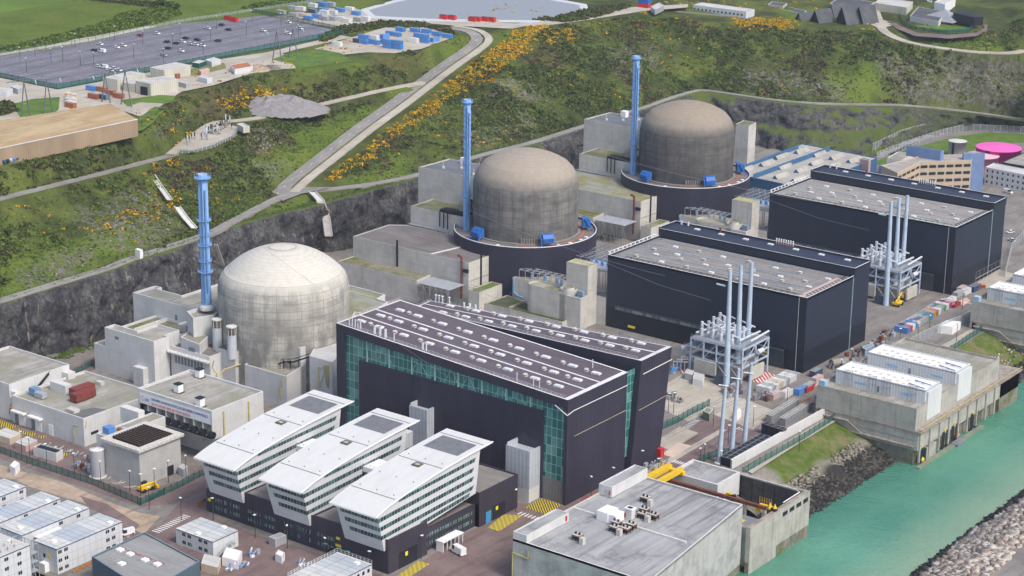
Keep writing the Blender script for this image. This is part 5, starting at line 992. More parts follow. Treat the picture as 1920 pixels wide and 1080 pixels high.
# pipe rack between skirt and hall
t = U(thing('pipe_rack', 'tangle of galvanised pipe racks between the middle dome skirt and its hall', 'pipe rack', (-485, 728, 0))); UN1[t.name] = 'tangle of galvanised pipe racks between the farthest dome skirt and its hall'
def rack(m):
    for x in np.arange(-503, -467.9, 3.5):
        for y in (720, 728, 740): m.tube((x, y, 0), (x, y, 19), .18, 4)
        m.tube((x, 720, 19), (x, 740, 19), .16, 4); m.tube((x, 720, 14), (x, 740, 14), .16, 4)
    for y in np.arange(720, 740.1, 2.5): m.tube((-503, y, 19.2), (-468, y, 19.2), .2, 4)
    for y in (722, 725, 731, 736): m.tube((-503, y, 14.4), (-468, y, 14.4), .5, 6)
part(t, 'frame', M_STEEL, rack); part(t, 'pipe', paint('pipe_pale2', (.50, .48, .44), .6, .2), lambda m: m.tube((-500, 712, 9), (-468, 708, 9), 1.0, 8)); part(t, 'valve', paint('valve_blue', (.05, .26, .62), .5, .1), lambda m: [m.lathe(-488+i*1.5, 712+(i % 2)*1.6, [(.55, 20.4), (.55, 21.6), (.01, 22)], 6) for i in range(7)]); part(t, 'deck', M_STEEL, lambda m: (m.box(-490, -474, 708, 717, 19.9, 20.1), rail(m, [(-490, 708, 20.1), (-474, 708, 20.1)], 1.2, 2)))
# ------------------------------------------------------------------ turbine halls
TX0, TX1, TY0, TY1, TY2 = -467.6, -371.6, 694.3, 733.7, 747.2
R_HALL = {}
def hall_roof(name, a, b, st, tan):
    t_ = NT(name); q = t_.n('ShaderNodeSeparateXYZ'); t_.l(t_.g.outputs['Position'], q.inputs[0]); n = t_.noise(t_.pos(.12, 1, 1), .18, 6, .65); n2 = t_.noise(t_.pos(), .10, 5, .65); n3 = t_.noise(t_.pos(.25, 1, 1), 1.0, 4, .7)
    c = t_.mix(t_.ramp(n, [(.38, 0.0), (.64, 1.0)]), a, b); c = t_.mix(t_.ramp(n2, [(.45, 0.0), (.66, .8)]), c, tan); c = t_.mix(t_.ramp(n3, [(.54, 0.0), (.70, .55)]), c, st); MATS[name] = t_.done(c, .9, 0, .15); return MATS[name]
def turbine_hall(dy, label, rm, extra):
    t = thing('turbine_hall', label, 'turbine hall', ((TX0+TX1)/2, TY0+dy, 0)); y0, y1, y2 = TY0+dy, TY1+dy, TY2+dy; zA, zB, zs = 31.8, 34.9, 8.75
    part(t, 'walls', CL_NAVY, lambda m: (m.quad((TX0, y0, zs), (TX1, y0, zs), (TX1, y0, zA-.3), (TX0, y0, zA-.3)), m.quad((TX1, y0, zs), (TX1, y2, zs), (TX1, y2, zA-.4), (TX1, y0, zA-.4)), m.quad((TX0, y2, zs), (TX0, y0, zs), (TX0, y0, zA), (TX0, y2, zA)), m.quad((TX1, y2, 0), (TX0, y2, 0), (TX0, y2, zB), (TX1, y2, zB)), m.box(TX0-.1, TX1+.25, y1, y2+.1, zA-.4, zB)))
    part(t, 'lower_walls', CL_NAVY_LOW, lambda m: (m.quad((TX0, y0+.1, 0), (TX1-.1, y0+.1, 0), (TX1-.1, y0+.1, zs), (TX0, y0+.1, zs)), m.quad((TX1-.1, y0+.1, 0), (TX1-.1, y2, 0), (TX1-.1, y2, zs), (TX1-.1, y0+.1, zs)), m.quad((TX0+.1, y2, 0), (TX0+.1, y0+.1, 0), (TX0+.1, y0+.1, zs), (TX0+.1, y2, zs))))
    part(t, 'corner_strip', CL_NAVY_LOW, lambda m: m.box(TX1-3.4, TX1-.02, y0-.04, y0, zs, zA-.4)); part(t, 'downpipe', M_STEEL, lambda m: m.tube((TX1-3.5, y0-.15, 0), (TX1-3.5, y0-.15, zA-.5), .13, 5))
    part(t, 'glass_slot', glazing('slot_glass', (.10, .15, .16), (.36, .42, .42), 3.0, 60, .1, (.22, .32, .33), .3), lambda m: m.box(TX1-.05, TX1+.06, y1-.9, y1-.1, 0, zA-.5))
    part(t, 'window_strip', glazing('strip_glass', (.11, .13, .13), (.33, .36, .37), 2.4, 40, .12, (.42, .48, .44), .3), lambda m: m.box(TX0+4.6, TX1-38, y0-.12, y0, 8.4, 9.9)); part(t, 'drip_ledge', paint('ledge_navy', (.05, .06, .085), .6, .1), lambda m: m.box(TX0+4.6, TX1-38, y0-.5, y0-.1, 9.9, 10.3))
    part(t, 'roof', [rm, C_WEB, CL_NAVY], lambda m: (m.quad((TX0+.5, y0+.5, zA-.9), (TX1-.5, y0+.5, zA-.9), (TX1-.5, y1, zA-.9), (TX0+.5, y1, zA-.9)), [m.box(*b, zA-1.0, zA, 2, 1) for b in ((TX0, TX1, y0, y0+.5), (TX0, TX0+.5, y0+.5, y1), (TX1-.5, TX1, y0+.5, y1))]))
    part(t, 'high_roof', [rm, C_WEB, CL_NAVY], lambda m: (m.quad((TX0+.5, y1+.5, zB-.1), (TX1-.3, y1+.5, zB-.1), (TX1-.3, y2-.5, zB-.1), (TX0+.5, y2-.5, zB-.1)), [m.box(*b, zB-.5, zB+.7, 2, 1) for b in ((TX0-.1, TX1+.25, y2-.4, y2+.1), (TX0-.1, TX0+.4, y1, y2-.4))], [m.box(*b, zB-.5, zB+.12, 2, 1) for b in ((TX0+.4, TX1-.25, y1, y1+.4), (TX1-.25, TX1+.25, y1, y2-.4))]))
    M_TAN = paint('walkway_tan', (.36, .27, .19), .9, .2, .6); M_PIP = paint('roof_pipe', (.52, .53, .55), .6, .1)
    part(t, 'roof_walkway', M_TAN, lambda m: ([m.box(TX0+9, TX1-9, y, y+.55, zA-.9, zA-.84) for y in (y0+6, y0+19, y0+32)], m.box(TX1-9.6, TX1-9, y0+6, y0+32, zA-.9, zA-.83), m.box(TX0+10, TX1-10, y1+5.6, y1+6.2, zB-.1, zB-.04))); part(t, 'roof_pipe', M_PIP, lambda m: [m.tube((TX0+4, y, zA-.6), (TX1-6, y, zA-.6), .13, 4) for y in (y0+4, y0+9, y0+14.5, y0+23, y0+25, y0+35, y0+36.6)])
    rr = random.Random(int(5+dy))
    for i in range(7):
        for j, yy in enumerate((7.5, 15.5, 21, 30.5)):
            x = TX0+9+i*12.4+(j % 2)*4.5+rr.random(); y = y0+yy
            if x < TX1-5: part(t, 'skylight' if (i+j) % 2 else 'roof_vent', [M_SKY, M_VENT], lambda m: m.box(x-1.1, x+1.1, y-.8, y+.8, zA-.9, zA-.35, (i+j+1) % 2) if (i+j) % 2 else (m.box(x-.8, x+.8, y-.7, y+.7, zA-.9, zA-.4, 1), m.lathe(x, y, [(.5, zA-.4), (.5, zA-.1), (1.0, zA), (.01, zA+.3)], 8, 1)))
    for i in range(7): part(t, 'skylight', M_SKY, lambda m: m.box(TX0+13+i*12.3, TX0+15.4+i*12.3, y1+8, y1+9.6, zB-.1, zB+.45))
    for i in range(8): part(t, 'flue_pipe', [paint('pipe_pink', (.55, .36, .34), .6, .1) if not dy else M_PIP, M_WHITE], lambda m: (m.tube((TX0+52+i*1.15, y2-1.2, zB), (TX0+52+i*1.15, y2-1.2, zB+1.2), .3, 6), m.tube((TX0+52+i*1.15, y2-1.2, zB+1.2), (TX0+52+i*1.15, y2-1.2, zB+2.4), .3, 6, 1)))
    for x in (4, 7.5, 24): part(t, 'flue_pipe', [MATS['pipe_pale'], M_RUST], lambda m: m.lathe(TX0+x, y2-1.4, [(.45, zB), (.45, zB+2.0), (.35, zB+2.0), (.01, zB+1.8)], 8, mats=[1 if x > 20 else 0, 1, 1]))
    part(t, 'lightning_rail', M_BLACK, lambda m: ([m.tube((TX0+8+i*2.9, y0+.3, zA-.2), (TX0+8+i*2.9, y0+2.2, zA+.3), .14, 4) for i in range(29)], m.tube((TX0+8, y0+2.2, zA+.2), (TX1-3, y0+2.2, zA+.2), .1, 4), [m.tube((TX1-.4, y0+3+i*2.6, zA-.2), (TX1-2.2, y0+3+i*2.6, zA+.3), .14, 4) for i in range(13)], m.tube((TX1-2.2, y0+3, zA+.2), (TX1-2.2, y1-2, zA+.2), .1, 4))); part(t, 'roof_gallery', M_WHITE, lambda m: ([m.box(TX0-.7, TX0-.3, y0+2+i*3.2, y0+2.5+i*3.2, zA-.4, zA+1.0) for i in range(12)], m.box(TX0-.6, TX0-.4, y0+1, y1-1, zA+.8, zA+1.0)))
    if not dy: part(t, 'roof_marking', paint('slab_pink', (.52, .40, .36), .85, .25, 1.5), lambda m: m.box(TX1-5.5, TX1-2.4, y0+2, y1-5, zA-.9, zA-.75))
    else: part(t, 'roof_marking', paint('patch_green', (.36, .42, .40), .85, .2, .6), lambda m: m.prism([(TX1-46, y0+1), (TX1-5, y0+1), (TX1-9, y0+6), (TX1-24, y0+7), (TX1-30, y0+4)], zA-.9, zA-.82))
    part(t, 'gate', paint('gate_navy', (.050, .058, .070), .5, .1), lambda m: m.box(TX1-27, TX1-9, y0-.25, y0, 0, 7.3)); part(t, 'gate_beam', paint('beam_navy', (.075, .085, .10), .5, .1), lambda m: m.box(TX1-40, TX1-9, y0-.45, y0-.1, 7.3, 8.1))
    if not dy: part(t, 'gate_sign', M_SIGNY, lambda m: m.box(TX1-21, TX1-15.8, y0-.34, y0-.25, 5.0, 5.9)); part(t, 'wall_sign', M_SIGNY, lambda m: m.box(TX0+12, TX0+15.5, y0-1.2, y0-.9, 2.2, 3.1))
    part(t, 'cable', paint('cable_grey', (.16, .17, .20), .6, .1), lambda m: m.path([(TX0+.5, y0-1.2, 28.4), (TX0+30, y0-6, 25.7), (TX0+60, y0-14, 27.0)], .10, 4))
    return t
h2 = turbine_hall(0, 'navy clad turbine hall with tan-striped grey roof, nearer of the two twin halls', hall_roof('hall_roof_near', (.17, .17, .18), (.25, .245, .24), (.10, .10, .105), (.28, .26, .235)), 0); h1 = turbine_hall(DY, 'navy clad turbine hall with a patched grey roof, farther of the two twin halls', hall_roof('hall_roof_far', (.24, .23, .22), (.30, .285, .27), (.16, .155, .15), (.33, .31, .285)), 1)
# transformer platform with bushings, coolers and slanting line masts
t = U(thing('transformer_platform', 'galvanised transformer platform crowded with pale bushings beside the nearer twin hall', 'transformer', (-398, 676, 0))); UN1[t.name] = 'galvanised transformer platform crowded with pale bushings beside the farther twin hall'
M_LBLUE = paint('steel_pale_blue', (.42, .50, .60), .5, .15); M_BUSH = paint('bushing_pale', (.56, .59, .63), .5, .12); M_COOL = paint('cooler_cream', (.50, .48, .42), .6, .12)
QX0, QX1, QY0, QY1 = -408, -384, 667, 687
def tp(m):
    for x in np.linspace(QX0, QX1, 5):
        for y in (QY0, (QY0+QY1)/2, QY1): m.tube((x, y, 0), (x, y, 14.8), .42, 6)
    for z in (7.2, 10.8, 14.8):
        for y in (QY0, (QY0+QY1)/2, QY1): m.box(QX0, QX1, y-.25, y+.25, z-.7, z)
        for x in np.linspace(QX0, QX1, 5): m.box(x-.25, x+.25, QY0, QY1, z-.7, z-.05)
    for x in np.linspace(QX0, QX1, 5)[:-1]: m.tube((x, QY0, 7.2), (x+6, QY0, 14.2), .2, 4); m.tube((x+6, QY0, .5), (x, QY0, 6.8), .2, 4)
    for y in (QY0, (QY0+QY1)/2): m.tube((QX1, y, 7.2), (QX1, y+10, 14.2), .2, 4)
part(t, 'frame', M_LBLUE, tp); part(t, 'deck', paint('grating', (.30, .33, .35), .6, .2, 2), lambda m: (m.box(QX0, QX1, QY0, QY1, 14.8, 15.0), m.box(QX0-2.5, QX0+6, QY0-1, QY0+9, 10.9, 11.1))); part(t, 'deck_rail', M_STEEL, lambda m: (rail(m, [(QX0, QY0, 15), (QX1, QY0, 15), (QX1, QY1, 15)], 1.3, 1.5), rail(m, [(QX0-2.5, QY0-1, 11), (QX0+6, QY0-1, 11)], 1.3, 1.5)))
rr = random.Random(3)
for i in range(4):
    for j in range(4):
        x = QX0+2.5+i*4.6+rr.random(); y = QY0+3+j*4.4+rr.random(); h = 3.2+2.8*rr.random()+(1.8 if i < 2 else 0); part(t, 'bushing', M_BUSH, lambda m: (m.lathe(x, y, [(.75, 15), (.75, 15+h*.5), (.5, 15+h*.55), (.62, 15+h*.7), (.62, 15+h), (.01, 15+h+.1)], 10), m.tube((x, y, 15+h*.9), (x+2.6, y+.6, 15+h*.75), .34, 6)))
part(t, 'bus_pipe', M_BUSH, lambda m: [m.tube((QX0+1+k*5, QY0+2, 16.4+(k % 3)*.8), (QX0+5+k*4, QY1-2, 17.0+(k % 2)), .45, 6) for k in range(6)])
for i, x in enumerate((-407, -399.5, -392)): part(t, 'transformer_tank', paint('tank_warm', (.40, .37, .32), .6, .15), lambda m: m.box(x, x+5.6, QY0+3, QY1-3, .5, 7.0))
def cooler(x, y, w, h, z, ax):
    c = part(t, 'cooler_bank', M_COOL, lambda m: m.box(x, x+w, y-.8, y, z, z+h) if ax == 0 else m.box(x, x+.8, y, y+w, z, z+h)); n = int(w/1.9)
    part(c, 'fan', M_BLACK, lambda m: [[m.tube((x+1.1+i*w/n, y-.84, z+.9+k*h/3), (x+1.1+i*w/n, y-.8, z+.9+k*h/3), .62, 10) if ax == 0 else m.tube((x+.8, y+1.1+i*w/n, z+.9+k*h/3), (x+.85, y+1.1+i*w/n, z+.9+k*h/3), .62, 10) for i in range(n)] for k in range(3)])
cooler(-405.5, QY0-.4, 10, 5.4, 1.2, 0); cooler(QX1+1.2, QY0+4, 10, 5.2, 1.0, 1)
part(t, 'conservator', M_BUSH, lambda m: m.tube((-413, 668, 8.6), (-409, 672, 9.2), 1.2, 10)); part(t, 'conservator', M_BUSH, lambda m: m.tube((QX1+1.5, QY0+9, 11.5), (QX1+1.5, QY0+13, 11.5), 1.0, 10)); part(t, 'pump_box', paint('box_slate', (.06, .085, .12), .5, .15), lambda m: m.box(-393, -386.5, QY0-6, QY0-2.6, 0, 3.2))
part(t, 'low_pipes', M_STEEL, lambda m: [m.path([(-414+i*1.3, 664+i*.8, .3), (-414+i*1.3, 664+i*.8, 4+i % 3), (-408, 667+i, 4+i % 3)], .22, 5) for i in range(7)])
for i, (bx, by, tx, ty, zt, k) in enumerate(((-387.4, 661.3, -1.6, 1.6, 47.2, 'left'), (-388.6, 671.5, -1.5, 1.4, 46.6, 'middle'), (-390.4, 681.5, -.6, 1.4, 45.6, 'right'))):
    q = U(thing('line_mast', k+' one of three tapering pale blue masts at the platform of the nearer twin hall', 'mast', (bx, by, 0), group='pale blue line masts by the twin halls')); UN1[q.name] = k+' one of three tapering pale blue masts at the platform of the farther twin hall'
    part(q, 'shaft', M_LBLUE, lambda m: (m.tube((bx, by, 0), (bx+tx, by+ty, zt), 1.32, 12, 0, .72)), True); part(q, 'insulator', paint('insulator', (.40, .56, .56), .3, .1), lambda m: (m.tube((bx+tx-5.5, by+ty-.6, zt-6.4), (bx+tx-1.8, by+ty-.2, zt-6.6), .38, 6)) if i == 0 else m.tube((bx+tx-4, by+ty+.6, zt-4.6), (bx+tx-.8, by+ty+.2, zt-4.8), .36, 6))
for t in list(UNIT):
    if t.name not in UN1: continue
    dup(t, (t.location.x, t.location.y+DY, t.location.z), label=UN1[t.name])
for o in bpy.data.objects:   # the farther unit keeps a lighter, greener roof
    if o.parent and o.name.startswith('roof') and o.parent.name.startswith('auxiliary_building.'):
        o.data = o.data.copy(); o.data.materials[0] = R_GREEN
# ================================================================== LOWER LEFT: workshops, banner building, cooling box, cabins
def text_part(root, name, body, x, y, z, size, mat, ax='y', gap=1.0):
    c = bpy.data.curves.new(name, 'FONT'); c.body = body; c.size = size; c.space_character = gap; c.extrude = .02; o = bpy.data.objects.new(name, c); me = bpy.data.meshes.new_from_object(o); bpy.data.objects.remove(o); bpy.data.curves.remove(c)
    me.materials.clear(); me.materials.append(mat); r = Matrix.Rotation(math.pi/2, 4, 'X'); L = LOCS[root.name]
    if ax == 'x': r = Matrix.Rotation(math.pi/2, 4, 'Z') @ r
    me.transform(Matrix.Translation((x-L[0], y-L[1], z-L[2])) @ r); o = bpy.data.objects.new(name, me); COL.objects.link(o); o.parent = root; return o
t = building('concrete_building', 'long low concrete workshop with two rust-red roof coolers', 'building', [(-573.2, 460.3), (-534.4, 460.3), (-534.4, 495.6), (-573.2, 495.6)], 0, 10.8, roof=R_GREY)
part(t, 'roof_patch', paint('patch_dark', (.14, .14, .14), .9, .15), lambda m: m.poly([(-546, 461, 9.94), (-535, 461, 9.94), (-535, 474, 9.94), (-542, 472, 9.94)])); part(t, 'roof_hatch', M_VENT, lambda m: (m.box(-547, -542.5, 463, 466, 9.9, 11), m.box(-560, -557, 489, 491, 9.9, 11.3)))
part(t, 'roof_lobby', [C_NEW, C_EDGE], lambda m: m.box(-568.5, -560, 474.5, 477.5, 9.9, 13.4, 0, 1)); part(t, 'chiller', [paint('chiller_blue', (.16, .27, .42), .6, .1), M_STEEL], lambda m: (m.box(-570.5, -567, 466, 468.8, 10.2, 12.8), m.box(-567, -562.5, 465.5, 468, 10.2, 12, 1)))
for dx in (0, 4.6):
    cl = part(t, 'roof_cooler', paint('cooler_red', (.20, .045, .035), .7, .2), lambda m: m.box(-557.5+dx, -553.8+dx, 474-dx*.8, 483.5-dx*.8, 10.6, 13.3)); part(cl, 'fan', M_STEEL, lambda m: [m.lathe(-555.6+dx, 475.5+i*2.2-dx*.8, [(.85, 13.3), (.85, 13.8), (.7, 13.8), (.01, 13.5)], 10) for i in range(4)])
    part(cl, 'skid', M_RUST, lambda m: m.box(-558+dx, -553.4+dx, 473.6-dx*.8, 484-dx*.8, 9.9, 10.55))
for a, b in ((-572.6, -565.5), (-563.5, -556.5)): part(t, 'door_canopy', [M_WHITE, C_EDGE], lambda m: m.box(a, b, 458.6, 460.3, 5.0, 5.6)); part(t, 'door', M_WHITE, lambda m: m.box(a+2.6, b-.8, 460.18, 460.32, 0, 4.4)); part(t, 'shutter', M_LOUVRE, lambda m: m.box(a+.5, a+2.4, 460.2, 460.32, 0, 4.4))
part(t, 'door', M_WHITE, lambda m: m.box(-553.5, -551.2, 460.18, 460.32, 0, 4.2)); part(t, 'gas_pipe', M_YPIPE, lambda m: (m.path([(-534.1, 461.5, 9.8), (-534.1, 460.9, 7.2), (-539.5, 460, 7.4), (-539.5, 460, 1.2)], .16), m.path([(-575, 460.1, 5.8), (-566.5, 460.1, 5.8), (-566.5, 460.1, 9)], .12))); part(t, 'window', M_DGLASS, lambda m: m.box(-534.38, -534.3, 463.5, 467, 3.6, 4.7))
t = building('concrete_building', 'flat-roofed concrete block with a black outside stair at the left edge', 'building', [(-610, 461), (-575.3, 461), (-575.3, 490), (-610, 490)], 0, 14.3); part(t, 'steel_stair', M_BLACK, lambda m: (m.tube((-574.8, 474, 9.8), (-574.8, 479.5, 13.6), .45, 4), m.tube((-574.2, 474, 10.9), (-574.2, 479.5, 14.7), .12, 4), m.box(-575.2, -573.4, 471, 474.2, 9.4, 9.8)))
part(t, 'side_strip', [C_NEW, R_GREY, C_EDGE], lambda m: (m.flat(rect(-575.2, -573.25, 461, 494), 0, 9.6, .5, .3), m.box(-575.2, -571.5, 486, 489.5, 9, 12.4, 0, 2), m.box(-575.2, -570.5, 490.5, 494.5, 0, 9.0, 0, 2))); part(t, 'wall_unit', [C_EDGE, M_RED], lambda m: (m.box(-575.2, -573, 461.6, 464, 9.6, 11.6), m.path([(-573.3, 461.8, 9.7), (-575, 460.7, 6), (-576, 460.8, 2.5)], .12, 4, 1)))
# pumping building with the banner
BX0, BX1, BY0, BY1, BZ = -524.3, -486.9, 477.55, 503.6, 20.0
t = thing('banner_building', 'concrete building with a white banner above a row of black round ducts', 'building', (-505, 490, 0))
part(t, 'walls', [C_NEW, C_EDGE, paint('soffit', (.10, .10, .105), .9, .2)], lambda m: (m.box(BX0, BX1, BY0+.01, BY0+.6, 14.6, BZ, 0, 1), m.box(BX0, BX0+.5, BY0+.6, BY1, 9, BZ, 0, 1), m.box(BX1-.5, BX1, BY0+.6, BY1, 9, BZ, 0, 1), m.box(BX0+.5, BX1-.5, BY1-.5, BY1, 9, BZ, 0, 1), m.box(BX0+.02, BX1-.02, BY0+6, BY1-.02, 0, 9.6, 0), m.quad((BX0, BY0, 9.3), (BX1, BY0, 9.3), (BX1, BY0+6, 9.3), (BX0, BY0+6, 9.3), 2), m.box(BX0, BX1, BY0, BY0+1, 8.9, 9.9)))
part(t, 'roof', R_GREY, lambda m: m.quad((BX0+.5, BY0+.6, BZ-.9), (BX1-.5, BY0+.6, BZ-.9), (BX1-.5, BY1-.5, BZ-.9), (BX0+.5, BY1-.5, BZ-.9))); part(t, 'intake_slope', paint('slope_tan', (.36, .33, .27), .9, .25), lambda m: m.quad((BX0, BY0+4, 14.6), (BX1, BY0+4, 14.6), (BX1, BY0+.8, 9.9), (BX0, BY0+.8, 9.9)))
for i in range(9): part(t, 'fin', C_EDGE, lambda m: m.box(BX0+.05+i*4.62, BX0+.5+i*4.62, BY0+.05, BY0+4, 9.9, 14.6))
for i in range(9): part(t, 'round_duct', M_BLACK, lambda m: (m.tube((BX0+.4+i*4.5, BY0-.3, 11.1), (BX0+2.3+i*4.5, BY0-.3, 11.1), 1.35, 12)))
part(t, 'duct_rail', M_BLACK, lambda m: m.tube((BX0, BY0-.4, 9.9), (BX1, BY0-.4, 9.9), .42, 6)); part(t, 'gas_pipe', M_YPIPE, lambda m: [m.tube((BX1+.25, BY0+s, 3), (BX1+.25, BY0+s, 18.4), .3, 6) for s in (5.6, 18.2)]); part(t, 'wall_box', C_EDGE, lambda m: m.box(-500.5, -496.5, BY0+4.6, BY0+6, 4.8, 8.4))
for x, y in ((-511.5, 485.5), (-495.2, 480.2), (-517, 501.5)): part(t, 'roof_stack', [M_WHITE, M_BLACK], lambda m: (m.box(x-1.2, x+1.2, y-1.2, y+1.2, 19.1, 22.2), m.box(x-1.35, x+1.35, y-1.35, y+1.35, 22.2, 22.5, 1), m.box(x-1.6, x+1.9, y-1.5, y+1.5, 19.1, 19.25, 1)))
part(t, 'banner', paint('banner_white', (.76, .76, .78), .6, .05), lambda m: m.box(BX0+1, BX1-.9, BY0-.06, BY0, 14.75, 18.6)); MB_, MR_ = paint('ink_blue', (.06, .10, .30), .6, .05), paint('ink_red', (.62, .10, .06), .6, .05); ty = BY0-.1
text_part(t, 'banner_text', 'DERNIÈRE LIGNE DROITE POUR DÉMARRER FLAMANVILLE 3', BX0+7.0, ty, 17.0, 1.3, MB_, gap=.8); text_part(t, 'banner_text', 'EN TOUTE SÉCURITÉ, EN TOUTE SÛRETÉ.', BX0+7.2, ty, 15.25, 1.3, MR_, gap=.8); text_part(t, 'banner_text', 'EDF', BX0+3.9, ty, 16.1, 1.25, MB_, gap=.85)
part(t, 'banner_emblem', MR_, lambda m: [m.poly([(BX0+2.6+r*math.cos(q), ty, 16.7+r*math.sin(q)) for r, q in ((.35, a), (.95, a-.22), (1.15, a), (.95, a+.22))]) for a in np.arange(.4, 6.6, 1.047)])
# concrete cooling box with a grille of beams
t = building('cooling_box', 'square bare concrete box with rows of dark beams across its open top', 'building', rect(-508.6, -491.2, 446.9, 466.2), 0, 13.4, concrete('concrete_raw', (.44, .435, .42), (.24, .24, .235), (8, 3.3), .25, .88, .35), paint('box_floor', (.30, .235, .16), .9, .3), C_EDGE, 1.0, th=1.2)
part(t, 'rim', paint('rim_chalk', (.58, .55, .49), .95, .35, 1.5), lambda m: [m.box(*b, 13.0, 13.95) for b in ((-509.6, -490.2, 445.9, 448.4), (-509.6, -490.2, 464.8, 467.2), (-509.6, -506.9, 448.4, 464.8), (-492.8, -490.2, 448.4, 464.8))])
M_BEAM = paint('beam_brown', (.055, .035, .025), .85, .3, 1)
for i in range(12): part(t, 'beam', M_BEAM, lambda m: m.box(-506.8, -492.9, 449.2+i*1.27, 449.85+i*1.27, 13.0, 14.5))
part(t, 'opening', M_BLACK, lambda m: m.box(-491.25, -491.1, 459.5, 462.5, 0, 3.6)); part(t, 'tray', C_EDGE, lambda m: (m.lathe(-502, 446.6, [(3.6, .2), (3.6, .5)], 14, a0=math.pi, a1=2*math.pi), m.lathe(-496.5, 446.6, [(3.6, .2), (3.6, .5)], 14, a0=math.pi, a1=2*math.pi)))
t = building('concrete_annex', 'low concrete annex with a bright blue roof box beside the cooling box', 'building', rect(-515.5, -508.7, 449.5, 476), 0, 13.2, par=.5); part(t, 'roof_box', paint('box_blue', (.10, .25, .58), .5, .1), lambda m: m.box(-515, -511.8, 452, 455, 12.7, 15)); part(t, 'screen_wall', [C_NEW, C_EDGE], lambda m: m.box(-525, -515.6, 469.5, 472.5, 10, 15, 0, 1)); part(t, 'plant', [M_STEEL, M_ORANGE], lambda m: (m.lathe(-510.5, 458, [(1.1, 12.7), (1.1, 14), (.01, 14.2)], 10), m.box(-512.5, -511.2, 456.5, 457.6, 12.7, 13.9, 1)))
p = W(184, 893, 0); t = thing('silo', 'grey cylindrical silo with a ribbed pale top beside the cooling box', 'silo', p); part(t, 'drum', cladding('silo_grey', (.36, .36, .38), .6, .5, .1), lambda m: m.lathe(p.x, p.y, [(2.5, 0), (2.5, 10.2)], 24)); part(t, 'cone', M_WHITE, lambda m: m.lathe(p.x, p.y, [(2.6, 10.2), (.3, 11.1), (.01, 11.1)], 24)); part(t, 'rib', MATS['seam_grey'], lambda m: [m.tube((p.x+2.6*math.cos(a), p.y+2.6*math.sin(a), 10.3), (p.x+.3*math.cos(a), p.y+.3*math.sin(a), 11.2), .07, 3) for a in np.arange(0, 6.2, .45)]); part(t, 'plinth', C_EDGE, lambda m: m.lathe(p.x, p.y, [(3.1, 0), (3.1, .35), (2.5, .4)], 20))
# stacked modular cabins
def cabin_wall():
    t = NT('cabin_wall'); v, u, q = t.wallco(); c = t.mix(1.0, (.60, .615, .63), t.brick(v, 1.0, .95, .62, 2.45, 2.75, ms=.06), 'MULTIPLY'); n = t.noise(t.pos(1, 1, .25), .6, 4, .6); c = t.mix(t.ramp(n, [(.5, 0.0), (.8, .4)]), c, (.40, .39, .37)); return t.done(c, .55, 0, .3)
def cabin_roof():
    t = NT('cabin_roof'); q = t.n('ShaderNodeSeparateXYZ'); t.l(t.g.outputs['Position'], q.inputs[0]); cb = t.n('ShaderNodeCombineXYZ'); t.l(q.outputs[1], cb.inputs[0]); t.l(q.outputs[0], cb.inputs[1])
    wn = t.n('ShaderNodeTexWhiteNoise', noise_dimensions='1D'); t.l(t.math('FLOOR', t.math('MULTIPLY', q.outputs[1], 1/2.45)), wn.inputs['W']); c = t.mix(t.ramp(wn.outputs[0], [(.2, 0.0), (.9, 1.0)]), (.40, .44, .48), (.58, .58, .55)); c = t.mix(1.0, c, t.brick(cb.outputs[0], 1.0, 1.0, .45, 2.45, 6.0, ms=.10), 'MULTIPLY'); n = t.noise(t.pos(), .5, 5, .65); c = t.mix(t.ramp(n, [(.48, 0.0), (.75, .5)]), c, (.34, .33, .31)); return t.done(c, .6, 0, .3)
CW, CR = cabin_wall(), cabin_roof(); M_TRIM = paint('trim_navy', (.045, .055, .085), .5, .1); M_WIN = paint('window_dark', (.02, .022, .03), .2, .3, spec=.5)
def cabins(name, label, front, left, right, z, floors, wx=None, wy=(), unit=2.45, roof=CR, cat='cabin block', group=None):
    x0, x1, y0, y1 = corners(front, left, right, z); fh = z/floors; t = thing(name, label, cat, ((x0+x1)/2, (y0+y1)/2, 0), group=group)
    part(t, 'walls', CW, lambda m: m.box(x0, x1, y0, y1, 0, z-.25)); part(t, 'roof', [roof, M_TRIM], lambda m: (m.box(x0-.08, x1+.08, y0-.08, y1+.08, z-.3, z, 1, 0)))
    ys = wx if wx is not None else [i for i in range(int((y1-y0)/unit)) if i % 3 != 2]
    for f in range(floors):
        for i in ys:
            if y0+(i+1)*unit < y1: part(t, 'window', M_WIN, lambda m: (m.box(x1-.02, x1+.05, y0+i*unit+.45, y0+i*unit+1.1, f*fh+1.0, f*fh+2.1), m.box(x1-.02, x1+.05, y0+i*unit+1.25, y0+i*unit+1.9, f*fh+1.0, f*fh+2.1)))
        for i in wy: part(t, 'window', M_WIN, lambda m: (m.box(x0+i*2.45+.45, x0+i*2.45+1.1, y0-.05, y0+.02, f*fh+1.0, f*fh+2.1), m.box(x0+i*2.45+1.25, x0+i*2.45+1.9, y0-.05, y0+.02, f*fh+1.0, f*fh+2.1)))
    for s in (.12, .88): part(t, 'roof_unit', M_WHITE, lambda m: m.box((x0+x1)/2-1+4*s, (x0+x1)/2+.6+4*s, y0+(y1-y0)*s-.8, y0+(y1-y0)*s+.8, z, z+.5))
    LOCS[t.name+'#'] = (x0, x1, y0, y1); return t
G_ = 'rows of white modular cabins'
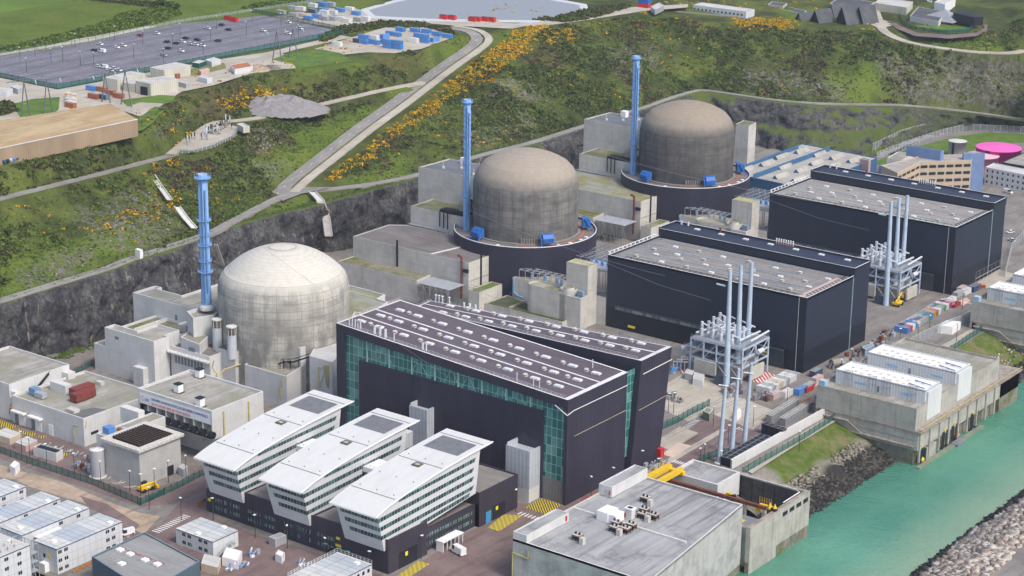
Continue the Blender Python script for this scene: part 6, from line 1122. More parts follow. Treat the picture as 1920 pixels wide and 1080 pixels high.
t = cabins('modular_cabins', 'front three-storey row of white modular cabins with a yellow warning sign', (108, 1030), (62.5, 1013), (227.5, 977.5), 8.6, 3, (0, 1, 8, 9, 12, 13, 15), (), group=G_); x0, x1, y0, y1 = LOCS[t.name+'#']; part(t, 'wall_sign', M_SIGNY, lambda m: m.box(x1-4.4, x1-3.2, y0-.06, y0, 4.6, 5.8)); part(t, 'window', M_WIN, lambda m: m.box(x1-6.4, x1-5.5, y0-.06, y0, 4.2, 5.4)); part(t, 'porch', M_WHITE, lambda m: m.box(x1-6.6, x1-4, y0-1.8, y0, 0, 2.9))
cabins('modular_cabins', 'second row of white modular cabins behind the front three-storey row', (44, 1005), (1, 988), (164, 951), 8.4, 3, (6, 9, 12, 14, 17), (), group=G_); cabins('modular_cabins', 'third row of white modular cabins with tan-battened roof sheets', (-40, 1003), (-84, 985), (104, 931), 8.4, 3, (8, 13, 15, 17, 19, 21), (), group=G_); cabins('modular_cabins', 'rearmost row of white modular cabins cut by the left edge', (-40, 949), (-85, 932), (45, 911), 8.4, 3, (4, 7, 10, 12), (), group=G_)
for a, b in ((33, 974), (92, 998)):
    p = W(a, b, 6.6); tag(part(None, 'canopy', M_WHITE, lambda m: m.box(p.x-1.3, p.x+1.4, p.y-5, p.y+5, 6.3, 6.55)), 'long white canopy between two rows of modular cabins, '+('farther' if b < 980 else 'nearer')+' of two', 'canopy')
t = cabins('modular_cabins', 'tall white cabin block with rooftop fans at the lower left corner', (-40, 1066), (-120, 1030), (50, 1019), 15.5, 5, (2, 4, 6, 8, 9), (), roof=R_PALE, group=G_); x0, x1, y0, y1 = LOCS[t.name+'#']; part(t, 'roof_fan', M_VENT, lambda m: [m.lathe(x1-2-3.0*(i % 2), y0+6+i*1.3, [(.5, 15.5), (.5, 16.5), (.01, 16.8)], 6) for i in range(10)]); part(t, 'stair', M_STEEL, lambda m: (scaf(m, x1-9, x1, y1, y1+3, 0, 15, 3, .12), [m.box(x1-9, x1, y1, y1+3, z_, z_+.1) for z_ in (3, 6, 9, 12)]))
t = cabins('modular_cabins', 'two-storey white cabin with an outside steel stair facing the dark office base', (399, 1017), (331, 990), (445, 994), 5.4, 2, (4,), (1, 2, 4, 5), group=G_); x0, x1, y0, y1 = LOCS[t.name+'#']; part(t, 'stair', M_STEEL, lambda m: (m.add([(x1+.3, y0+.5, 0), (x1+1.5, y0+.5, 0), (x1+1.5, y0+6, 2.8), (x1+.3, y0+6, 2.8)], [(0, 1, 2, 3)]), m.box(x1, x1+1.6, y0+6, y0+8, 2.7, 2.85), rail(m, [(x1+1.5, y0+.5, 0), (x1+1.5, y0+6, 2.8), (x1+1.5, y0+8, 2.8)], 1.1, 1))); part(t, 'exit_sign', paint('exit_green', (.05, .45, .16), .5, .05), lambda m: (m.box(x0+6.2, x0+7.3, y0-.06, y0, 1.2, 1.9), m.box(x1, x1+.06, y1-2.6, y1-1.4, 1.2, 1.9)))
t = cabins('modular_cabins', 'white cabin roof with a railing at the bottom edge before the dark base', (640, 1100), (520, 1090), (682, 1052), 6.2, 2, (), (), group=G_); x0, x1, y0, y1 = LOCS[t.name+'#']; part(t, 'guard_rail', M_WHITE, lambda m: rail(m, [(x0, y0, 6.2), (x0, y1, 6.2), (x1, y1, 6.2)], 1.2, 1.5)); part(t, 'window', M_WIN, lambda m: [m.box(x1-.02, x1+.06, y1-2.2-i*2.4, y1-1.1-i*2.4, 3.9, 5.1) for i in range(4)])
# dark slate building at the bottom edge
zz = 9.0; x0, x1, y0, y1 = corners((276, 1108), (173, 1043), (374, 1052), zz); x0 = W(173, 1043, zz).x; t = building('slate_building', 'slate clad building with white roof hatches along a red strip at the bottom edge', 'building', [XY(276, 1110, zz), XY(172, 1043, zz), XY(271, 997, zz), XY(375, 1052, zz)], 0, zz, cladding('clad_slate', (.075, .115, .145), 1.0, .5, .15), roofing('roof_slate2', (.25, .25, .245), (.30, .30, .29), amt=.25), paint('cop_slate', (.17, .22, .26), .5, .1), .5)
q0 = W(226, 1027, zz-.45); q1 = W(309, 1058, zz-.45); part(t, 'roof_strip', paint('strip_red', (.36, .13, .11), .8, .2), lambda m: m.quad(q0+Vector((0, -.4, .05)), q1+Vector((0, -.4, .05)), q1+Vector((0, .4, .05)), q0+Vector((0, .4, .05))))
for px, py in ((225, 1032), (244, 1040), (272, 1051), (295, 1059), (228, 1058)): p = W(px, py, zz-.45); part(t, 'roof_hatch', M_WHITE, lambda m: m.box(p.x-1, p.x+1, p.y-1, p.y+1, zz-.5, zz+.1)); part(t, 'guard', M_STEEL, lambda m: rail(m, [(p.x-1.4, p.y-1.4, zz-.4), (p.x-1.4, p.y+1.6, zz-.4), (p.x+1.4, p.y+1.6, zz-.4)], 1.1, 1.4))
# ================================================================== SEA FRONT: pumping stations and basins
C_SEA = concrete('concrete_sea', (.42, .405, .36), (.135, .13, .11), (6, 3.0), .6, .66, .45); C_SEAG = concrete('concrete_weathered', (.46, .455, .44), (.12, .125, .125), (3.2, 1.6), .35, .75, .55); C_TIDE = concrete('concrete_tide', (.22, .205, .16), (.05, .05, .04), (6, 3), .7, .6, .7, moss=(.12, .12, .03))
Z0 = -14.0
zt = 14.0; t = thing('pump_house', 'broad grey flat-roofed concrete pump house by the water with square cooler frames', 'pump house', (-325, 500, 0)); R_BIT = roofing('roof_bitumen', (.29, .29, .29), (.38, .38, .38), axis=1, stain=(.12, .12, .12), amt=.75)
px0, px1, py0, py1 = -347.5, -305.5, 468.0, 535.6
part(t, 'walls', [C_SEAG, C_EDGE, C_TIDE], lambda m: ([m.quad((a[0], a[1], lo), (b[0], b[1], lo), (b[0], b[1], hi), (a[0], a[1], hi), mm) for a, b in (((px0, py0), (px1+8, py0)), ((px1+8, py0), (px1, py1)), ((px1, py1), (px0, py1)), ((px0, py1), (px0, py0))) for lo, hi, mm in ((Z0, -7, 2), (-7, zt, 0))], [m.prism(q, zt-.8, zt, 0, 1) for q in ([(px0, py0), (px1+8, py0), (px1+7.5, py0+.5), (px0+.5, py0+.5)], [(px1+8, py0), (px1, py1), (px1-.5, py1-.5), (px1+7.5, py0+.5)], [(px1, py1), (px0, py1), (px0+.5, py1-.5), (px1-.5, py1-.5)], [(px0, py1), (px0, py0), (px0+.5, py0+.5), (px0+.5, py1-.5)])]))
part(t, 'roof', R_BIT, lambda m: m.poly([(px0+.5, py0+.5, zt-.75), (px1+7.5, py0+.5, zt-.75), (px1-.5, py1-.5, zt-.75), (px0+.5, py1-.5, zt-.75)])); part(t, 'roof_kerb', C_EDGE, lambda m: m.box(px0+.5, px1+1, 499.5, 500.2, zt-.8, zt-.1))
for y0, y1, z1 in ((468.05, 490.5, 16.4), (514.5, 535.5, 17.2)): part(t, 'roof_lobby', [C_NEW, R_BIT, C_EDGE], lambda m: m.flat(rect(px0+.05, px0+5.2, y0, y1), zt-.5, z1, .35, .3))
part(t, 'door', M_VENT, lambda m: m.box(px0+2.4, px0+3.6, 514.38, 514.5, zt-.7, zt+1.7)); part(t, 'alarm_box', M_RED, lambda m: (m.box(px0+5.2, px0+5.5, 488.6, 489.2, zt+.2, zt+1.8), m.box(px0+4.2, px0+4.6, 514.3, 514.5, zt+.2, zt+1.8))); part(t, 'gas_pipe', M_YPIPE, lambda m: m.path([(px0+6, py0-.2, zt-2.4), (px0+6, py0-.2, zt-5), (px0+.2, py0-.3, zt-4.6), (px0+.2, py0-.3, 0)], .2))
for px, py, n in ((1210, 940, 1), (1205, 970, 3), (1152, 995, 4), (1083, 1011, 1)):
    p = W(px, py, zt-.5); c = thing('roof_cooler', 'square black-legged cooler frames on the grey pump house roof, '+{1: 'single pair', 3: 'cluster of three', 4: 'cluster of four'}[n]+(' farthest' if py == 940 else ' nearest the viewer' if py == 1011 else ''), 'cooler', (p.x, p.y, zt-.75))
    for i, (dx, dy) in enumerate(((0, 0), (3.2, 1.4), (-1.6, 3.4), (3.0, 5.0))[:n]): part(c, 'cooler', [paint('cooler_wood', (.26, .13, .08), .8, .2), M_BLACK, M_VENT], lambda m: (m.box(p.x+dx-1.5, p.x+dx+1.5, p.y+dy-1.2, p.y+dy+1.2, zt+.7, zt+1.2, 0, 2), [m.tube((p.x+dx+a, p.y+dy+b, zt-.75), (p.x+dx+a, p.y+dy+b, zt+.7), .14, 4, 1) for a in (-1.3, 0, 1.3) for b in (-1, 1)], m.box(p.x+dx-1.3, p.x+dx+1.3, p.y+dy-1, p.y+dy+1, zt-.1, zt+.3, 1), [m.lathe(p.x+dx+a, p.y+dy, [(.35, zt+1.2), (.35, zt+1.9), (.01, zt+1.9)], 6, 1) for a in (-.7, .7)]))
    part(c, 'cabinet', M_VENT, lambda m: m.box(p.x+2.2, p.x+3.6, p.y-2.4, p.y-.8, zt-.75, zt+1.4))
p = W(1143, 972, zt-.7); t = thing('tarpaulin_stack', 'white sheeted stack of crates on the grey pump house roof', 'crates', (p.x, p.y, zt-.75)); part(t, 'sheet', paint('tarp_white', (.78, .78, .79), .6, .08), lambda m: (m.prism([(p.x-3, p.y-3), (p.x+1.2, p.y-3), (p.x+1.2, p.y+3), (p.x-3, p.y+3)], zt-.75, zt+2.3), m.prism([(p.x+1.22, p.y-2.6), (p.x+4, p.y-2.6), (p.x+4, p.y+2.2), (p.x+1.22, p.y+2.2)], zt-.75, zt+2.0)))
p = W(1181, 970, zt-.7); t = thing('roof_cabinet', 'square concrete vent with a red hydrant on the grey pump house roof', 'vent', (p.x, p.y, zt-.75)); part(t, 'body', C_NEW, lambda m: m.box(p.x-1.3, p.x+1.3, p.y-1.1, p.y+1.1, zt-.75, zt+2.2)); part(t, 'cap', [M_WHITE, M_BLACK], lambda m: (m.box(p.x-1.5, p.x+1.5, p.y-1.3, p.y+1.3, zt+2.2, zt+2.7), m.box(p.x-.9, p.x+.9, p.y-.7, p.y+.7, zt+2.7, zt+2.75, 1))); part(t, 'hydrant', M_RED, lambda m: m.box(p.x-1.4, p.x-.8, p.y-1.3, p.y-1.1, zt-.4, zt+1))
# screen basin beyond the pump house
t = thing('screen_basin', 'open concrete screen basin with dark wet walls and a rusty crane rail at the water', 'basin', (-325, 556, 0)); bx0, bx1, by0, by1, bz = -337, -302.5, 536.0, 575.5, 6.4
part(t, 'walls', [C_SEA, C_EDGE_OLD, C_TIDE], lambda m: ([m.box(*b, lo, hi, mm, 1) for b in ((bx1-1.6, bx1, by0, by1), (bx0, bx1-1.6, by1-1.5, by1)) for lo, hi, mm in ((Z0, -6, 2), (-6, bz, 0))], m.box(bx1-.05, bx1+.06, by0, by1-22, -10, 3.5, 0)))
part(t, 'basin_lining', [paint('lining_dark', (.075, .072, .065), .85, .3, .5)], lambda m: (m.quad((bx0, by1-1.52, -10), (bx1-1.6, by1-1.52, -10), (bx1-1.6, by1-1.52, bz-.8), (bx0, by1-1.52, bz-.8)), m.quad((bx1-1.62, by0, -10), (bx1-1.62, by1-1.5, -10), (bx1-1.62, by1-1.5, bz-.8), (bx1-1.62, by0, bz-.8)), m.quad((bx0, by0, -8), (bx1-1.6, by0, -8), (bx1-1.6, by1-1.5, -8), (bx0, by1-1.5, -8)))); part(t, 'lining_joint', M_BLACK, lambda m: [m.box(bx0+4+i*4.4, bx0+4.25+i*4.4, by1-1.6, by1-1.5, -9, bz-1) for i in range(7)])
for i in range(4): part(t, 'slot', M_BLACK, lambda m: m.box(bx1, bx1+.06, by1-18.5+i*4.6, by1-15.3+i*4.6, 3.2, 4.7))
part(t, 'quay_pipe', C_EDGE, lambda m: m.path([(bx1-2, by1-15, bz+.2), (bx1-2, by1-4, bz+.3), (bx1-4, by1-2.4, bz+.2), (bx0+5, by1-2, bz)], .22)); part(t, 'crane_beam', [M_RUST, C_SEA], lambda m: (m.box(-346, bx1-2, 549.2, 550.4, 7.6, 8.6), [m.box(x-.6, x+.6, 549.2, 550.4, -8, 7.6, 1) for x in (-322, -313, bx1-3)])); part(t, 'inner_wall', [C_SEA, C_EDGE_OLD], lambda m: (m.box(-347, -324, 547.2, 548.2, -8, 7.8, 0, 1), m.box(-318, bx1-1.7, 537, 538.6, -8, 5.5, 0, 1)))
part(t, 'deck', [M_LOUVRE, M_YEL], lambda m: (m.box(-314.5, bx1-1.7, 538.8, 546, 4.8, 5.4), m.box(-312, -308, 540.4, 542.4, 5.42, 5.5, 1)))
t = building('gate_house', 'low concrete room with sunk grey roof beside the yellow gantry', 'building', rect(-346.5, -327.5, 556.5, 571), 0, 8.2, C_NEW, R_BIT, C_EDGE, .9, th=.7)
t = thing('gantry_crane', 'bright yellow twin-girder gantry crane over the screen basin', 'crane', (-343, 549, 8.6)); part(t, 'girder', M_YEL, lambda m: m.box(-347.2, -345.8, 538.5, 556.5, 9.3, 11.0)); part(t, 'girder', M_YEL, lambda m: m.box(-342.6, -341.2, 540.5, 556.5, 9.3, 11.0)); part(t, 'end_carriage', M_YEL, lambda m: m.box(-347.6, -340.4, 554.8, 556.6, 8.7, 9.9)); part(t, 'walkway', M_YEL, lambda m: (m.box(-349, -347.3, 538.5, 557, 9.9, 10.1), rail(m, [(-348.9, 538.5, 10.1), (-348.9, 557, 10.1)], 1.5, 1.6)))
p = W(1436, 950, 7); t = thing('trolley_hoist', 'small yellow hoist trolley with a cage at the end of the rusty crane rail', 'hoist', p); part(t, 'frame', M_YEL, lambda m: (m.box(p.x-2.6, p.x+2.2, p.y-1.2, p.y+1.2, 6.8, 7.3), m.box(p.x-3, p.x-1, p.y-1.5, p.y-.8, 5.2, 6.8), [m.lathe(p.x+a, p.y, [(.9, 7.3), (.01, 9)], 4) for a in (1.6, 3.4)])); part(t, 'cage', M_YEL, lambda m: rail(m, [(p.x-3, p.y+1, 7.3), (p.x+1.5, p.y+1, 7.3)], 2.2, .8)); part(t, 'motor', M_BLACK, lambda m: m.box(p.x+2.2, p.x+4, p.y-.8, p.y+.8, 5.8, 7.4)); p = W(1367, 932, 6); t = thing('winch', 'little yellow winch on the inner wall of the screen basin', 'winch', p); part(t, 'drum', M_BLACK, lambda m: m.tube((p.x, p.y-1, 6.6), (p.x+2.6, p.y, 7.2), .5, 8)); part(t, 'frame', M_YEL, lambda m: m.box(p.x-1, p.x+.6, p.y-.6, p.y+.6, 5.2, 7.6))
# twin-unit pumping station, copied for the next bay
def pump_station(dy, lab, far):
    y0, y1, x0, x1, zw = 655.5+dy, 737+dy, -344.5, -303.2, 12.4; yb = 728+dy; t = thing('pump_station', lab, 'pump house', (-322, 695+dy, 0))
    part(t, 'walls', [C_SEA, R_GREY, C_EDGE_OLD], lambda m: m.flat(rect(x0, x1, y0, yb), 0 if far else 0, zw, .9, .6)); part(t, 'water_wall', [C_SEA, C_TIDE, C_EDGE_OLD], lambda m: (m.box(x0+.1, x1-.1, y0+.15, yb, -4, 0, 0), m.box(x0+.2, x1-.1, y0+.2, yb+18, Z0, -4, 1), m.box(x0, x1+2.6, y0-.2, yb+18, 2.9, 3.6, 2), m.box(x1-.2, x1+1.4, y0+.1, yb+18, -4, 2.9, 0), m.box(x1-.2, x1+1.4, yb, yb+18, Z0, 3, 1)))
    for i, s in enumerate((2.5, 6, 21, 24.5, 29, 32.8, 46, 50.5)): part(t, 'intake_bay', M_BLACK, lambda m: m.box(x1+1.35, x1+1.5, y0+s, y0+s+2.3, -10.5, -3 if i > 1 else -5))
    for s in (3, 22.5, 31, 46.5, 50.8): part(t, 'yellow_lintel', paint('lintel_yellow', (.55, .45, .03), .7, .2), lambda m: m.box(x1+1.35, x1+1.6, y0+s, y0+s+1.7, -3, -2.3))
    [part(t, 'pier', C_SEA, lambda m: m.box(x1+1.4, x1+2.0, y0+s, y0+s+.8, -9, 2.9)) for s in np.arange(1, 70, 8.2)]; part(t, 'handrail', M_YPIPE, lambda m: m.tube((x1+2.5, y0, 4.6), (x1+2.5, yb+18, 4.6), .16, 4)); part(t, 'float_boom', paint('boom_moss', (.22, .24, .17), .9, .2), lambda m: m.box(x1+2.2, x1+4, y0-2, y0+54, -10, -9.4))
    part(t, 'buttress', C_SEA, lambda m: m.prism([(x1+.2, y0+8), (x1+1.6, y0+8), (x1+1.6, y0+16), (x1+.2, y0+16)], Z0, -5)); part(t, 'wall_stair', C_EDGE_OLD, lambda m: (m.box(x0+14, x1, y0-1.2, y0+.1, -2.6, -2.2), m.box(x0+2, x0+14, y0-1.2, y0+.1, 1.2, 1.6), m.tube((x0+13.5, y0-.6, 1.4), (x0+20, y0-.6, -2.4), .4, 4))); part(t, 'culvert', M_BLACK, lambda m: m.box(x0+1, x0+2.6, y0-.05, y0+.05, 0, 3.2)); part(t, 'gauge_hut', [M_VENT, paint('hut_blue', (.25, .48, .70), .5, .1)], lambda m: (m.box(x0+.4, x0+3, y0+.5, y0+3, zw-.5, zw+1.8, 1, 0)))
    for k, (ya, yw) in enumerate(((663.8, 12.2), (689.6, 12.6))):
        sx0, sx1, sy0, sy1, sz = -341.2, -304.0, ya+dy, ya+yw+dy, 16.6; s_ = thing('screen_hall', ('nearer' if k == 0 else 'second')+' white rectangular shed on the '+('next' if dy else 'nearest')+' sea-front pump station', 'shed', ((sx0+sx1)/2, sy0, zw-.9))
        WS = cladding('clad_white', (.60, .615, .625), 1.2, .45, .08); part(s_, 'walls', WS, lambda m: (m.box(sx0, sx1, sy0, sy1, zw-.9, sz), m.box(sx1-.9, sx1+1.0, sy0+.6, sy1-.2, 5.2, sz-.3))); part(s_, 'roof', [roofing('shed_white', (.72, .715, .69), (.78, .775, .76), amt=.22, stain=(.55, .42, .28)), WS], lambda m: (m.quad((sx0+.4, sy0+.4, sz+.02), (sx1-.4, sy0+.4, sz+.02), (sx1-.4, sy1-.4, sz+.02), (sx0+.4, sy1-.4, sz+.02)), [m.box(*b, sz-.2, sz+.5, 1) for b in ((sx0, sx1, sy0, sy0+.4), (sx0, sx1, sy1-.4, sy1), (sx0, sx0+.4, sy0+.4, sy1-.4), (sx1-.4, sx1, sy0+.4, sy1-.4))]))
        [part(s_, 'rooflight', paint('rooflight_tan', (.58, .50, .41), .8, .3, 1), lambda m: m.box(sx0+3+i*2.9, sx0+4.3+i*2.9, sy0+2.2+j*4.2+(i % 2)*.9, sy0+3.4+j*4.2+(i % 2)*.9, sz, sz+.12)) for i in range(11) for j in range(2)]
        for a in (.28, .80): part(s_, 'window', paint('shed_blue', (.28, .52, .72), .4, .1), lambda m: m.box(sx0+(sx1-sx0)*a-2.4, sx0+(sx1-sx0)*a+2.4, sy0-.06, sy0, zw+.9, zw+1.8))
        part(s_, 'door', M_LOUVRE, lambda m: m.box(sx0+17.5, sx0+18.5, sy0-.06, sy0, zw-.5, zw+1.9)); part(s_, 'roof_lift', paint('lift_blue', (.08, .18, .36), .5, .1), lambda m: (m.tube((sx1-8.5, sy0+3, sz+.6), (sx1-1, sy0+1, sz+.6), .2, 4), m.tube((sx1-8, sy0+7.5, sz+.6), (sx1-.6, sy0+6, sz+.6), .2, 4)))
        for a in (.15, .42, .58, .86):
            for yy in ((sy0-2.1, sy1) if k == 0 else (sy1,)): part(s_, 'scaffold_tower', M_STEEL, lambda m: scaf(m, sx0+(sx1-sx0)*a-1.5, sx0+(sx1-sx0)*a+1.6, yy, yy+2, zw-.8, sz+1.6, 1.5, .07))
    return t
pump_station(0, 'nearest sea-front pump station carrying two white sheds', False); pump_station(136, 'next sea-front pump station with white sheds, at the right edge', True)
# small craft on the boom
p = W(1796, 832, -10); t = thing('work_float', 'small grey work float moored at the pump station boom', 'float', p); part(t, 'deck', M_LOUVRE, lambda m: m.box(p.x-1.6, p.x+1.6, p.y-3.4, p.y+3.4, -10, -9.2)); part(t, 'rail', M_STEEL, lambda m: rail(m, [(p.x-1.5, p.y-3.3, -9.2), (p.x+1.5, p.y-3.3, -9.2), (p.x+1.5, p.y+3.3, -9.2)], .9, 1.2))
for px, py, cc, nm in ((1728, 864, (.72, .55, .03), 'yellow buoy near the nearer end of the boom'), (1794, 818, (.72, .25, .03), 'orange and yellow buoy halfway along the boom')): p = W(px, py, -9.5); tag(part(None, 'buoy', paint('buoy_'+('yellow' if px < 1750 else 'orange'), cc, .4, .1), lambda m: (m.lathe(p.x, p.y, [(.01, -10), (.9, -9.6), (1.1, -8.9), (.8, -8.2), (.01, -8)], 10), m.box(p.x-1.4, p.x+.2, p.y-1.4, p.y-.4, -9.6, -8.6))), nm, 'buoy')
# ================================================================== FAR RIGHT of the platform
def gblock(name, label, cat, front, left, right, z1, z0=0.0, wall=None, roof=None, cop=None, par=.4, group=None, zt=None):
    """block from its three near roof corners in the photo (roof level z1, foot z0)"""
    f, l, r = W(*front, z1), W(*left, z1), W(*right, z1); pts = [(f.x, f.y), (r.x, r.y), (l.x+r.x-f.x, l.y+r.y-f.y), (l.x, l.y)]
    t = building(name, label, cat, pts, z0, z1, wall, roof, cop, par, group, .3); LOCS[t.name+'#'] = pts; return t
R_WORK = roofing('roof_workshop', (.34, .325, .29), (.42, .40, .36), amt=.3); M_FASC = paint('fascia_blue', (.045, .13, .26), .5, .12); M_TOWER = paint('tower_blue', (.17, .26, .44), .7, .12, .3)
t = gblock('workshop_building', 'wide low workshop roof with blue fascias and rows of ridge lights behind the farthest dome', 'workshop', (1505, 352), (1360, 322), (1645, 296), 11, 0, M_FASC, R_WORK, M_FASC); p = LOCS[t.name+'#']; wx0, wx1, wy0, wy1 = p[3][0], p[0][0], p[0][1], p[1][1]
part(t, 'fascia', M_FASC, lambda m: [m.box(x, x+.5, wy0+1, wy1-1, 10.4, 13.2) for x in (wx0+(wx1-wx0)*.38,)]); part(t, 'fascia', M_FASC, lambda m: m.box(wx0+2, wx0+3, wy0+1, wy1-8, 10.4, 12))
for i in range(4):
    for j in range(4): x = wx0+6+(wx1-wx0-12)*i/3.4+(j % 2)*2; y = wy0+8+(wy1-wy0-24)*j/3.2; part(t, 'ridge_light', [R_WORK, M_FASC], lambda m: m.add([(x-1.8, y, 10.6), (x+1.8, y, 10.6), (x, y, 12.6), (x-1.8, y+13, 10.6), (x+1.8, y+13, 10.6), (x, y+13, 12.6)], [(0, 3, 5, 2), (1, 2, 5, 4)]).add([(x-1.85, y-.05, 10.6), (x+1.85, y-.05, 10.6), (x, y-.05, 12.7)], [(0, 1, 2)], 1))
gblock('plant_room', 'small pink plant room by the blue-edged workshop roof', 'plant room', (1629, 301), (1612, 297), (1633, 299), 14, 0, paint('wall_pink', (.52, .36, .33), .8, .1), R_GREY, C_EDGE)
gblock('concrete_annex', 'tall grey concrete annex with pipes at the right side of the farthest dome', 'building', (1404, 236), (1380, 232), (1418, 229), 30, 0, C_OLD, R_MOSS, C_EDGE_OLD)
BE = concrete('beige_bands', (.50, .39, .28), (.36, .27, .2), (5.2, 4.0), .2, .72, .15); a, b, c = W(1683, 324, 17.5), W(1725, 303, 17.5), W(1822, 300, 17.5); n_ = Vector((-.35, .94, 0))*15
t = thing('office_block', 'beige four-storey office block bent in plan with bands of dark windows', 'office building', (b.x, b.y, 0)); pts = [(a.x, a.y), (b.x, b.y), (c.x, c.y), (c.x+n_.x, c.y+n_.y), (b.x+n_.x*1.1, b.y+n_.y), (a.x-14, a.y+9)]; block(t, pts, 0, 17.5, BE, roofing('roof_office_grey', (.33, .30, .27), (.40, .37, .33)), paint('cop_beige', (.55, .45, .34), .8, .1), .5)
for f in range(4):
    for u, v, k in ((a, b, 5), (b, c, 6)):
        for i in range(k): q0 = u.lerp(v, (i+.12)/k); q1 = u.lerp(v, (i+.90)/k); o = Vector((.12, -.12, 0)); z = 13.9-f*3.9; part(t, 'window', M_DGLASS, lambda m: m.quad(*[Vector((q.x, q.y, zz))+o for q, zz in ((q0, z), (q1, z), (q1, z+1.5), (q0, z+1.5))]))
gblock('blue_tower', 'flat blue-grey stair tower at the end of the beige office block', 'tower', (1847, 288.5), (1807, 288), (1845, 286), 20.5, 0, M_TOWER, R_GREY, M_TOWER); gblock('roof_house', 'blue-grey penthouse on the roof of the beige office block', 'building', (1764, 283), (1700, 273), (1770, 282), 22.5, 16.9, M_TOWER, R_GREY, M_TOWER); gblock('side_wing', 'pale low wing behind the beige office block', 'building', (1692, 300), (1663, 296), (1712, 288), 10, 0, C_NEW, R_GREY, C_EDGE); gblock('blue_annex', 'blue-grey annex between the workshop roof and the beige office block', 'building', (1672, 316), (1648, 311), (1681, 312), 14, 0, M_TOWER, R_GREY, M_TOWER)
t = gblock('white_office', 'white three-storey cabin office with small dark windows at the right edge', 'office building', (1935, 330), (1848, 313), (1950, 322), 9.6, 0, CW, R_PALE, C_EDGE); p = LOCS[t.name+'#']; u, v = Vector((*p[3], 0)), Vector((*p[0], 0))
for f in range(3):
    for i in range(9): q0 = u.lerp(v, (i+.3)/9); q1 = u.lerp(v, (i+.62)/9); part(t, 'window', M_WIN, lambda m: m.quad(*[(q.x, q.y-.1, zz) for q, zz in ((q0, 1+f*3.1), (q1, 1+f*3.1), (q1, 2.3+f*3.1), (q0, 2.3+f*3.1))]))
gblock('low_building', 'long dark-edged roof with a white duct behind the white cabin office', 'building', (1985, 322), (1878, 304), (2040, 296), 9, 0, CL_NAVY, R_GREY, CL_NAVY)
def tank(label, px, py, z, r, col, roofc, nm):
    p = W(px, py, z); t = thing('storage_tank', label, 'tank', (p.x, p.y, 0)); part(t, 'shell', paint(nm, col, .5, .08, .2), lambda m: m.lathe(p.x, p.y, [(r, 0), (r, z-.3), (r+.25, z-.3), (r+.25, z)], 48), True); part(t, 'roof', paint(nm+'_top', roofc, .5, .08, .2), lambda m: m.lathe(p.x, p.y, [(r+.25, z), (r, z), (.01, z+r*.09)], 48)); part(t, 'ladder', M_BLACK, lambda m: m.box(p.x-r*.2, p.x+r*.0+.4, p.y-r*1.03, p.y-r*.97, 1, z)); return t
tank('large bright pink storage tank at the right edge', 1873, 276, 10, 12.6, (.56, .02, .24), (.80, .13, .44), 'pink'); tank('pale pink storage tank half hidden behind the blue-grey tower', 1841, 291, 8, 9.5, (.56, .22, .34), (.70, .44, .50), 'pink_pale'); tank('small grey storage tank behind the beige office block', 1796, 264, 9.5, 5.1, (.42, .43, .44), (.62, .60, .55), 'tank_grey')
patch('lawn', [(1655, 318), (1640, 303), (1700, 280), (1770, 262), (1800, 255), (1850, 248), (1925, 252), (1925, 268), (1860, 268), (1810, 288), (1775, 290), (1700, 300)], paint('lawn_green', (.10, .17, .02), .95, .35, .15), .05); patch('perimeter_road', [(1650, 296), (1700, 272), (1770, 250), (1812, 240), (1925, 246), (1925, 240), (1810, 233), (1760, 244), (1690, 265), (1640, 290)], MATS['road_tar'], .08)
def net(name, col, a):
    t = NT(name); tr = t.n('ShaderNodeBsdfTransparent'); mx = t.n('ShaderNodeMixShader'); mx.inputs[0].default_value = a; t.l(tr.outputs[0], mx.inputs[1]); t.l(t.b.outputs[0], mx.inputs[2]); t.l(mx.outputs[0], t.out.inputs[0]); MATS[name] = t.done(col, .7, 0, .1); return MATS[name]
N_GREY = net('net_wire', (.40, .43, .44), .38); N_GREEN = net('net_green', (.02, .12, .095), .62); M_GPOST = paint('post_green', (.015, .09, .075), .5, .1); M_WPOST = paint('post_grey', (.50, .52, .52), .5, .1)
POSTM = {}
def fence(label, pts, h, mat, pm, step=4.0, z=None, rail_=True, r=.11, cap=100):
    pts = [Vector(p) for p in pts]; q = resample(pts, step, False); t = thing('fence', label, 'fence', q[0]); mb = MB()
    for a, b in zip(q[:-1], q[1:]): mb.quad(a, b, b+Vector((0, 0, h)), a+Vector((0, 0, h)))
    mb.build('mesh_panel', mat, t); k = (h, pm.name, r)
    if k not in POSTM: m2 = MB(); m2.tube((0, 0, -.3), (0, 0, h+.25), r, 4); m2.box(-r*1.3, r*1.3, -r*1.3, r*1.3, h+.2, h+.35); o = m2.build('post', pm); POSTM[k] = o.data; bpy.data.objects.remove(o)
    for p in q[::max(1, math.ceil(len(q)/cap))]: o = bpy.data.objects.new('post', POSTM[k]); COL.objects.link(o); o.parent = t; o.location = p-q[0]
    if rail_: part(t, 'top_rail', pm, lambda m: m.path([p+Vector((0, 0, h)) for p in q], .09, 3))
    return t
fence('tall double wire fence climbing behind the beige office block', pts_px([(1636, 288, 0), (1690, 262, 0), (1760, 243, 0), (1806, 231, 0), (1925, 242, 0)]), 6.0, N_GREY, M_WPOST, 4); fence('tall wire fence along the lawn beside the grey tank', pts_px([(1644, 298, 0), (1700, 276, 0), (1770, 254, 0), (1812, 244, 0), (1925, 250, 0)]), 4.0, N_GREY, M_WPOST, 4)
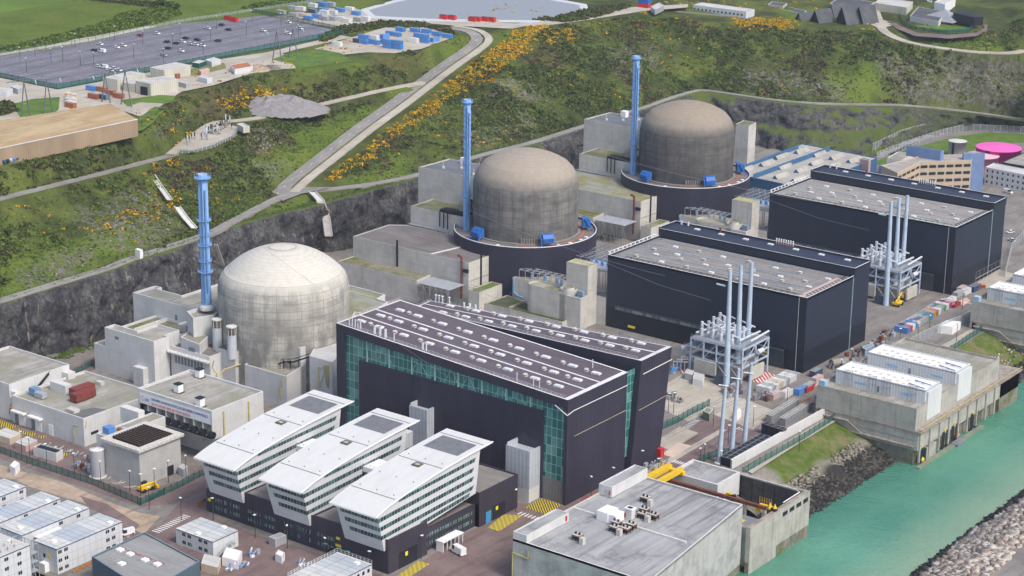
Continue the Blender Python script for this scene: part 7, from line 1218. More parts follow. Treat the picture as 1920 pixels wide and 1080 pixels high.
# ================================================================== PLATEAU
PZ = 57.1
def parking():
    t = NT('car_park_marked'); q = t.n('ShaderNodeSeparateXYZ'); t.l(t.g.outputs['Position'], q.inputs[0]); cb = t.n('ShaderNodeCombineXYZ'); t.l(q.outputs[1], cb.inputs[0]); t.l(q.outputs[0], cb.inputs[1]); p = t.pos(); n = t.noise(p, .06, 6, .65)
    c = t.mix(t.ramp(n, [(.36, 0.0), (.64, 1.0)]), (.125, .12, .145), (.175, .17, .195)); br = t.brick(cb.outputs[0], 0.0, 0.0, 1.0, 2.5, 10.5, ms=.16); row = t.math('LESS_THAN', t.math('MODULO', t.math('ADD', q.outputs[0], 2100.0), 15.5), 10.4); c = t.mix(t.math('MULTIPLY', t.math('MULTIPLY', br, row), t.ramp(t.noise(p, .25, 3), [(.35, .25), (.6, .85)])), c, (.50, .49, .50)); return t.done(c, .9, 0, .15)
patch('car_park', [(-80, 121), (0, 107), (90, 93), (170, 80), (250, 62), (330, 45), (470, 24), (540, 38), (628, 56), (640, 63), (520, 87), (400, 108), (290, 131), (108, 166), (0, 144), (-80, 130)], parking(), .12, PZ); patch('access_road', [(-80, 117), (0, 104), (170, 77), (330, 42), (470, 20), (620, 0), (640, -8), (610, -8), (460, 14), (340, 33), (320, 40), (170, 69), (0, 96), (-80, 108)], MATS['concrete_ground'], .07, PZ); patch('field_track', [(318, 41), (332, 37), (349, 32), (340, 27), (330, 28), (345, 34)], MATS['concrete_ground'], .10, PZ)
patch('yard', [(-60, 150), (0, 146), (108, 168), (290, 134), (420, 110), (500, 98), (560, 84), (640, 66), (660, 70), (560, 92), (530, 100), (545, 112), (555, 128), (520, 130), (470, 138), (400, 160), (340, 172), (300, 200), (262, 218), (230, 208), (210, 196), (100, 215), (-60, 240)], MATS['concrete_ground'], .05, PZ); patch('yard_lawn', [(510, 112), (540, 100), (600, 92), (640, 100), (660, 115), (560, 128), (548, 120)], MATS['lawn_green'], .09, PZ); patch('yard_lawn', [(250, 247), (262, 220), (290, 200), (316, 202), (300, 215), (285, 232), (268, 244)], MATS['lawn_green'], .09, PZ); patch('yard_lawn', [(20, 196), (60, 186), (112, 182), (110, 205), (100, 214), (40, 222)], MATS['lawn_green'], .09, PZ); patch('yard_lawn', [(350, 130), (420, 118), (425, 128), (370, 142), (340, 142)], paint('dry_lawn', (.20, .19, .06), .95, .3, .3), .10, PZ); patch('yard_lawn', [(225, 188), (300, 178), (330, 180), (320, 195), (262, 192), (240, 200)], MATS['lawn_green'], .09, PZ)
patch('gravel_yard', [(590, 92), (660, 70), (720, 52), (800, 46), (850, 60), (845, 72), (790, 92), (740, 100), (690, 98), (620, 105)], MATS['concrete_ground'], .08, PZ); patch('gravel_yard', [(480, 24), (560, 14), (640, 6), (700, 28), (790, 38), (930, 42), (1000, 46), (960, 54), (850, 48), (780, 42), (690, 46), (640, 54), (540, 38)], MATS['concrete_ground'], .06, PZ); patch('pond_road', [(930, 46), (1010, 42), (1090, 30), (1190, 13), (1290, 8), (1290, 14), (1200, 22), (1100, 38), (1010, 50)], MATS['concrete_ground'], .12, PZ)
t_ = NT('pond_water'); n = t_.noise(t_.pos(), .5, 3); t_.bump(n, .25, .2); t_.done((.25, .265, .28), .4, 0, .3); patch('pond_rim', [(676, 18), (740, 0), (790, -8), (1010, -8), (1100, 8), (1106, 24), (1046, 41), (990, 43), (800, 40), (694, 34)], paint('liner_pale', (.52, .53, .54), .8, .1), .10, PZ); patch('pond', [(692, 19), (745, 4), (790, -5), (1000, -5), (1086, 10), (1090, 21), (1040, 35), (990, 38), (800, 35), (704, 30)], t_.m, .16, PZ)
fence('green mesh fence along the near side of the car park', pts_px([(-60, 135, 57), (0, 146, 57), (108, 168, 57), (290, 133, 57), (420, 108, 57), (540, 85, 57), (645, 64, 57)]), 2.8, N_GREEN, M_GPOST, 5); fence('green mesh fence between the car park and the container yard', pts_px([(472, 24, 57), (560, 42, 57), (645, 60, 57)]), 2.8, N_GREEN, M_GPOST, 5); fence('thin grey fence along the field side of the car park', pts_px([(-60, 118, 57), (0, 106, 57), (170, 79, 57), (330, 44, 57), (470, 23, 57), (640, -2, 57)]), 2.4, N_GREY, M_GPOST, 6)
def z57(px, py): return W(px, py, 57.1)
# cars
def car(label, kind, paintm):
    t = thing('parked_car', label, 'car', (0, 0, 0)); L, H1, H2 = (4.4, .85, 1.5) if kind == 'car' else (5.2, 1.0, 2.2)
    def body(m):
        pr = [(-L/2, .35), (-L/2+.1, H1), (-L/2+1.0, H1+.1), (L/2-.2, H1+.05), (L/2, .35)]; w = .9; a = [(x, -w, z) for x, z in pr]; b = [(x, w, z) for x, z in pr]; m.poly(a); m.poly(b[::-1]); [m.quad(a[i], a[(i+1) % 5], b[(i+1) % 5], b[i]) for i in range(5)]
        k = (-L/2+.9, -L/2+1.5, L/2-.9, L/2-.3) if kind == 'car' else (-L/2+.7, -L/2+1.4, L/2-.1, L/2-.05); m.add([(k[0], -.85, H1), (k[3], -.85, H1), (k[2], -.72, H2), (k[1], -.72, H2), (k[0], .85, H1), (k[3], .85, H1), (k[2], .72, H2), (k[1], .72, H2)], [(3, 2, 6, 7)])
        if kind != 'car': m.box(k[1]+.9, k[3], -.86, .86, H1, H2-.05)
    part(t, 'body', paintm, body); k = (-L/2+.9, -L/2+1.5, L/2-.9, L/2-.3); part(t, 'window', M_WIN, lambda m: m.add([(k[0], -.84, H1), (k[3], -.84, H1), (k[2], -.72, H2-.06), (k[1], -.72, H2-.06), (k[0], .84, H1), (k[3], .84, H1), (k[2], .72, H2-.06), (k[1], .72, H2-.06)], [(0, 1, 2, 3), (5, 4, 7, 6), (4, 0, 3, 7), (1, 5, 6, 2)]))
    for x in (-L/2+.85, L/2-.85):
        for y in (-.82, .82): part(t, 'wheel', M_BLACK, lambda m: m.tube((x, y-.1, .34), (x, y+.1, .34), .34, 10))
    return t
CC = {'w': ('white', (.78, .78, .78)), 'd': ('dark', (.025, .028, .035)), 'g': ('silver grey', (.36, .37, .39)), 'r': ('red', (.45, .03, .03)), 'v': ('white', (.76, .76, .76))}; CARS = {}
def put_car(px, py, c, label, z=57.25, rz=None, group='cars in the plateau car park'):
    p = W(px, py, z); rz = (math.pi if (px*7+py*3) % 2 < 1 else 0.0) if rz is None else rz
    if c not in CARS: CARS[c] = car(label, 'van' if c == 'v' else 'car', paint('car_'+c, CC[c][1], .3, .05, spec=.5)); CARS[c].location = p; CARS[c].rotation_euler.z = rz; CARS[c]['group'] = group; return CARS[c]
    return dup(CARS[c], p, rz, label, group)
for i, (px, py, c, wh) in enumerate(((187, 84, 'w', 'alone in the left third, behind the white van'), (177, 96, 'd', 'just left of the lone white van'), (191, 98, 'v', 'alone beside a dark car in the left third'), (218, 90, 'w', 'left of a pair in the middle left'), (231, 87, 'w', 'right of a pair in the middle left'), (263, 68, 'r', 'alone near the field side'), (294, 64, 'w', 'beyond the red car near the field side'), (313, 80, 'd', 'rear of three dark cars in the middle'), (315, 92, 'd', 'nearest of three dark cars in the middle'), (307, 105, 'g', 'above the cream sheds'), (184, 126, 'w', 'leftmost of a cluster behind the pylon'), (195, 128, 'v', 'second of a cluster behind the pylon'), (206, 133, 'w', 'front of a cluster behind the pylon'), (213, 130, 'w', 'rear of a cluster behind the pylon'), (222, 133, 'w', 'rightmost of a cluster behind the pylon'), (330, 83, 'd', 'touching a white car in the middle'), (342, 80, 'w', 'touching a dark car in the middle'), (348, 73, 'd', 'above the touching pair in the middle'), (370, 76, 'd', 'above the row of three white cars'), (356, 83, 'w', 'left of the row of three white cars'), (367, 85, 'w', 'centre of the row of three white cars'), (379, 87, 'w', 'right of the row of three white cars'), (339, 97, 'w', 'alone below the row of three'), (409, 78, 'd', 'alone right of the row of three'), (389, 54, 'w', 'alone near the red trucks'), (415, 48, 'd', 'nearest the red trucks'), (428, 57, 'd', 'beside the white shelter'), (493, 59, 'w', 'among the charging posts'), (540, 43, 'w', 'by the right hand fence'), (540, 64, 'w', 'behind the right pylon'), (562, 55, 'w', 'nearest the right corner'))): put_car(px, py, c, CC[c][0]+(' van ' if c == 'v' else ' car ')+wh+' of the car park')
# pylons: leaning lattice legs in pairs under a cross beam
M_PYL = paint('pylon_grey', (.12, .15, .17), .6, .15)
def pylon(label, fr, top):
    f = [z57(*q) for q in fr]; t = thing('pylon', label, 'pylon', (f[0]+f[3])/2); ap = []
    for k in (0, 2):
        a, b = f[k], f[k+1]; c = (a+b)/2; h = ZA(c.x, c.y, top[k//2]); A = Vector((c.x, c.y, h)); ap.append(A); part(t, 'leg', M_PYL, lambda m: m.tube(a, A, .32, 4, 0, .22)); part(t, 'leg', M_PYL, lambda m: m.tube(b, A, .32, 4, 0, .22))
    d = (ap[1]-ap[0]); part(t, 'cross_beam', M_PYL, lambda m: (m.tube(ap[0]-d*.75, ap[1]+d*.75, .22, 4), m.tube(ap[0]-d*.75, ap[0]+Vector((0, 0, 1.3)), .12, 4), m.tube(ap[1]+d*.75, ap[1]+Vector((0, 0, 1.3)), .12, 4), m.tube(ap[0]+Vector((0, 0, 1.3)), ap[1]+Vector((0, 0, 1.3)), .14, 4), [m.tube(ap[0]+d*s, ap[0]+d*(s+.2)+Vector((0, 0, 1.2 if int(s*5) % 2 else 0)), .10, 3) for s in np.arange(0, .9, .2)]))
    for s in (-.6, .5, 1.6): q = ap[0]+d*s; part(t, 'insulator', MATS['insulator'], lambda m: m.tube(q, q+Vector((3.2, -2.2, -1.3)), .24, 5))
    return t
pylon('leaning lattice pylon pair at the left edge by the dark yard', ((40, 222), (57, 220), (82, 214), (99, 210)), (152, 148)); pylon('leaning lattice pylon pair over the red containers', ((191, 191), (207, 193), (227, 196), (247, 201)), (138, 132)); pylon('leaning lattice pylon pair on the mown grass right of the car park', ((511, 115), (529, 117), (541, 108), (559, 111)), (57, 54))
# sheds on the plateau
CREAM = cladding('clad_cream', (.50, .48, .41), 1.5, .7, .15); R_ASB = roofing('roof_fibre', (.46, .45, .42), (.54, .53, .50), amt=.3); R_OCH = roofing('roof_ochre', (.36, .26, .14), (.44, .34, .21), axis=1, stain=(.22, .16, .10), amt=.5)
f, l, r, b = W(258, 224, 64.5), W(-80, 295, 64.5), W(207, 194, 67.5), W(-80, 238, 67.5); t = thing('warehouse', 'long warehouse with an ochre sheet roof and tan wall on the plateau edge', 'warehouse', (f.x, f.y, 57)); part(t, 'walls', cladding('clad_tan', (.32, .235, .155), 1.2, .7, .15), lambda m: (m.quad((l.x, l.y, 56.5), (f.x, f.y, 56.5), f, l), m.quad((f.x, f.y, 56.5), (r.x, r.y, 56.5), r, f))); part(t, 'roof', [R_OCH, C_EDGE], lambda m: (m.quad(l, f, r, b), m.tube(l+Vector((0, 0, .1)), f+Vector((0, 0, .1)), .28, 4, 1)))
for i, (fr, lf, rt, lb) in enumerate((((308, 132), (281, 126), (357, 122), 'tallest cream sheet shed, nearest the car park fence'), ((220, 149), (193, 145), (272, 137), 'cream shed partly hidden behind the middle pylon'), ((282, 157), (254, 151), (334, 148), 'cream shed with an open dark doorway'), ((252, 158), (229, 154), (270, 152), 'low cream lean-to left of the open doorway shed'))):
    t = gblock('shed', lb, 'shed', fr, lf, rt, 57+(5.6, 6, 6.6, 4.6)[i], 57, CREAM, R_ASB, C_EDGE, .1); 
    if i == 2: p = LOCS[t.name+'#']; part(t, 'doorway', M_BLACK, lambda m: m.box(p[0][0]-7, p[0][0]-2.4, p[0][1]-.6, p[0][1]+.1, 57, 61.4))
M_RROOF = paint('rust_roof', (.42, .16, .07), .85, .3, .6)
for i, (fr, lf, rt, h, wl_, rf_, lb) in enumerate((((373, 119), (360, 117), (386, 114), 2.8, 'post_green', 'roof_fibre', 'dark green container shed beside the white cabin'), ((397, 116), (384, 112), (414, 111), 3, 'cabin_wall', 'roof_fibre', 'white cabin by the car park fence corner'), ((440, 130), (431, 122), (474, 124), 3, 'cabin_wall', 'rust_roof', 'white cabin with rust-stained roof beside the sand heap'), ((377, 134), (373, 131), (393, 130), 2.6, 'wall_pink', 'wall_pink', 'faded pink container on dry grass'), ((388, 148), (371, 143), (398, 145), 2.7, 'cabin_wall', 'roof_fibre', 'white cabin nearest the slope edge'), ((349, 157), (334, 153), (355, 155), 2.6, 'car_g', 'roof_fibre', 'grey container beside the cream sheds'), ((12, 172), (-30, 168), (24, 166), 3, 'cabin_wall', 'roof_fibre', 'pale flat shed at the left edge'), ((33, 167), (20, 162), (44, 163), 2.8, 'car_g', 'roof_fibre', 'grey shed beside the pale flat shed'))): gblock('cabin', lb, 'cabin', fr, lf, rt, 57+h, 57, MATS[wl_], MATS[rf_], C_EDGE, .08)
# shipping containers: one body, many coats
BOXC = {'blue': (.02, .22, .56), 'white': (.68, .68, .66), 'grey': (.34, .36, .38), 'rust': (.36, .12, .06), 'red': (.48, .05, .04), 'navy': (.03, .07, .17), 'cream': (.58, .50, .36), 'pink': (.55, .40, .38), 'green': (.12, .28, .15), 'orange': (.60, .26, .03), 'magenta': (.42, .05, .30), 'slate': (.16, .22, .29), 'teal': (.04, .25, .22)}; PROTO = {}
def container(px, py, z, c, label, long=False, rz=0.0, lift=0, group=None, at=None):
    """px,py: foot of the corner nearest the camera"""
    L, wd = (12.2, 2.44) if long else (6.06, 2.44); p = W(px, py, z) if at is None else Vector((*at, z)); k = (c, long)
    off = Vector((-L/2, wd/2, lift*2.6)) if abs(rz) < .1 else Vector((-wd/2, L/2, lift*2.6)); q = p+off
    if k not in PROTO:
        t = thing('shipping_container', label, 'container', (0, 0, 0)); mt = cladding('box_'+c, BOXC[c], .55, .55, .18); part(t, 'body', [mt, paint('boxroof_'+c, tuple(min(.8, v*.75+.12) for v in BOXC[c]), .75, .3, .8, dirt=(.25, .16, .10))], lambda m: m.box(-L/2, L/2, -wd/2, wd/2, .12, 2.58, 0, 1)); part(t, 'corner_post', mt, lambda m: [m.box(x-.1, x+.1, y-.1, y+.1, 0, 2.6) for x in (-L/2+.07, L/2-.07) for y in (-wd/2+.07, wd/2-.07)]); part(t, 'door', paint('boxdoor_'+c, tuple(v*.8 for v in BOXC[c]), .5, .1), lambda m: m.box(L/2, L/2+.05, -wd/2+.15, wd/2-.15, .3, 2.45)); PROTO[k] = t; t.location = q; t.rotation_euler.z = rz
        if group: t['group'] = group
        return t
    return dup(PROTO[k], q, rz, label, group)
GB = 'containers in the plateau yards'
def boxes(lst, where, z=57.1, group=GB):
    for px, py, c, rz, lift, lb in lst: container(px, py, z, c, lb+where, rz=rz, lift=lift, group=group)
H_ = math.pi/2
boxes([(688, 84, 'blue', 0, 0, 'blue container at the left of the largest blue pile'), (697, 81, 'blue', 0, 0, 'blue container inside the largest blue pile'), (686, 83, 'blue', 0, 1, 'upper blue container at the left of the largest blue pile'), (706, 84, 'white', 0, 1, 'white container on top of the largest blue pile'), (708, 85, 'blue', 0, 0, 'blue container under the white one'), (719, 83, 'blue', H_, 0, 'end-on blue container right of the white one'), (718, 82, 'blue', H_, 1, 'upper end-on blue container right of the white one'), (732, 92, 'blue', 0, 0, 'lower blue container of the front pile'), (732, 92, 'blue', 0, 1, 'upper blue container of the front pile'), (751, 94, 'blue', 0, 0, 'lower right blue container of the front pile'), (751, 94, 'blue', 0, 1, 'upper right blue container of the front pile'), (737, 68, 'blue', 0, 0, 'single blue container behind the front pile'), (748, 70, 'blue', 0, 0, 'lower blue container of the rear pair'), (756, 69, 'blue', 0, 1, 'upper blue container of the rear pair'), (783, 62, 'blue', 0, 0, 'leftmost blue container of the rear row'), (804, 64, 'blue', 0, 0, 'second blue container of the rear row'), (824, 69, 'blue', 0, 0, 'third blue container of the rear row'), (844, 73, 'blue', 0, 0, 'last blue container of the rear row'), (790, 72, 'blue', 0, 0, 'left blue container of the right hand pile'), (800, 82, 'blue', 0, 0, 'front blue container of the right hand pile'), (800, 82, 'blue', 0, 1, 'top front blue container of the right hand pile'), (812, 80, 'blue', H_, 0, 'end-on blue container of the right hand pile'), (781, 81, 'white', 0, 0, 'white container before the right hand pile'), (676, 82, 'slate', 0, 0, 'slate container at the gravel yard edge')], ' in the blue gravel yard')
boxes([(532, 28, 'grey', 0, 0, 'grey container at the near left end'), (555, 33, 'grey', 0, 0, 'lower grey container second from the left'), (554, 28, 'grey', 0, 1, 'upper grey container second from the left'), (569, 29, 'white', 0, 1, 'upper white container left of the blue ones'), (569, 33, 'pink', 0, 0, 'faded pink container under the white one'), (591, 26, 'slate', 0, 0, 'slate container under a white one'), (591, 23, 'white', 0, 1, 'white container on the slate one'), (610, 24, 'blue', 0, 0, 'lower blue container in the stack'), (610, 21, 'blue', 0, 1, 'upper blue container in the stack'), (625, 21, 'grey', 0, 1, 'grey container right of the blue stack'), (624, 25, 'grey', 0, 0, 'bottom grey container right of the blue stack'), (582, 39, 'blue', 0, 0, 'left blue container of the front row'), (598, 36, 'blue', 0, 0, 'second blue container of the front row'), (613, 40, 'grey', 0, 0, 'bottom grey container of the front row'), (613, 36, 'white', 0, 1, 'white container on the front row'), (628, 40, 'grey', 0, 0, 'last grey container of the front row'), (629, 36, 'white', 0, 1, 'last white container of the front row'), (642, 32, 'blue', 0, 1, 'blue container at the right of the front row'), (642, 40, 'white', 0, 0, 'white container at the right of the front row'), (660, 22, 'white', 0, 0, 'white container at the far right'), (672, 30, 'blue', 0, 0, 'blue container at the far right'), (655, 44, 'white', 0, 0, 'near white container by the fence'), (690, 40, 'white', 0, 0, 'white container next to the pond'), (676, 42, 'grey', 0, 0, 'grey container next to the pond')], ' in the upper container yard')
boxes([(176, 172, 'blue', 0, 0, 'blue container left of the rust-red ones'), (196, 174, 'rust', 0, 0, 'rust-red container behind the others'), (212, 180, 'rust', 0, 0, 'middle rust-red container'), (227, 186, 'rust', 0, 0, 'right rust-red container'), (180, 187, 'rust', 0, 0, 'front left rust-red container'), (198, 188, 'slate', 0, 0, 'slate container in front of the rust-red ones'), (332, 148, 'rust', 0, 0, 'rust-red container beside the open doorway shed'), (637, 88, 'white', 0, 0, 'white container with an orange end near the gravel heap')], ' below the car park')
for i, c in enumerate(('white', 'orange', 'cream', 'white', 'pink', 'white', 'rust')): container(137, 186+i*3, 57.1, c, ('first', 'second', 'third', 'fourth', 'fifth', 'sixth', 'last')[i]+' of a striped row of containers on the left lawn', group=GB)
for px, py in ((428, 38), (439, 41), (848, 37), (886, 40), (895, 40), (910, 40), (922, 41), (832, 36)):
    p = z57(px, py); t = thing('skip', 'red open skip '+('by the car park gate, left' if px == 428 else 'by the car park gate, right' if px == 439 else {848: 'alone', 886: 'left', 895: 'second', 910: 'third', 922: 'rightmost', 832: 'farthest left'}[px]+' of those along the pale pond'), 'skip', p, group='red skips on the plateau'); part(t, 'body', M_RED, lambda m: m.prism([(p.x-2.6, p.y-1.2), (p.x+2.6, p.y-1.2), (p.x+2.6, p.y+1.2), (p.x-2.6, p.y+1.2)], 57.2, 59.8)); part(t, 'load', M_RUST, lambda m: m.box(p.x-2.4, p.x+2.4, p.y-1, p.y+1, 59.8, 59.95))
p = z57(1208, 14); t = thing('stacked_cabins', 'blue over red site cabins by the pond road', 'cabin', p); part(t, 'red_box', M_RED, lambda m: m.box(p.x-4, p.x+4, p.y-2, p.y+2, 57, 59.8)); part(t, 'blue_box', paint('cabin_blue', (.03, .12, .40), .5, .1), lambda m: m.box(p.x-4, p.x+4, p.y-2, p.y+2, 59.8, 64)); gblock('cabin', 'grey-blue cabin right of the stacked blue and red cabins', 'cabin', (1228, 18), (1220, 12), (1245, 10), 60.5, 57, MATS['car_g'], R_ASB, C_EDGE)
# buildings on the right hand plateau
t = gblock('long_cabin', 'long white single-storey cabin with a row of windows above a stone wall', 'cabin', (1399, 22), (1299, 9), (1415, 17), 57.5, 53, CW, R_PALE, M_TRIM, .1); p = LOCS[t.name+'#']; u, v = Vector((*p[3], 0)), Vector((*p[0], 0))
for i in range(13): q0 = u.lerp(v, (i+.3)/13.5); q1 = u.lerp(v, (i+.7)/13.5); part(t, 'window', M_WIN, lambda m: m.quad(*[(q.x, q.y-.15, zz) for q, zz in ((q0, 54.6), (q1, 54.6), (q1, 55.7), (q0, 55.7))]))
a, b = W(1268, 30, 52.5), W(1409, 44, 49.5); a2 = Vector((a.x, a.y, 55.5)); b2 = Vector((b.x, b.y, 53.2)); tag(part(None, 'stone_wall', concrete('stone_wall', (.27, .26, .24), (.15, .145, .14), (.9, .4), .3, .8, .4), lambda m: (m.quad(a, b, b2, a2), m.quad(a2, b2, b2+Vector((-.5, 1, 0)), a2+Vector((-.5, 1, 0))), m.quad(b, b+Vector((-2, 5, 0)), b2+Vector((-2, 5, 0)), b2))), 'long grey stone retaining wall below the white cabin', 'wall')
SL = roofing('roof_slate3', (.075, .08, .09), (.11, .115, .125), amt=.3); SLF = paint('slate_front', (.018, .022, .028), .5, .2)
for px, py, wd, ln, h, lb in ((1500, 44, 9, 11, 7, 'smallest steep slate roof with a pale gable, leftmost of the group'), (1530, 47, 10, 13, 10, 'steep slate-roofed pavilion with a red chimney, second from left'), (1560, 36, 9, 13, 10, 'steep slate-roofed pavilion set behind the others'), (1580, 48, 11, 14, 12.5, 'front steep slate-roofed pavilion with a glazed canopy'), (1612, 46, 10, 13, 12, 'rightmost steep slate-roofed pavilion leaning on the next')):
    p = W(px, py, 48.7); t = thing('slate_pavilion', lb, 'pavilion', p, group='steep slate pavilions'); x, y, z = p; d = Vector((.25, .97, 0)); n = Vector((.97, -.25, 0)); q = lambda a, b, c: p+n*a+d*b+Vector((0, 0, c)); part(t, 'roof', SL, lambda m: (m.quad(q(-wd/2, -2, .5), q(-wd/2, ln, .5), q(0, ln, h), q(0, -2, h)), m.quad(q(wd/2, ln, .5), q(wd/2, -2, .5), q(0, -2, h), q(0, ln, h)))); part(t, 'gable', CREAM if px == 1500 else SLF, lambda m: (m.poly([q(-wd/2+.6, 0, -1), q(wd/2-.6, 0, -1), q(wd/2-.6, 0, .6), q(0, 0, h-.6), q(-wd/2+.6, 0, .6)]), m.poly([q(-wd/2+.6, ln-.5, -1), q(wd/2-.6, ln-.5, -1), q(0, ln-.5, h-.6)]))); part(t, 'rooflight', M_WHITE, lambda m: m.quad(*[q(a_, b_, h*(1-abs(a_)*2/wd)+.35) for a_, b_ in ((-wd*.2, 1), (-wd*.12, 1), (-wd*.12, 3), (-wd*.2, 3))]))
for fr, lf, rt, h, lb in (((1620, 18), (1556, 6), (1640, 4), 7, 'wide pale building behind the slate pavilions'), ((1700, 14), (1640, 5), (1712, 3), 6, 'pale gatehouse canopy behind the car entrance'), ((1468, 12), (1440, 8), (1476, 6), 5, 'small cream house with a slate roof on the lawn'), ((1772, 8), (1752, 4), (1792, -4), 8, 'white shed at the top right edge of the lot'), ((1505, 26), (1460, 16), (1512, 20), 3.5, 'little cream lodge left of the slate pavilions')): gblock('pale_building', lb, 'building', fr, lf, rt, 49+h, 48.5, CREAM if 'white' not in lb else M_WHITE, R_ASB if 'slate' not in lb else SL, C_EDGE, .3)
patch('forecourt', [(1600, 22), (1640, 12), (1720, 8), (1760, 18), (1700, 40), (1650, 56), (1626, 44)], MATS['concrete_ground'], .5, 48.7); patch('round_path', [(1672, 34), (1685, 50), (1720, 64), (1780, 68), (1830, 64), (1846, 54), (1838, 42), (1822, 30), (1850, 12), (1880, -5), (1890, -5), (1850, 22), (1838, 32), (1852, 48), (1850, 60), (1832, 70), (1780, 75), (1715, 70), (1680, 56), (1664, 38)], MATS['asphalt_red'], .9, 48.5); patch('museum_lawn', [(1690, 36), (1700, 50), (1760, 60), (1820, 58), (1830, 46), (1815, 30), (1740, 25)], MATS['lawn_green'], .8, 48.5); fence('dark green hedge-like fence curving round the black and grey visitor building', [W(a, b, 49.2) for a, b in ((1686, 32), (1692, 46), (1720, 57), (1770, 63), (1815, 60), (1828, 50), (1826, 38))], 2.2, N_GREEN, M_GPOST, 5)
t = gblock('visitor_building', 'low visitor building with a fan-shaped grey roof and a black box end', 'building', (1760, 40), (1706, 30), (1775, 22), 53, 48.5, C_NEW, SL, C_EDGE, .2); a = W(1762, 46, 49); part(t, 'fan_roof', paint('fan_grey', (.30, .31, .33), .6, .15), lambda m: (m.poly([(a.x-18, a.y+4, 50.8), (a.x+9, a.y, 50.8), (a.x-2, a.y+12, 57.2)]), m.poly([(a.x+9, a.y, 50.8), (a.x+12, a.y+12, 52), (a.x-2, a.y+12, 57.2)]))); part(t, 'black_box', M_BLACK, lambda m: m.prism([(a.x+6, a.y+6), (a.x+24, a.y-1), (a.x+27, a.y+6), (a.x+6, a.y+18)], 51, 56.5)); part(t, 'glass_front', M_DGLASS, lambda m: m.box(a.x-10, a.x+8, a.y+.6, a.y+1, 49, 50.8))
for i in range(22): px, py = (1535+i % 11*10+(i//11)*6, 52+i//11*4+(i % 11)*.9); p = W(px, py, 48.4); tag(part(None, 'clipped_hedge', MATS['leaf_dark'], lambda m: m.box(p.x-1.7-(i % 3)*.5, p.x+1.7+(i % 3)*.5, p.y-1.1, p.y+1.1, 46, 49.4)), 'clipped dark hedge block before the slate pavilions', 'hedge', 'clipped hedge blocks')
for px, py, c, lb in ((1637, 21, 'w', 'white car on the forecourt'), (1653, 20, 'v', 'white van on the forecourt'), (1740, 7, 'v', 'white van near the top right lot'), (1484, 7, 'g', 'silver car on the lane by the lawn')): put_car(px, py, c, lb+' of the right hand plateau', 49.4, group='cars on the right hand plateau')
# substation terrace, spoil heap, chutes
p0 = W(315, 291, 42); t = building('retaining_wall', 'tall pale concrete retaining wall beside the substation yard', 'wall', [XY(290, 293, 42), XY(349, 246, 42), XY(347, 243, 42), XY(287, 290, 42)], 41, 48, C_EDGE, C_EDGE, C_EDGE, .1, th=.2)
patch('substation_yard', [(326, 284), (345, 262), (380, 244), (432, 236), (444, 240), (438, 256), (400, 274), (360, 285)], MATS['concrete_ground'], .7, 42); rr = random.Random(9)
for i in range(26):
    s = rr.random(); u = rr.random(); px = 340+95*s; py = 281-40*s-6+14*(u-.5)*(1-.2*s)+2; p = W(px, py, 42.7); h = 3.2+2.4*rr.random()+(2 if i % 6 == 0 else 0); t = thing('switch_post', 'slim insulator post in the fenced substation yard', 'insulator', p, group='insulator posts of the substation'); part(t, 'support', M_STEEL, lambda m: (m.tube(p, p+Vector((0, 0, h*.5)), .18, 4), m.tube(p+Vector((.8, 0, 0)), p+Vector((.4, 0, h*.5)), .12, 4))); part(t, 'bushing', M_BLACK if i % 3 else M_BUSH, lambda m: m.lathe(p.x, p.y, [(.3, p.z+h*.5), (.3, p.z+h), (.05, p.z+h+.1)], 6))
gblock('relay_hut', 'small cream hut at the upper end of the substation yard', 'hut', (456, 238), (444, 232), (468, 236), 45.6, 42.3, CREAM, R_ASB, C_EDGE); fence('low wire fence round the outer edge of the substation yard', [W(a, b, 42.5) for a, b in ((330, 286), (360, 287), (402, 276), (438, 258), (446, 243))], 2.0, N_GREY, M_WPOST, 3)
def heap(name, label, px, py, z, rx, ry, h, mat, seed):
    c = W(px, py, z); n = 26; mb = MB(); r_ = np.random.default_rng(seed); g = [[None]*n for _ in range(n)]
    for i in range(n):
        for j in range(n): u, v = i/(n-1)*2-1, j/(n-1)*2-1; d = max(0, 1-math.hypot(u, v)); g[i][j] = (c.x+u*rx, c.y+v*ry, c.z-.6+h*min(1, d*1.5)**.8*(.78+.4*r_.random())*(1 if d else 0))
    for i in range(n-1):
        for j in range(n-1):
            if max(q[2] for q in (g[i][j], g[i+1][j], g[i+1][j+1], g[i][j+1])) > c.z-.3: mb.quad(g[i][j], g[i+1][j], g[i+1][j+1], g[i][j+1])
    return tag(mb.build(name, mat), label, 'heap')
heap('gravel_heap', 'long grey gravel heap beside the white track', 520, 199, 43.2, 30, 22, 5.5, paint('gravel_grey', (.26, .245, .24), .95, .3, 1.2), 5); heap('sand_heap', 'sandy spoil heap next to the rust-roofed white cabin', 483, 131, 57, 8, 8, 3, MATS['dirt'], 6); heap('spoil_heap', 'small dark spoil heap with tarpaulins on the plateau edge', 510, 128, 57, 7, 5, 2.2, MATS['asphalt_grey'], 7)
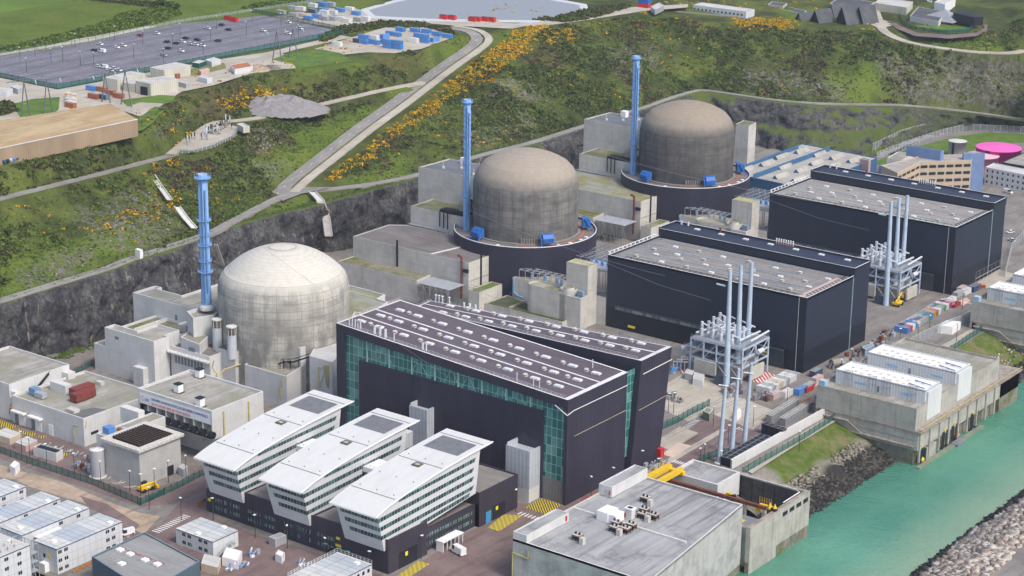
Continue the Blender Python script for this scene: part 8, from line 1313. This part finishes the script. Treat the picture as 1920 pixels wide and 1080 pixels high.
for lb, pp, w_ in (('upper concrete water chute on the left slope', [(284, 328, 38.5), (300, 352, 37), (318, 377, 36)], 2.2), ('lower concrete water chute ending at the cliff road', [(332, 390, 34.5), (348, 412, 31), (364, 430, 28)], 2.4), ('concrete spillway stepping down the cliff above the near dome', [(585, 362, 26.5), (600, 378, 26), (611, 410, 18), (616, 445, 9)], 3.0), ('thin pipe chute on the cliff behind the ringed chimney', [(405, 462, 25), (412, 482, 18), (418, 500, 12)], 1.0)):
    q = [W(*a)+Vector((.8, -.8, .8)) for a in pp]; t = thing('water_chute', lb, 'chute', q[0]); part(t, 'trough', C_EDGE, lambda m: [m.quad(a+Vector((-w_/2, -w_*.3, 0)), b+Vector((-w_/2, -w_*.3, 0)), b+Vector((w_/2, w_*.3, 0)), a+Vector((w_/2, w_*.3, 0))) for a, b in zip(q[:-1], q[1:])]); part(t, 'kerb', C_OLD, lambda m: [m.path([a+Vector((s*w_/2, s*w_*.3, .3)) for a in q], .3, 4) for s in (-1, 1)])
gblock('white_hut', 'tiny white hut beside the cliff road', 'hut', (262, 470), (253, 467), (268, 468), 30.5, 26.5, M_WHITE, M_WHITE, C_EDGE, .1)
# ================================================================== SITE GROUND, MARKINGS AND CLUTTER
A_RED, A_DIRT, A_CON = MATS['asphalt_red'], MATS['dirt'], MATS['concrete_ground']
patch('red_road', [(200, 1120), (236, 1000), (300, 985), (342, 935), (386, 900), (392, 966), (470, 1000), (560, 1026), (640, 1052), (724, 1082), (742, 1082), (860, 1010), (968, 942), (1010, 950), (1062, 948), (1160, 895), (1232, 858), (1262, 830), (1300, 800), (1330, 775), (1440, 810), (1400, 860), (1290, 905), (1200, 880), (1000, 1000), (960, 1120)], A_RED, .03)
patch('red_road', [(-30, 772), (30, 790), (150, 838), (186, 850), (178, 880), (200, 905), (262, 920), (345, 900), (380, 870), (386, 900), (330, 945), (262, 950), (150, 912), (60, 880), (-30, 850)], A_RED, .035); patch('dirt_road', [(-30, 862), (60, 890), (150, 922), (262, 962), (300, 968), (270, 1002), (235, 985), (196, 960), (140, 935), (60, 905), (-30, 890)], A_DIRT, .05); patch('dirt_road', [(20, 895), (60, 888), (120, 905), (190, 935), (260, 975), (240, 1010), (222, 975), (160, 945), (110, 930), (60, 915)], A_DIRT, .07); patch('red_patch', [(150, 930), (200, 945), (262, 985), (240, 1005), (215, 975), (165, 950)], A_RED, .10); patch('red_road', [(120, 700), (180, 665), (182, 690), (150, 705)], A_RED, .04)
patch('concrete_yard', [(1245, 722), (1300, 690), (1360, 735), (1452, 770), (1412, 806), (1330, 774), (1290, 790), (1238, 765)], A_CON, .05); patch('concrete_slab', [(1238, 822), (1275, 800), (1310, 812), (1275, 835), (1258, 845), (1236, 836)], A_CON, .06); patch('concrete_strip', [(1238, 868), (1350, 805), (1364, 806), (1252, 872)], A_CON, .065); patch('concrete_slab', [(1240, 852), (1272, 830), (1296, 836), (1262, 858)], paint('slab_blush', (.62, .47, .38), .9, .12), .08)
patch('coast_path', [(1395, 880), (1440, 850), (1580, 766), (1590, 776), (1500, 830), (1410, 888)], A_CON, .06); patch('coast_path', [(1640, 720), (1700, 680), (1780, 640), (1850, 600), (1852, 612), (1765, 668), (1700, 705)], A_CON, .06); patch('slab_row', [(1832, 530), (1872, 505), (1905, 515), (1858, 545)], A_CON, .09)
def hatch(name, c1, c2, k):
    t = NT(name); q = t.n('ShaderNodeSeparateXYZ'); t.l(t.g.outputs['Position'], q.inputs[0]); s_ = t.math('SINE', t.math('MULTIPLY', t.math('ADD', q.outputs[0], q.outputs[1]), k)); n = t.noise(t.pos(), .8, 4, .6); c = t.mix(t.math('GREATER_THAN', s_, 0.0), c1, c2); c = t.mix(t.ramp(n, [(.5, 0.0), (.75, .5)]), c, (.16, .12, .10)); return t.done(c, .85, 0, .15)
HY = hatch('hatch_yellow', (.55, .42, .03), (.07, .06, .04), 5.2); HY2 = hatch('hatch_worn', (.50, .40, .05), (.36, .28, .06), 3.0); HR = hatch('hatch_red', (.62, .60, .58), (.50, .06, .06), 3.1); HO = hatch('hatch_ochre', (.62, .44, .14), (.45, .36, .20), 3.0)
for q, m_ in (([(982, 952), (1014, 935), (1055, 946), (1026, 966)], HY), ([(914, 990), (944, 965), (981, 967), (936, 997)], HY2), ([(742, 1082), (785, 1052), (806, 1058), (768, 1082)], HY2), ([(-10, 785), (34, 799), (20, 806), (-10, 798)], HY), ([(34, 804), (70, 814), (60, 820), (35, 812)], HY), ([(70, 817), (92, 818), (78, 824)], HY), ([(118, 849), (132, 851), (120, 857)], HY), ([(1408, 715), (1436, 697), (1456, 704), (1425, 719)], HR), ([(1272, 690), (1288, 694), (1280, 702)], HR), ([(1262, 682), (1296, 665), (1290, 674)], HR), ([(1417, 790), (1455, 768), (1474, 764), (1440, 782)], HO), ([(1525, 722), (1540, 714), (1560, 720), (1540, 730)], paint('pad_pink', (.62, .40, .33), .9, .15)), ([(1795, 566), (1812, 558), (1820, 564), (1806, 574)], MATS['pad_pink'])): patch('road_marking', q, m_, .11)
def zebra(a, b, n, w, l):
    A, B = W(*a, .12), W(*b, .12); d = (B-A).normalized(); p = Vector((-d.y, d.x, 0)); mb = MB()
    for i in range(n): c = A.lerp(B, (i+.5)/n); mb.quad(c-d*w/2-p*l/2, c+d*w/2-p*l/2, c+d*w/2+p*l/2, c-d*w/2+p*l/2)
    mb.build('zebra_crossing', MATS['road_white'], kind='structure')
for z_ in (((290, 998), (352, 966), 13, .55, 3.2), ((972, 961), (1016, 975), 7, .6, 2.6), ((1284, 803), (1308, 787), 7, .5, 2.6), ((1262, 864), (1290, 872), 6, .6, 2.4), ((1382, 802), (1396, 806), 3, .5, 2.4), ((1544, 720), (1560, 727), 5, .55, 2.6), ((1808, 566), (1830, 572), 6, .5, 2.6), ((1806, 592), (1826, 580), 7, .5, 2.6)): zebra(*z_)
mb = MB()
for s in (0, 1.6, 5, 6.6): mb.box(-382+s, -381.75+s, 600, 660, .05, .14); mb.box(-360+s*.6, -359.8+s*.6, 600, 900, .05, .14)
mb.build('rail_track', MATS['seam_grey'], kind='structure')
# containers and skips round the twin halls
GC = 'containers by the twin halls'; x0, y0 = XY(1440, 752, 2.6); cs = ['white', 'grey', 'white', 'cream', 'white', 'grey', 'white', 'white', 'grey']
for i, c in enumerate(cs): container(0, 0, 0, c, ('first', 'second', 'third', 'fourth', 'fifth', 'sixth', 'seventh', 'eighth', 'last')[i]+' from the camera in the pale container row by the nearer twin hall', long=False, at=(-369.5, 664+i*2.7), group=GC)
for px, py, c, rz, lb in ((1450, 752, 'pink', H_, 'rust-topped pink'), (1472, 748, 'white', H_, 'small white square-ended'), (1498, 743, 'blue', H_, 'bright blue'), (1514, 735, 'grey', H_, 'rust-topped grey'), (1530, 722, 'pink', H_, 'last dull pink'), (1528, 709, 'slate', H_, 'rusty slate')): container(px, py, 0, c, lb+' container of the end-on row by the nearer twin hall', rz=rz, group=GC)
N9 = ('first', 'second', 'third', 'fourth', 'fifth', 'sixth', 'seventh', 'eighth', 'ninth', 'tenth', 'eleventh', 'twelfth', 'thirteenth')
for i, c in enumerate(('blue', 'red', 'white', 'blue', 'cream', 'grey', 'grey', 'grey', 'green', 'blue', 'orange', 'rust', 'white')): container(0, 0, 0, c, N9[i]+' container, '+c+'-topped, from the camera in the coloured row by the farther hall', at=(-361.5-i*.12, 766.5+i*2.75), group=GC)
for i, c in enumerate(('grey', 'green', 'white', 'magenta', 'pink')): container(0, 0, 0, c, ('next', 'second', 'third', 'fourth', 'last')[i]+' container, '+c+', at the far end of the coloured row by the farther hall', at=(-363.2, 802.5+i*2.75), group=GC)
for px, py, c, lb in ((1690, 622, 'slate', 'front slate'), (1703, 616, 'blue', 'small blue'), (1718, 612, 'navy', 'navy'), (1735, 604, 'blue', 'light blue'), (1738, 592, 'white', 'white-topped'), (1750, 587, 'navy', 'rust-topped navy'), (1768, 577, 'white', 'pale'), (1782, 572, 'white', 'white corner'), (1795, 560, 'grey', 'last grey'), (1810, 555, 'white', 'white by the hall corner'), (1802, 551, 'pink', 'dull pink by the hall corner'), (1826, 549, 'navy', 'blue by the hall corner')): container(px, py, 0, c, lb+' container standing end-on before the farther hall', rz=H_, group=GC)
def skip(px, py, label, h=2.3, c=None, rz=H_):
    p = W(px, py, 0); t = thing('skip', label, 'skip', p, rz, 'red skips by the halls'); x, y = p.x, p.y
    part(t, 'body', c or M_RED, lambda m: [m.add([(x-3, y+s*1.2, .2), (x+3, y+s*1.2, .2), (x+3.3, y+s*1.35, h), (x-3.3, y+s*1.35, h)], [(0, 1, 2, 3)]) for s in (-1, 1)] + [m.quad((x+s*3, y-1.2, .2), (x+s*3, y+1.2, .2), (x+s*3.3, y+1.35, h), (x+s*3.3, y-1.35, h)) for s in (-1, 1)]); part(t, 'load', M_RUST, lambda m: m.box(x-3, x+3, y-1.2, y+1.2, .2, h-.5)); return t
skip(1514, 733, 'deep red skip of rust-brown scrap at the nearer container row'); skip(1760, 585, 'deep red skip at the front of the coloured container row'); skip(1791, 574, 'shallow red skip farther along the coloured row', 1.4); skip(1673, 662, 'red covered skip by the wooden barrier of the coast road', 1.9)
for px, py, lb in ((1150, 925, 'red steel barrier frame at the foot of the glass-fronted hall, farther'), (1110, 940, 'red drum-ended steel barrier at the foot of the glass-fronted hall, nearer')): p = W(px, py, 0); tag(part(None, 'steel_barrier', M_RED, lambda m: (m.box(p.x-1, p.x+1, p.y-3.5, p.y+3.5, 1.0, 1.4), m.tube((p.x-1, p.y-4, 1), (p.x+1, p.y-4, 1), 1.0, 10), m.box(p.x-.8, p.x-.4, p.y-3, p.y+3, 0, 1.8))), lb, 'barrier')
p = W(1236, 862, 0); t = thing('compressor', 'red wheeled compressor at the corner of the leaning hall', 'compressor', p); part(t, 'body', M_RED, lambda m: m.box(p.x-1.3, p.x+1.3, p.y-1.2, p.y+1.2, 1.2, 4.6)); part(t, 'wheel', M_BLACK, lambda m: m.tube((p.x+1.2, p.y-1.4, .8), (p.x+1.2, p.y-1, .8), .8, 10)); part(t, 'base', M_RED, lambda m: m.box(p.x-1.6, p.x+1.6, p.y-.3, p.y+.3, .5, 1.2))
# slim masts and cage units on the quay side
for i, (px, py, tp) in enumerate(((1348, 868, 704), (1371, 853, 691), (1395, 837, 681))):
    p = W(px, py, 0); h = ZA(p.x, p.y, tp); t = thing('line_mast', ('nearest', 'middle', 'farthest')[i]+' of three tall pale masts beside the long black cage by the coast wall', 'mast', p, group='pale line masts by the coast wall'); part(t, 'shaft', M_LBLUE, lambda m: m.tube(p, p+Vector((.9, .9, h)), .98, 12, 0, .55), True); part(t, 'foot', C_EDGE, lambda m: m.lathe(p.x, p.y, [(1.7, 0), (1.7, .3), (.9, .5)], 16)); part(t, 'arm', M_WHITE, lambda m: m.tube((p.x-1.2, p.y-.8, h-3.5), (p.x+2, p.y+.8, h-3.8), .2, 5))
def cage(a, b, w_, h, label, mats, n):
    A, B = W(*a, 0), W(*b, 0); d = (B-A).normalized(); q = Vector((-d.y, d.x, 0))*w_; t = thing('cage_unit', label, 'cage', A); part(t, 'frame', mats[0], lambda m: m.prism([A.xy, B.xy, (B+q).xy, (A+q).xy], 0, h, 0, 0)); L = (B-A).length
    for i in range(n): c0, c1 = A.lerp(B, (i+.12)/n), A.lerp(B, (i+.88)/n); o = Vector((d.y, -d.x, 0))*.06; part(t, 'panel', mats[1], lambda m: m.quad(c0+o+Vector((0, 0, .3)), c1+o+Vector((0, 0, .3)), c1+o+Vector((0, 0, h-.4)), c0+o+Vector((0, 0, h-.4))))
    part(t, 'top_grid', mats[2], lambda m: [m.tube(A.lerp(B, i/n)+Vector((0, 0, h+.05)), A.lerp(B, i/n)+q+Vector((0, 0, h+.05)), .12, 4) for i in range(n+1)]+[m.tube(A+q*s+Vector((0, 0, h+.1)), B+q*s+Vector((0, 0, h+.1)), .12, 4) for s in (0, .5, 1)])
MK = (M_BLACK, paint('panel_black', (.03, .035, .042), .4, .2), M_LOUVRE); MG = (MATS['seam_grey'], paint('panel_grey', (.22, .25, .28), .5, .2), M_VENT)
cage((1371, 877), (1445, 834), 4.5, 3.2, 'long black cage of cells along the coast wall below the masts', MK, 9); cage((1427, 813), (1466, 826), 2.6, 4, 'short black cage of four cells by the coast wall', MK, 4); cage((1446, 794), (1498, 762), 2.4, 3, 'left of two long grey panelled units beside the ochre markings', MG, 9); cage((1472, 800), (1522, 768), 2.4, 3, 'right of two long grey panelled units beside the coast wall', MG, 9)
t = building('coast_wall', 'long pale concrete coast wall behind the bank fence', 'wall', [XY(1372, 880, 0), XY(1560, 775, 0), XY(1557, 773, 0), XY(1369, 878, 0)], 0, 3.4, C_NEW, C_EDGE, C_EDGE, .05, th=.1); gblock('kiosk', 'dark-roofed kiosk with a striped front beside the coast wall', 'kiosk', (1546, 748), (1527, 744), (1559, 740), 3.2, 0, M_VENT, R_DARK, M_BLACK, .1); gblock('white_shed', 'white flat shed inside the wire fence by the coast road', 'shed', (1786, 613), (1759, 610), (1802, 603), 3.5, 0, M_WHITE, M_WHITE, C_EDGE, .1)
# fences
f0 = lambda l: pts_px([(a, b, 0) for a, b in l])
fence('long green fence between the dirt track and the red road', f0([(-30, 838), (60, 872), (170, 908), (265, 948)]), 2.6, N_GREEN, M_GPOST, 3); fence('green fence from the gate to the white offices', f0([(262, 948), (330, 918), (384, 890)]), 2.4, N_GREEN, M_GPOST, 3); fence('green fence along the top of the bank', f0([(1392, 890), (1440, 862), (1510, 822), (1582, 776)]), 2.5, N_GREEN, M_GPOST, 4); fence('green fence along the farther grassy bank', f0([(1752, 678), (1800, 648), (1862, 606)]), 2.5, N_GREEN, M_GPOST, 4); fence('curving tall wire fence by the coast road', f0([(1680, 672), (1720, 645), (1770, 622), (1840, 596)]), 4.6, N_GREY, M_WPOST, 3.5); fence('green fence before the screen basin', f0([(1248, 905), (1290, 884), (1330, 860), (1368, 852)]), 2.6, N_GREEN, M_GPOST, 3.5); fence('wire fence right of the leaning hall', f0([(1240, 806), (1272, 792), (1300, 776), (1330, 762)]), 2.8, N_GREEN, M_GPOST, 3.5); fence('dark fence on the road under the cliff', f0([(140, 704), (180, 682)]), 2.4, N_GREEN, M_GPOST, 2.5); fence('grey wire fence between the halls and the coast at right', f0([(1884, 520), (1896, 470), (1925, 440)]), 4, N_GREY, M_WPOST, 4); fence('grey concrete-panel wall behind the leaning hall', f0([(1158, 636), (1200, 650), (1285, 672)]), 3.2, C_OLD, M_WPOST, 4)
G2 = tag(part(None, 'gate', M_GPOST, lambda m: (lambda a, b: (rail(m, [a, b], 2.2, 1.2), m.tube(a, a+Vector((0, 0, 2.6)), .2, 4), m.tube(b, b+Vector((0, 0, 2.6)), .2, 4), m.quad(a+Vector((0, 0, 1.2)), b+Vector((0, 0, 1.2)), b+Vector((0, 0, 2.0)), a+Vector((0, 0, 2.0)))))(W(280, 942, 0), W(308, 928, 0))), 'green sliding gate at the end of the long green fence', 'gate')
for lb, l in (('beside the front modular cabins', [(138, 1076), (172, 1058)]), ('at the corner of the dark office base', [(367, 952), (386, 940)]), ('along the coast road by the wire fence', [(1679, 658), (1715, 638)]), ('by the kiosk', [(1502, 758), (1518, 752)]), ('by the long grey units', [(1520, 760), (1540, 766)]), ('at the nearer white shed corner', [(1610, 695), (1626, 686)])): a, b = f0(l); t = thing('barrier', 'orange-brown timber barrier '+lb, 'barrier', a); part(t, 'boards', paint('timber_orange', (.46, .20, .05), .8, .25, 1), lambda m: (m.quad(a+Vector((0, 0, .2)), b+Vector((0, 0, .2)), b+Vector((0, 0, 1.3)), a+Vector((0, 0, 1.3))), [m.tube(a.lerp(b, i/5), a.lerp(b, i/5)+Vector((0, 0, 1.5)), .12, 4) for i in range(6)]))
# lamps
def lampm():
    t = thing('street_lamp', 'lamp post', 'lamp', (0, 0, 0)); part(t, 'pole', paint('lamp_dark', (.045, .05, .055), .6, .1), lambda m: m.tube((0, 0, 0), (0, 0, 8), .14, 6, 0, .09)); part(t, 'head', M_WHITE, lambda m: m.box(-.7, .3, -.3, .3, 8, 8.2)); return t
LP = None
for i, (px, py, lb) in enumerate(((41, 849, 'nearest the cream containers'), (56, 860, 'right of the cream containers'), (88, 872, 'in front of the concrete trough'), (140, 890, 'behind the long green fence'), (189, 905, 'left of the cooling box'), (244, 924, 'before the cooling box corner'), (264, 930, 'beside the yellow telehandler'), (290, 920, 'behind the telehandler'), (316, 905, 'right of the cooling box'), (349, 895, 'at the foot of the banner building'), (340, 976, 'by the dirt road crossing'), (280, 955, 'at the sliding gate'), (400, 976, 'first along the dark office base'), (479, 1008, 'second along the dark office base'), (539, 1028, 'third along the dark office base'), (609, 1052, 'fourth along the dark office base'), (692, 1078, 'at the front corner of the dark base'), (738, 1066, 'before the dark roller door'), (790, 1048, 'by the entrance canopy'), (967, 960, 'beside the silver shaft'), (1108, 935, 'first along the end wall of the leaning hall'), (1150, 918, 'second along the end wall of the leaning hall'), (1205, 885, 'third along the end wall of the leaning hall'), (1234, 900, 'behind the pump house roof'), (1312, 880, 'left of a pair at the basin fence'), (1320, 872, 'right of a pair at the basin fence'), (1350, 885, 'before the nearest pale mast'), (1365, 836, 'between the pale masts'), (1412, 800, 'by the ochre markings'), (1475, 765, 'beside the white square-ended container'), (1576, 710, 'by the nearer white shed'), (1596, 690, 'by the timber barrier of the white shed'), (1658, 665, 'by the red covered skip'), (1687, 650, 'along the coast road'), (1720, 640, 'farther along the coast road'), (1742, 625, 'before the coloured containers'), (1804, 580, 'by the far zebra crossing'), (1337, 800, 'in the yard by the masts'), (1253, 775, 'at the foot of the leaning hall'), (1263, 774, 'beside another at the leaning hall'), (1498, 848, 'on the coast wall path'), (1793, 640, 'inside the curving wire fence'))):
    p = W(px, py, 0); lb = 'slim dark lamp post '+lb
    if LP is None: LP = lampm(); LP.location = p; LP['label'] = lb; LP['group'] = 'lamp posts on the site'
    else: dup(LP, p, .6*i, lb, 'lamp posts on the site')
for i, (px, py) in enumerate(((50, 137), (38, 116), (118, 115), (96, 118), (151, 124), (176, 125), (251, 109), (268, 84), (215, 75), (141, 90), (381, 103), (395, 78), (406, 55), (338, 70), (462, 66), (473, 44), (527, 50), (560, 72), (604, 50), (66, 106), (307, 118), (324, 90))): dup(LP, z57(px, py), .5*i, 'slim dark lamp post standing among the marked bays of the plateau car park', 'car park lamp posts')
# vehicles
t = put_car(858, 1037, 'v', '', 0.05, group='vans on the site'); t['label'] = 'white box van by the entrance canopy of the dark office base'
t.rotation_euler.z = -.25; t.scale = (1.25, 1.25, 1.25)
for px, py, rz, lb in ((238, 1003, 1.3, 'white van between the modular cabins and the dirt road'), (1890, 362, 2.9, 'white van before the white cabin office at the right edge'), (1897, 452, -.3, 'white pickup on the apron right of the farther hall'), (1894, 437, 1.2, 'white car by the bollards right of the farther hall')): put_car(px, py, 'v' if 'van' in lb else 'w', lb, .05, rz, 'vans on the site')
def lift(px, py, label, nm, boom):
    p = W(px, py, 0); t = thing(nm, label, nm.replace('_', ' '), p); o = lambda x, y, z: p+Vector((x, y, z))
    part(t, 'chassis', M_YEL, lambda m: m.box(p.x-1.4, p.x+1.4, p.y-2.6, p.y+2.6, .9, 1.9)); part(t, 'boom', M_YEL, lambda m: m.tube(o(0, -2.2, 2.3), o(*boom), .42, 6)); part(t, 'cab', M_BLACK, lambda m: m.box(p.x-1.3, p.x-.2, p.y-.8, p.y+1, 1.9, 3.2))
    for x in (-1.4, 1.4):
        for y in (-1.8, 1.8): part(t, 'wheel', M_BLACK, lambda m: m.tube(o(x-.25, y, .75), o(x+.25, y, .75), .75, 10))
    part(t, 'basket', M_YEL, lambda m: m.box(p.x+boom[0]-.9, p.x+boom[0]+.9, p.y+boom[1]-.5, p.y+boom[1]+.5, max(.2, boom[2]-2.2), boom[2]-1.0)); return t
lift(273, 920, 'yellow telehandler parked at the corner of the cooling box', 'telehandler', (1.5, 3.6, 2.6)); lift(1683, 573, 'yellow boom lift with a lowered basket in front of the farther masts', 'boom_lift', (-1.5, 6.5, 4.2))
# cabins, cages, crates near the viewer
for a in (((18, 822), (-12, 812), (40, 812), 2.6, 'box_cream', 'two cream containers under the low concrete workshop'), ((48, 836), (28, 829), (70, 825), 2.6, 'wall_pink', 'striped pink and green container by the concrete trough'), ((408, 1064), (377, 1056), (414, 1046), 2.7, 'box_cream', 'cream container beside the white sheeted block'), ((446, 1052), (416, 1044), (454, 1033), 3.0, 'tarp_white', 'white sheeted block on the red yard'), ((516, 1011), (504, 1006), (537, 1003), 2.9, 'silo_grey', 'pale grey steel box against the dark office base'), ((28, 878), (18, 873), (37, 868), 2.8, 'tarp_white', 'small white box at the end of the dirt track'), ((1228, 700), (1210, 695), (1240, 692), 2.8, 'tank_grey', 'pale container left of the transformer yard'), ((1318, 714), (1299, 709), (1321, 702), 2.8, 'tarp_white', 'white container before the transformer platform'), ((1298, 703), (1284, 699), (1302, 695), 2.8, 'tank_grey', 'grey container before the transformer platform'), ((1382, 776), (1378, 772), (1390, 768), 3, 'tarp_white', 'white cube between the tall masts'), ((1330, 776), (1318, 770), (1337, 768), 3.2, 'boom_moss', 'mossy brown hut in the fenced corner'), ((1622, 655), (1616, 651), (1640, 647), 3.4, 'tank_slate', 'grey cabin beside the scrap row of the nearer twin hall'), ((344, 880), (334, 875), (352, 874), 3, 'tank_grey', 'grey tank box at the foot of the banner building'), ((528, 1044), (516, 1038), (534, 1036), 2.6, 'tarp_white', 'small white tent on the red yard')): gblock('steel_box', a[4+1], 'box', a[0], a[1], a[2], a[3], 0, MATS[a[4]], MATS['roof_fibre'] if 'cont' in a[5] else MATS[a[4]], C_EDGE, .05)
t = gblock('concrete_trough', 'long concrete trough with a dark grilled top before the low workshop', 'trough', (105, 850), (62, 838), (118, 843), 3.4, 0, C_NEW, M_BLACK, C_OLD, .4)
# scrap and stores
def junk(label, spots, cols, seed, s=1.0, name='scrap_heap'):
    r_ = random.Random(seed)
    for i, (px, py) in enumerate(spots):
        p = W(px, py, 0); k = r_.random; t = thing(name, label, 'scrap', p, group=label)
        for j in range(3): x, y, h = p.x+(k()-.5)*2.4*s, p.y+(k()-.5)*2.4*s, (.6+1.6*k())*s; part(t, 'piece', cols[(i+j) % len(cols)], lambda m: m.box(x-.5*s, x+.5*s, y-.9*s, y+.9*s, 0, h) if j % 2 else m.tube((x, y, .2), (x+k()*1.6, y+k(), h+.4), .35*s, 6))
MS = (M_STEEL, MATS['seam_grey'], M_LOUVRE, M_RUST); r_ = random.Random(4)
junk('grey steel scrap stacked along the end of the nearer twin hall', [(1562+i*4.6+r_.random()*2, 690-i*2.9+r_.random()*3+(i % 2)*7) for i in range(24)], MS, 1, 1.2); junk('grey crates stored between the tall masts and the transformer', [(1360+(i % 6)*5, 745-(i//6)*5-(i % 6)*1.5) for i in range(18)]+[(1250+i*6, 745+i*3) for i in range(4)], MS, 2, 1.3); junk('dark grey crates beside the pink container', [(1424+i % 4*5, 750-i//4*4) for i in range(8)], MS, 3, 1.2)
junk('grey steel sheets lying at the corner of the leaning hall', [(1212+i % 5*7, 886-i//5*6-i % 5*2.5) for i in range(10)], (M_STEEL, MATS['seam_grey'], MATS['tank_slate']), 5, 1.0); junk('building waste beside the silo', [(145+i % 4*9, 872+i % 4*3+i//4*6) for i in range(8)], (C_EDGE, MATS['tank_slate'], M_RUST, M_VENT), 6, .8); junk('loose stores in front of the low workshop', [(95+i*9, 836+i*3+(i % 2)*4) for i in range(9)], (M_STEEL, M_LOUVRE, C_EDGE), 7, .6); junk('blue and white plastic drums on the red yard', [(425+i*9, 1072-i*3) for i in range(5)]+[(470+i*6, 1040+i % 2*4) for i in range(3)]+[(560+i*7, 1058+i*2) for i in range(3)], (MATS['box_blue'], M_WHITE, M_STEEL), 8, .8); junk('orange and red frames beside the farther hall', [(1828+i*5, 545-i*2) for i in range(4)], (M_ORANGE, M_RED), 9, .9); junk('blue steel stands beside the transformer platform', [(1258+i*4, 700-i*3) for i in range(4)], (MATS['valve_blue'], M_STEEL), 10, 1.1); junk('stores and reels along the tan warehouse wall', [], MS, 11)
for i in range(30): px = 8+i*5.7; p = z57(px, 308-i*1.55); tag(part(None, 'cable_reel', (MATS['box_navy'], M_BLACK, M_STEEL, M_BLUE)[i % 4], lambda m: m.tube((p.x, p.y-.6, 58), (p.x, p.y+.6, 58.2), 1.0, 8)), 'cable reel in the long row at the foot of the tan warehouse', 'reel', 'cable reels along the tan warehouse')
p = W(1574, 688, 0); t = thing('steel_tank', 'rusty grey cylindrical tank lying by the nearer hall corner', 'tank', p); part(t, 'shell', paint('tank_olive', (.27, .26, .22), .6, .2), lambda m: m.tube((p.x-2, p.y-3.4, 2), (p.x+1.5, p.y+3.4, 2), 1.7, 14)); part(t, 'saddle', C_OLD, lambda m: m.box(p.x-1.8, p.x+1.4, p.y-2, p.y+2, 0, .9))
t = thing('hand_rail_frame', 'long grey rail frame along the end wall of the farther hall', 'rail', (-371, 848, 0)); part(t, 'frame', M_STEEL, lambda m: (rail(m, [(-369.8, 852, 0), (-369.8, 878, 0)], 6, 4), m.tube((-369.8, 852, 3), (-369.8, 878, 3), .14, 4)))
# overhead lines down the left slope and over the site
for lb, a, b in (('upper power line sagging down the slope to the near dome', (210, 236, 70), (860, 720, 52)), ('lower power line sagging down the slope to the near hall', (370, 292, 48), (1130, 640, 40)), ('power line crossing in front of the middle dome', (880, 395, 46), (1357, 540, 26)), ('power line crossing in front of the farthest dome', (1085, 275, 58), (1660, 396, 30))): A, B = W(*a), W(*b); tag(part(None, 'power_line', paint('line_grey', (.34, .35, .36), .5, .1), lambda m: m.path([A.lerp(B, i/14)-Vector((0, 0, 14*(i/14)*(1-i/14))) for i in range(15)], .05, 3)), lb, 'power line')
# thin sea air
t = bpy.data.materials.new('haze_air'); t.use_nodes = True; n = t.node_tree; n.nodes.clear(); o_ = n.nodes.new('ShaderNodeOutputMaterial'); pv = n.nodes.new('ShaderNodeVolumePrincipled'); pv.inputs['Color'].default_value = (.80, .87, 1.0, 1); pv.inputs['Density'].default_value = .00006; pv.inputs['Anisotropy'].default_value = .2; n.links.new(pv.outputs[0], o_.inputs['Volume'])
mb = MB(); mb.box(-5200, 3200, -1700, 6200, -15.5, 300); h = mb.build('haze', t, kind='stuff')
S.cycles.volume_step_rate = 10; S.cycles.volume_max_steps = 32
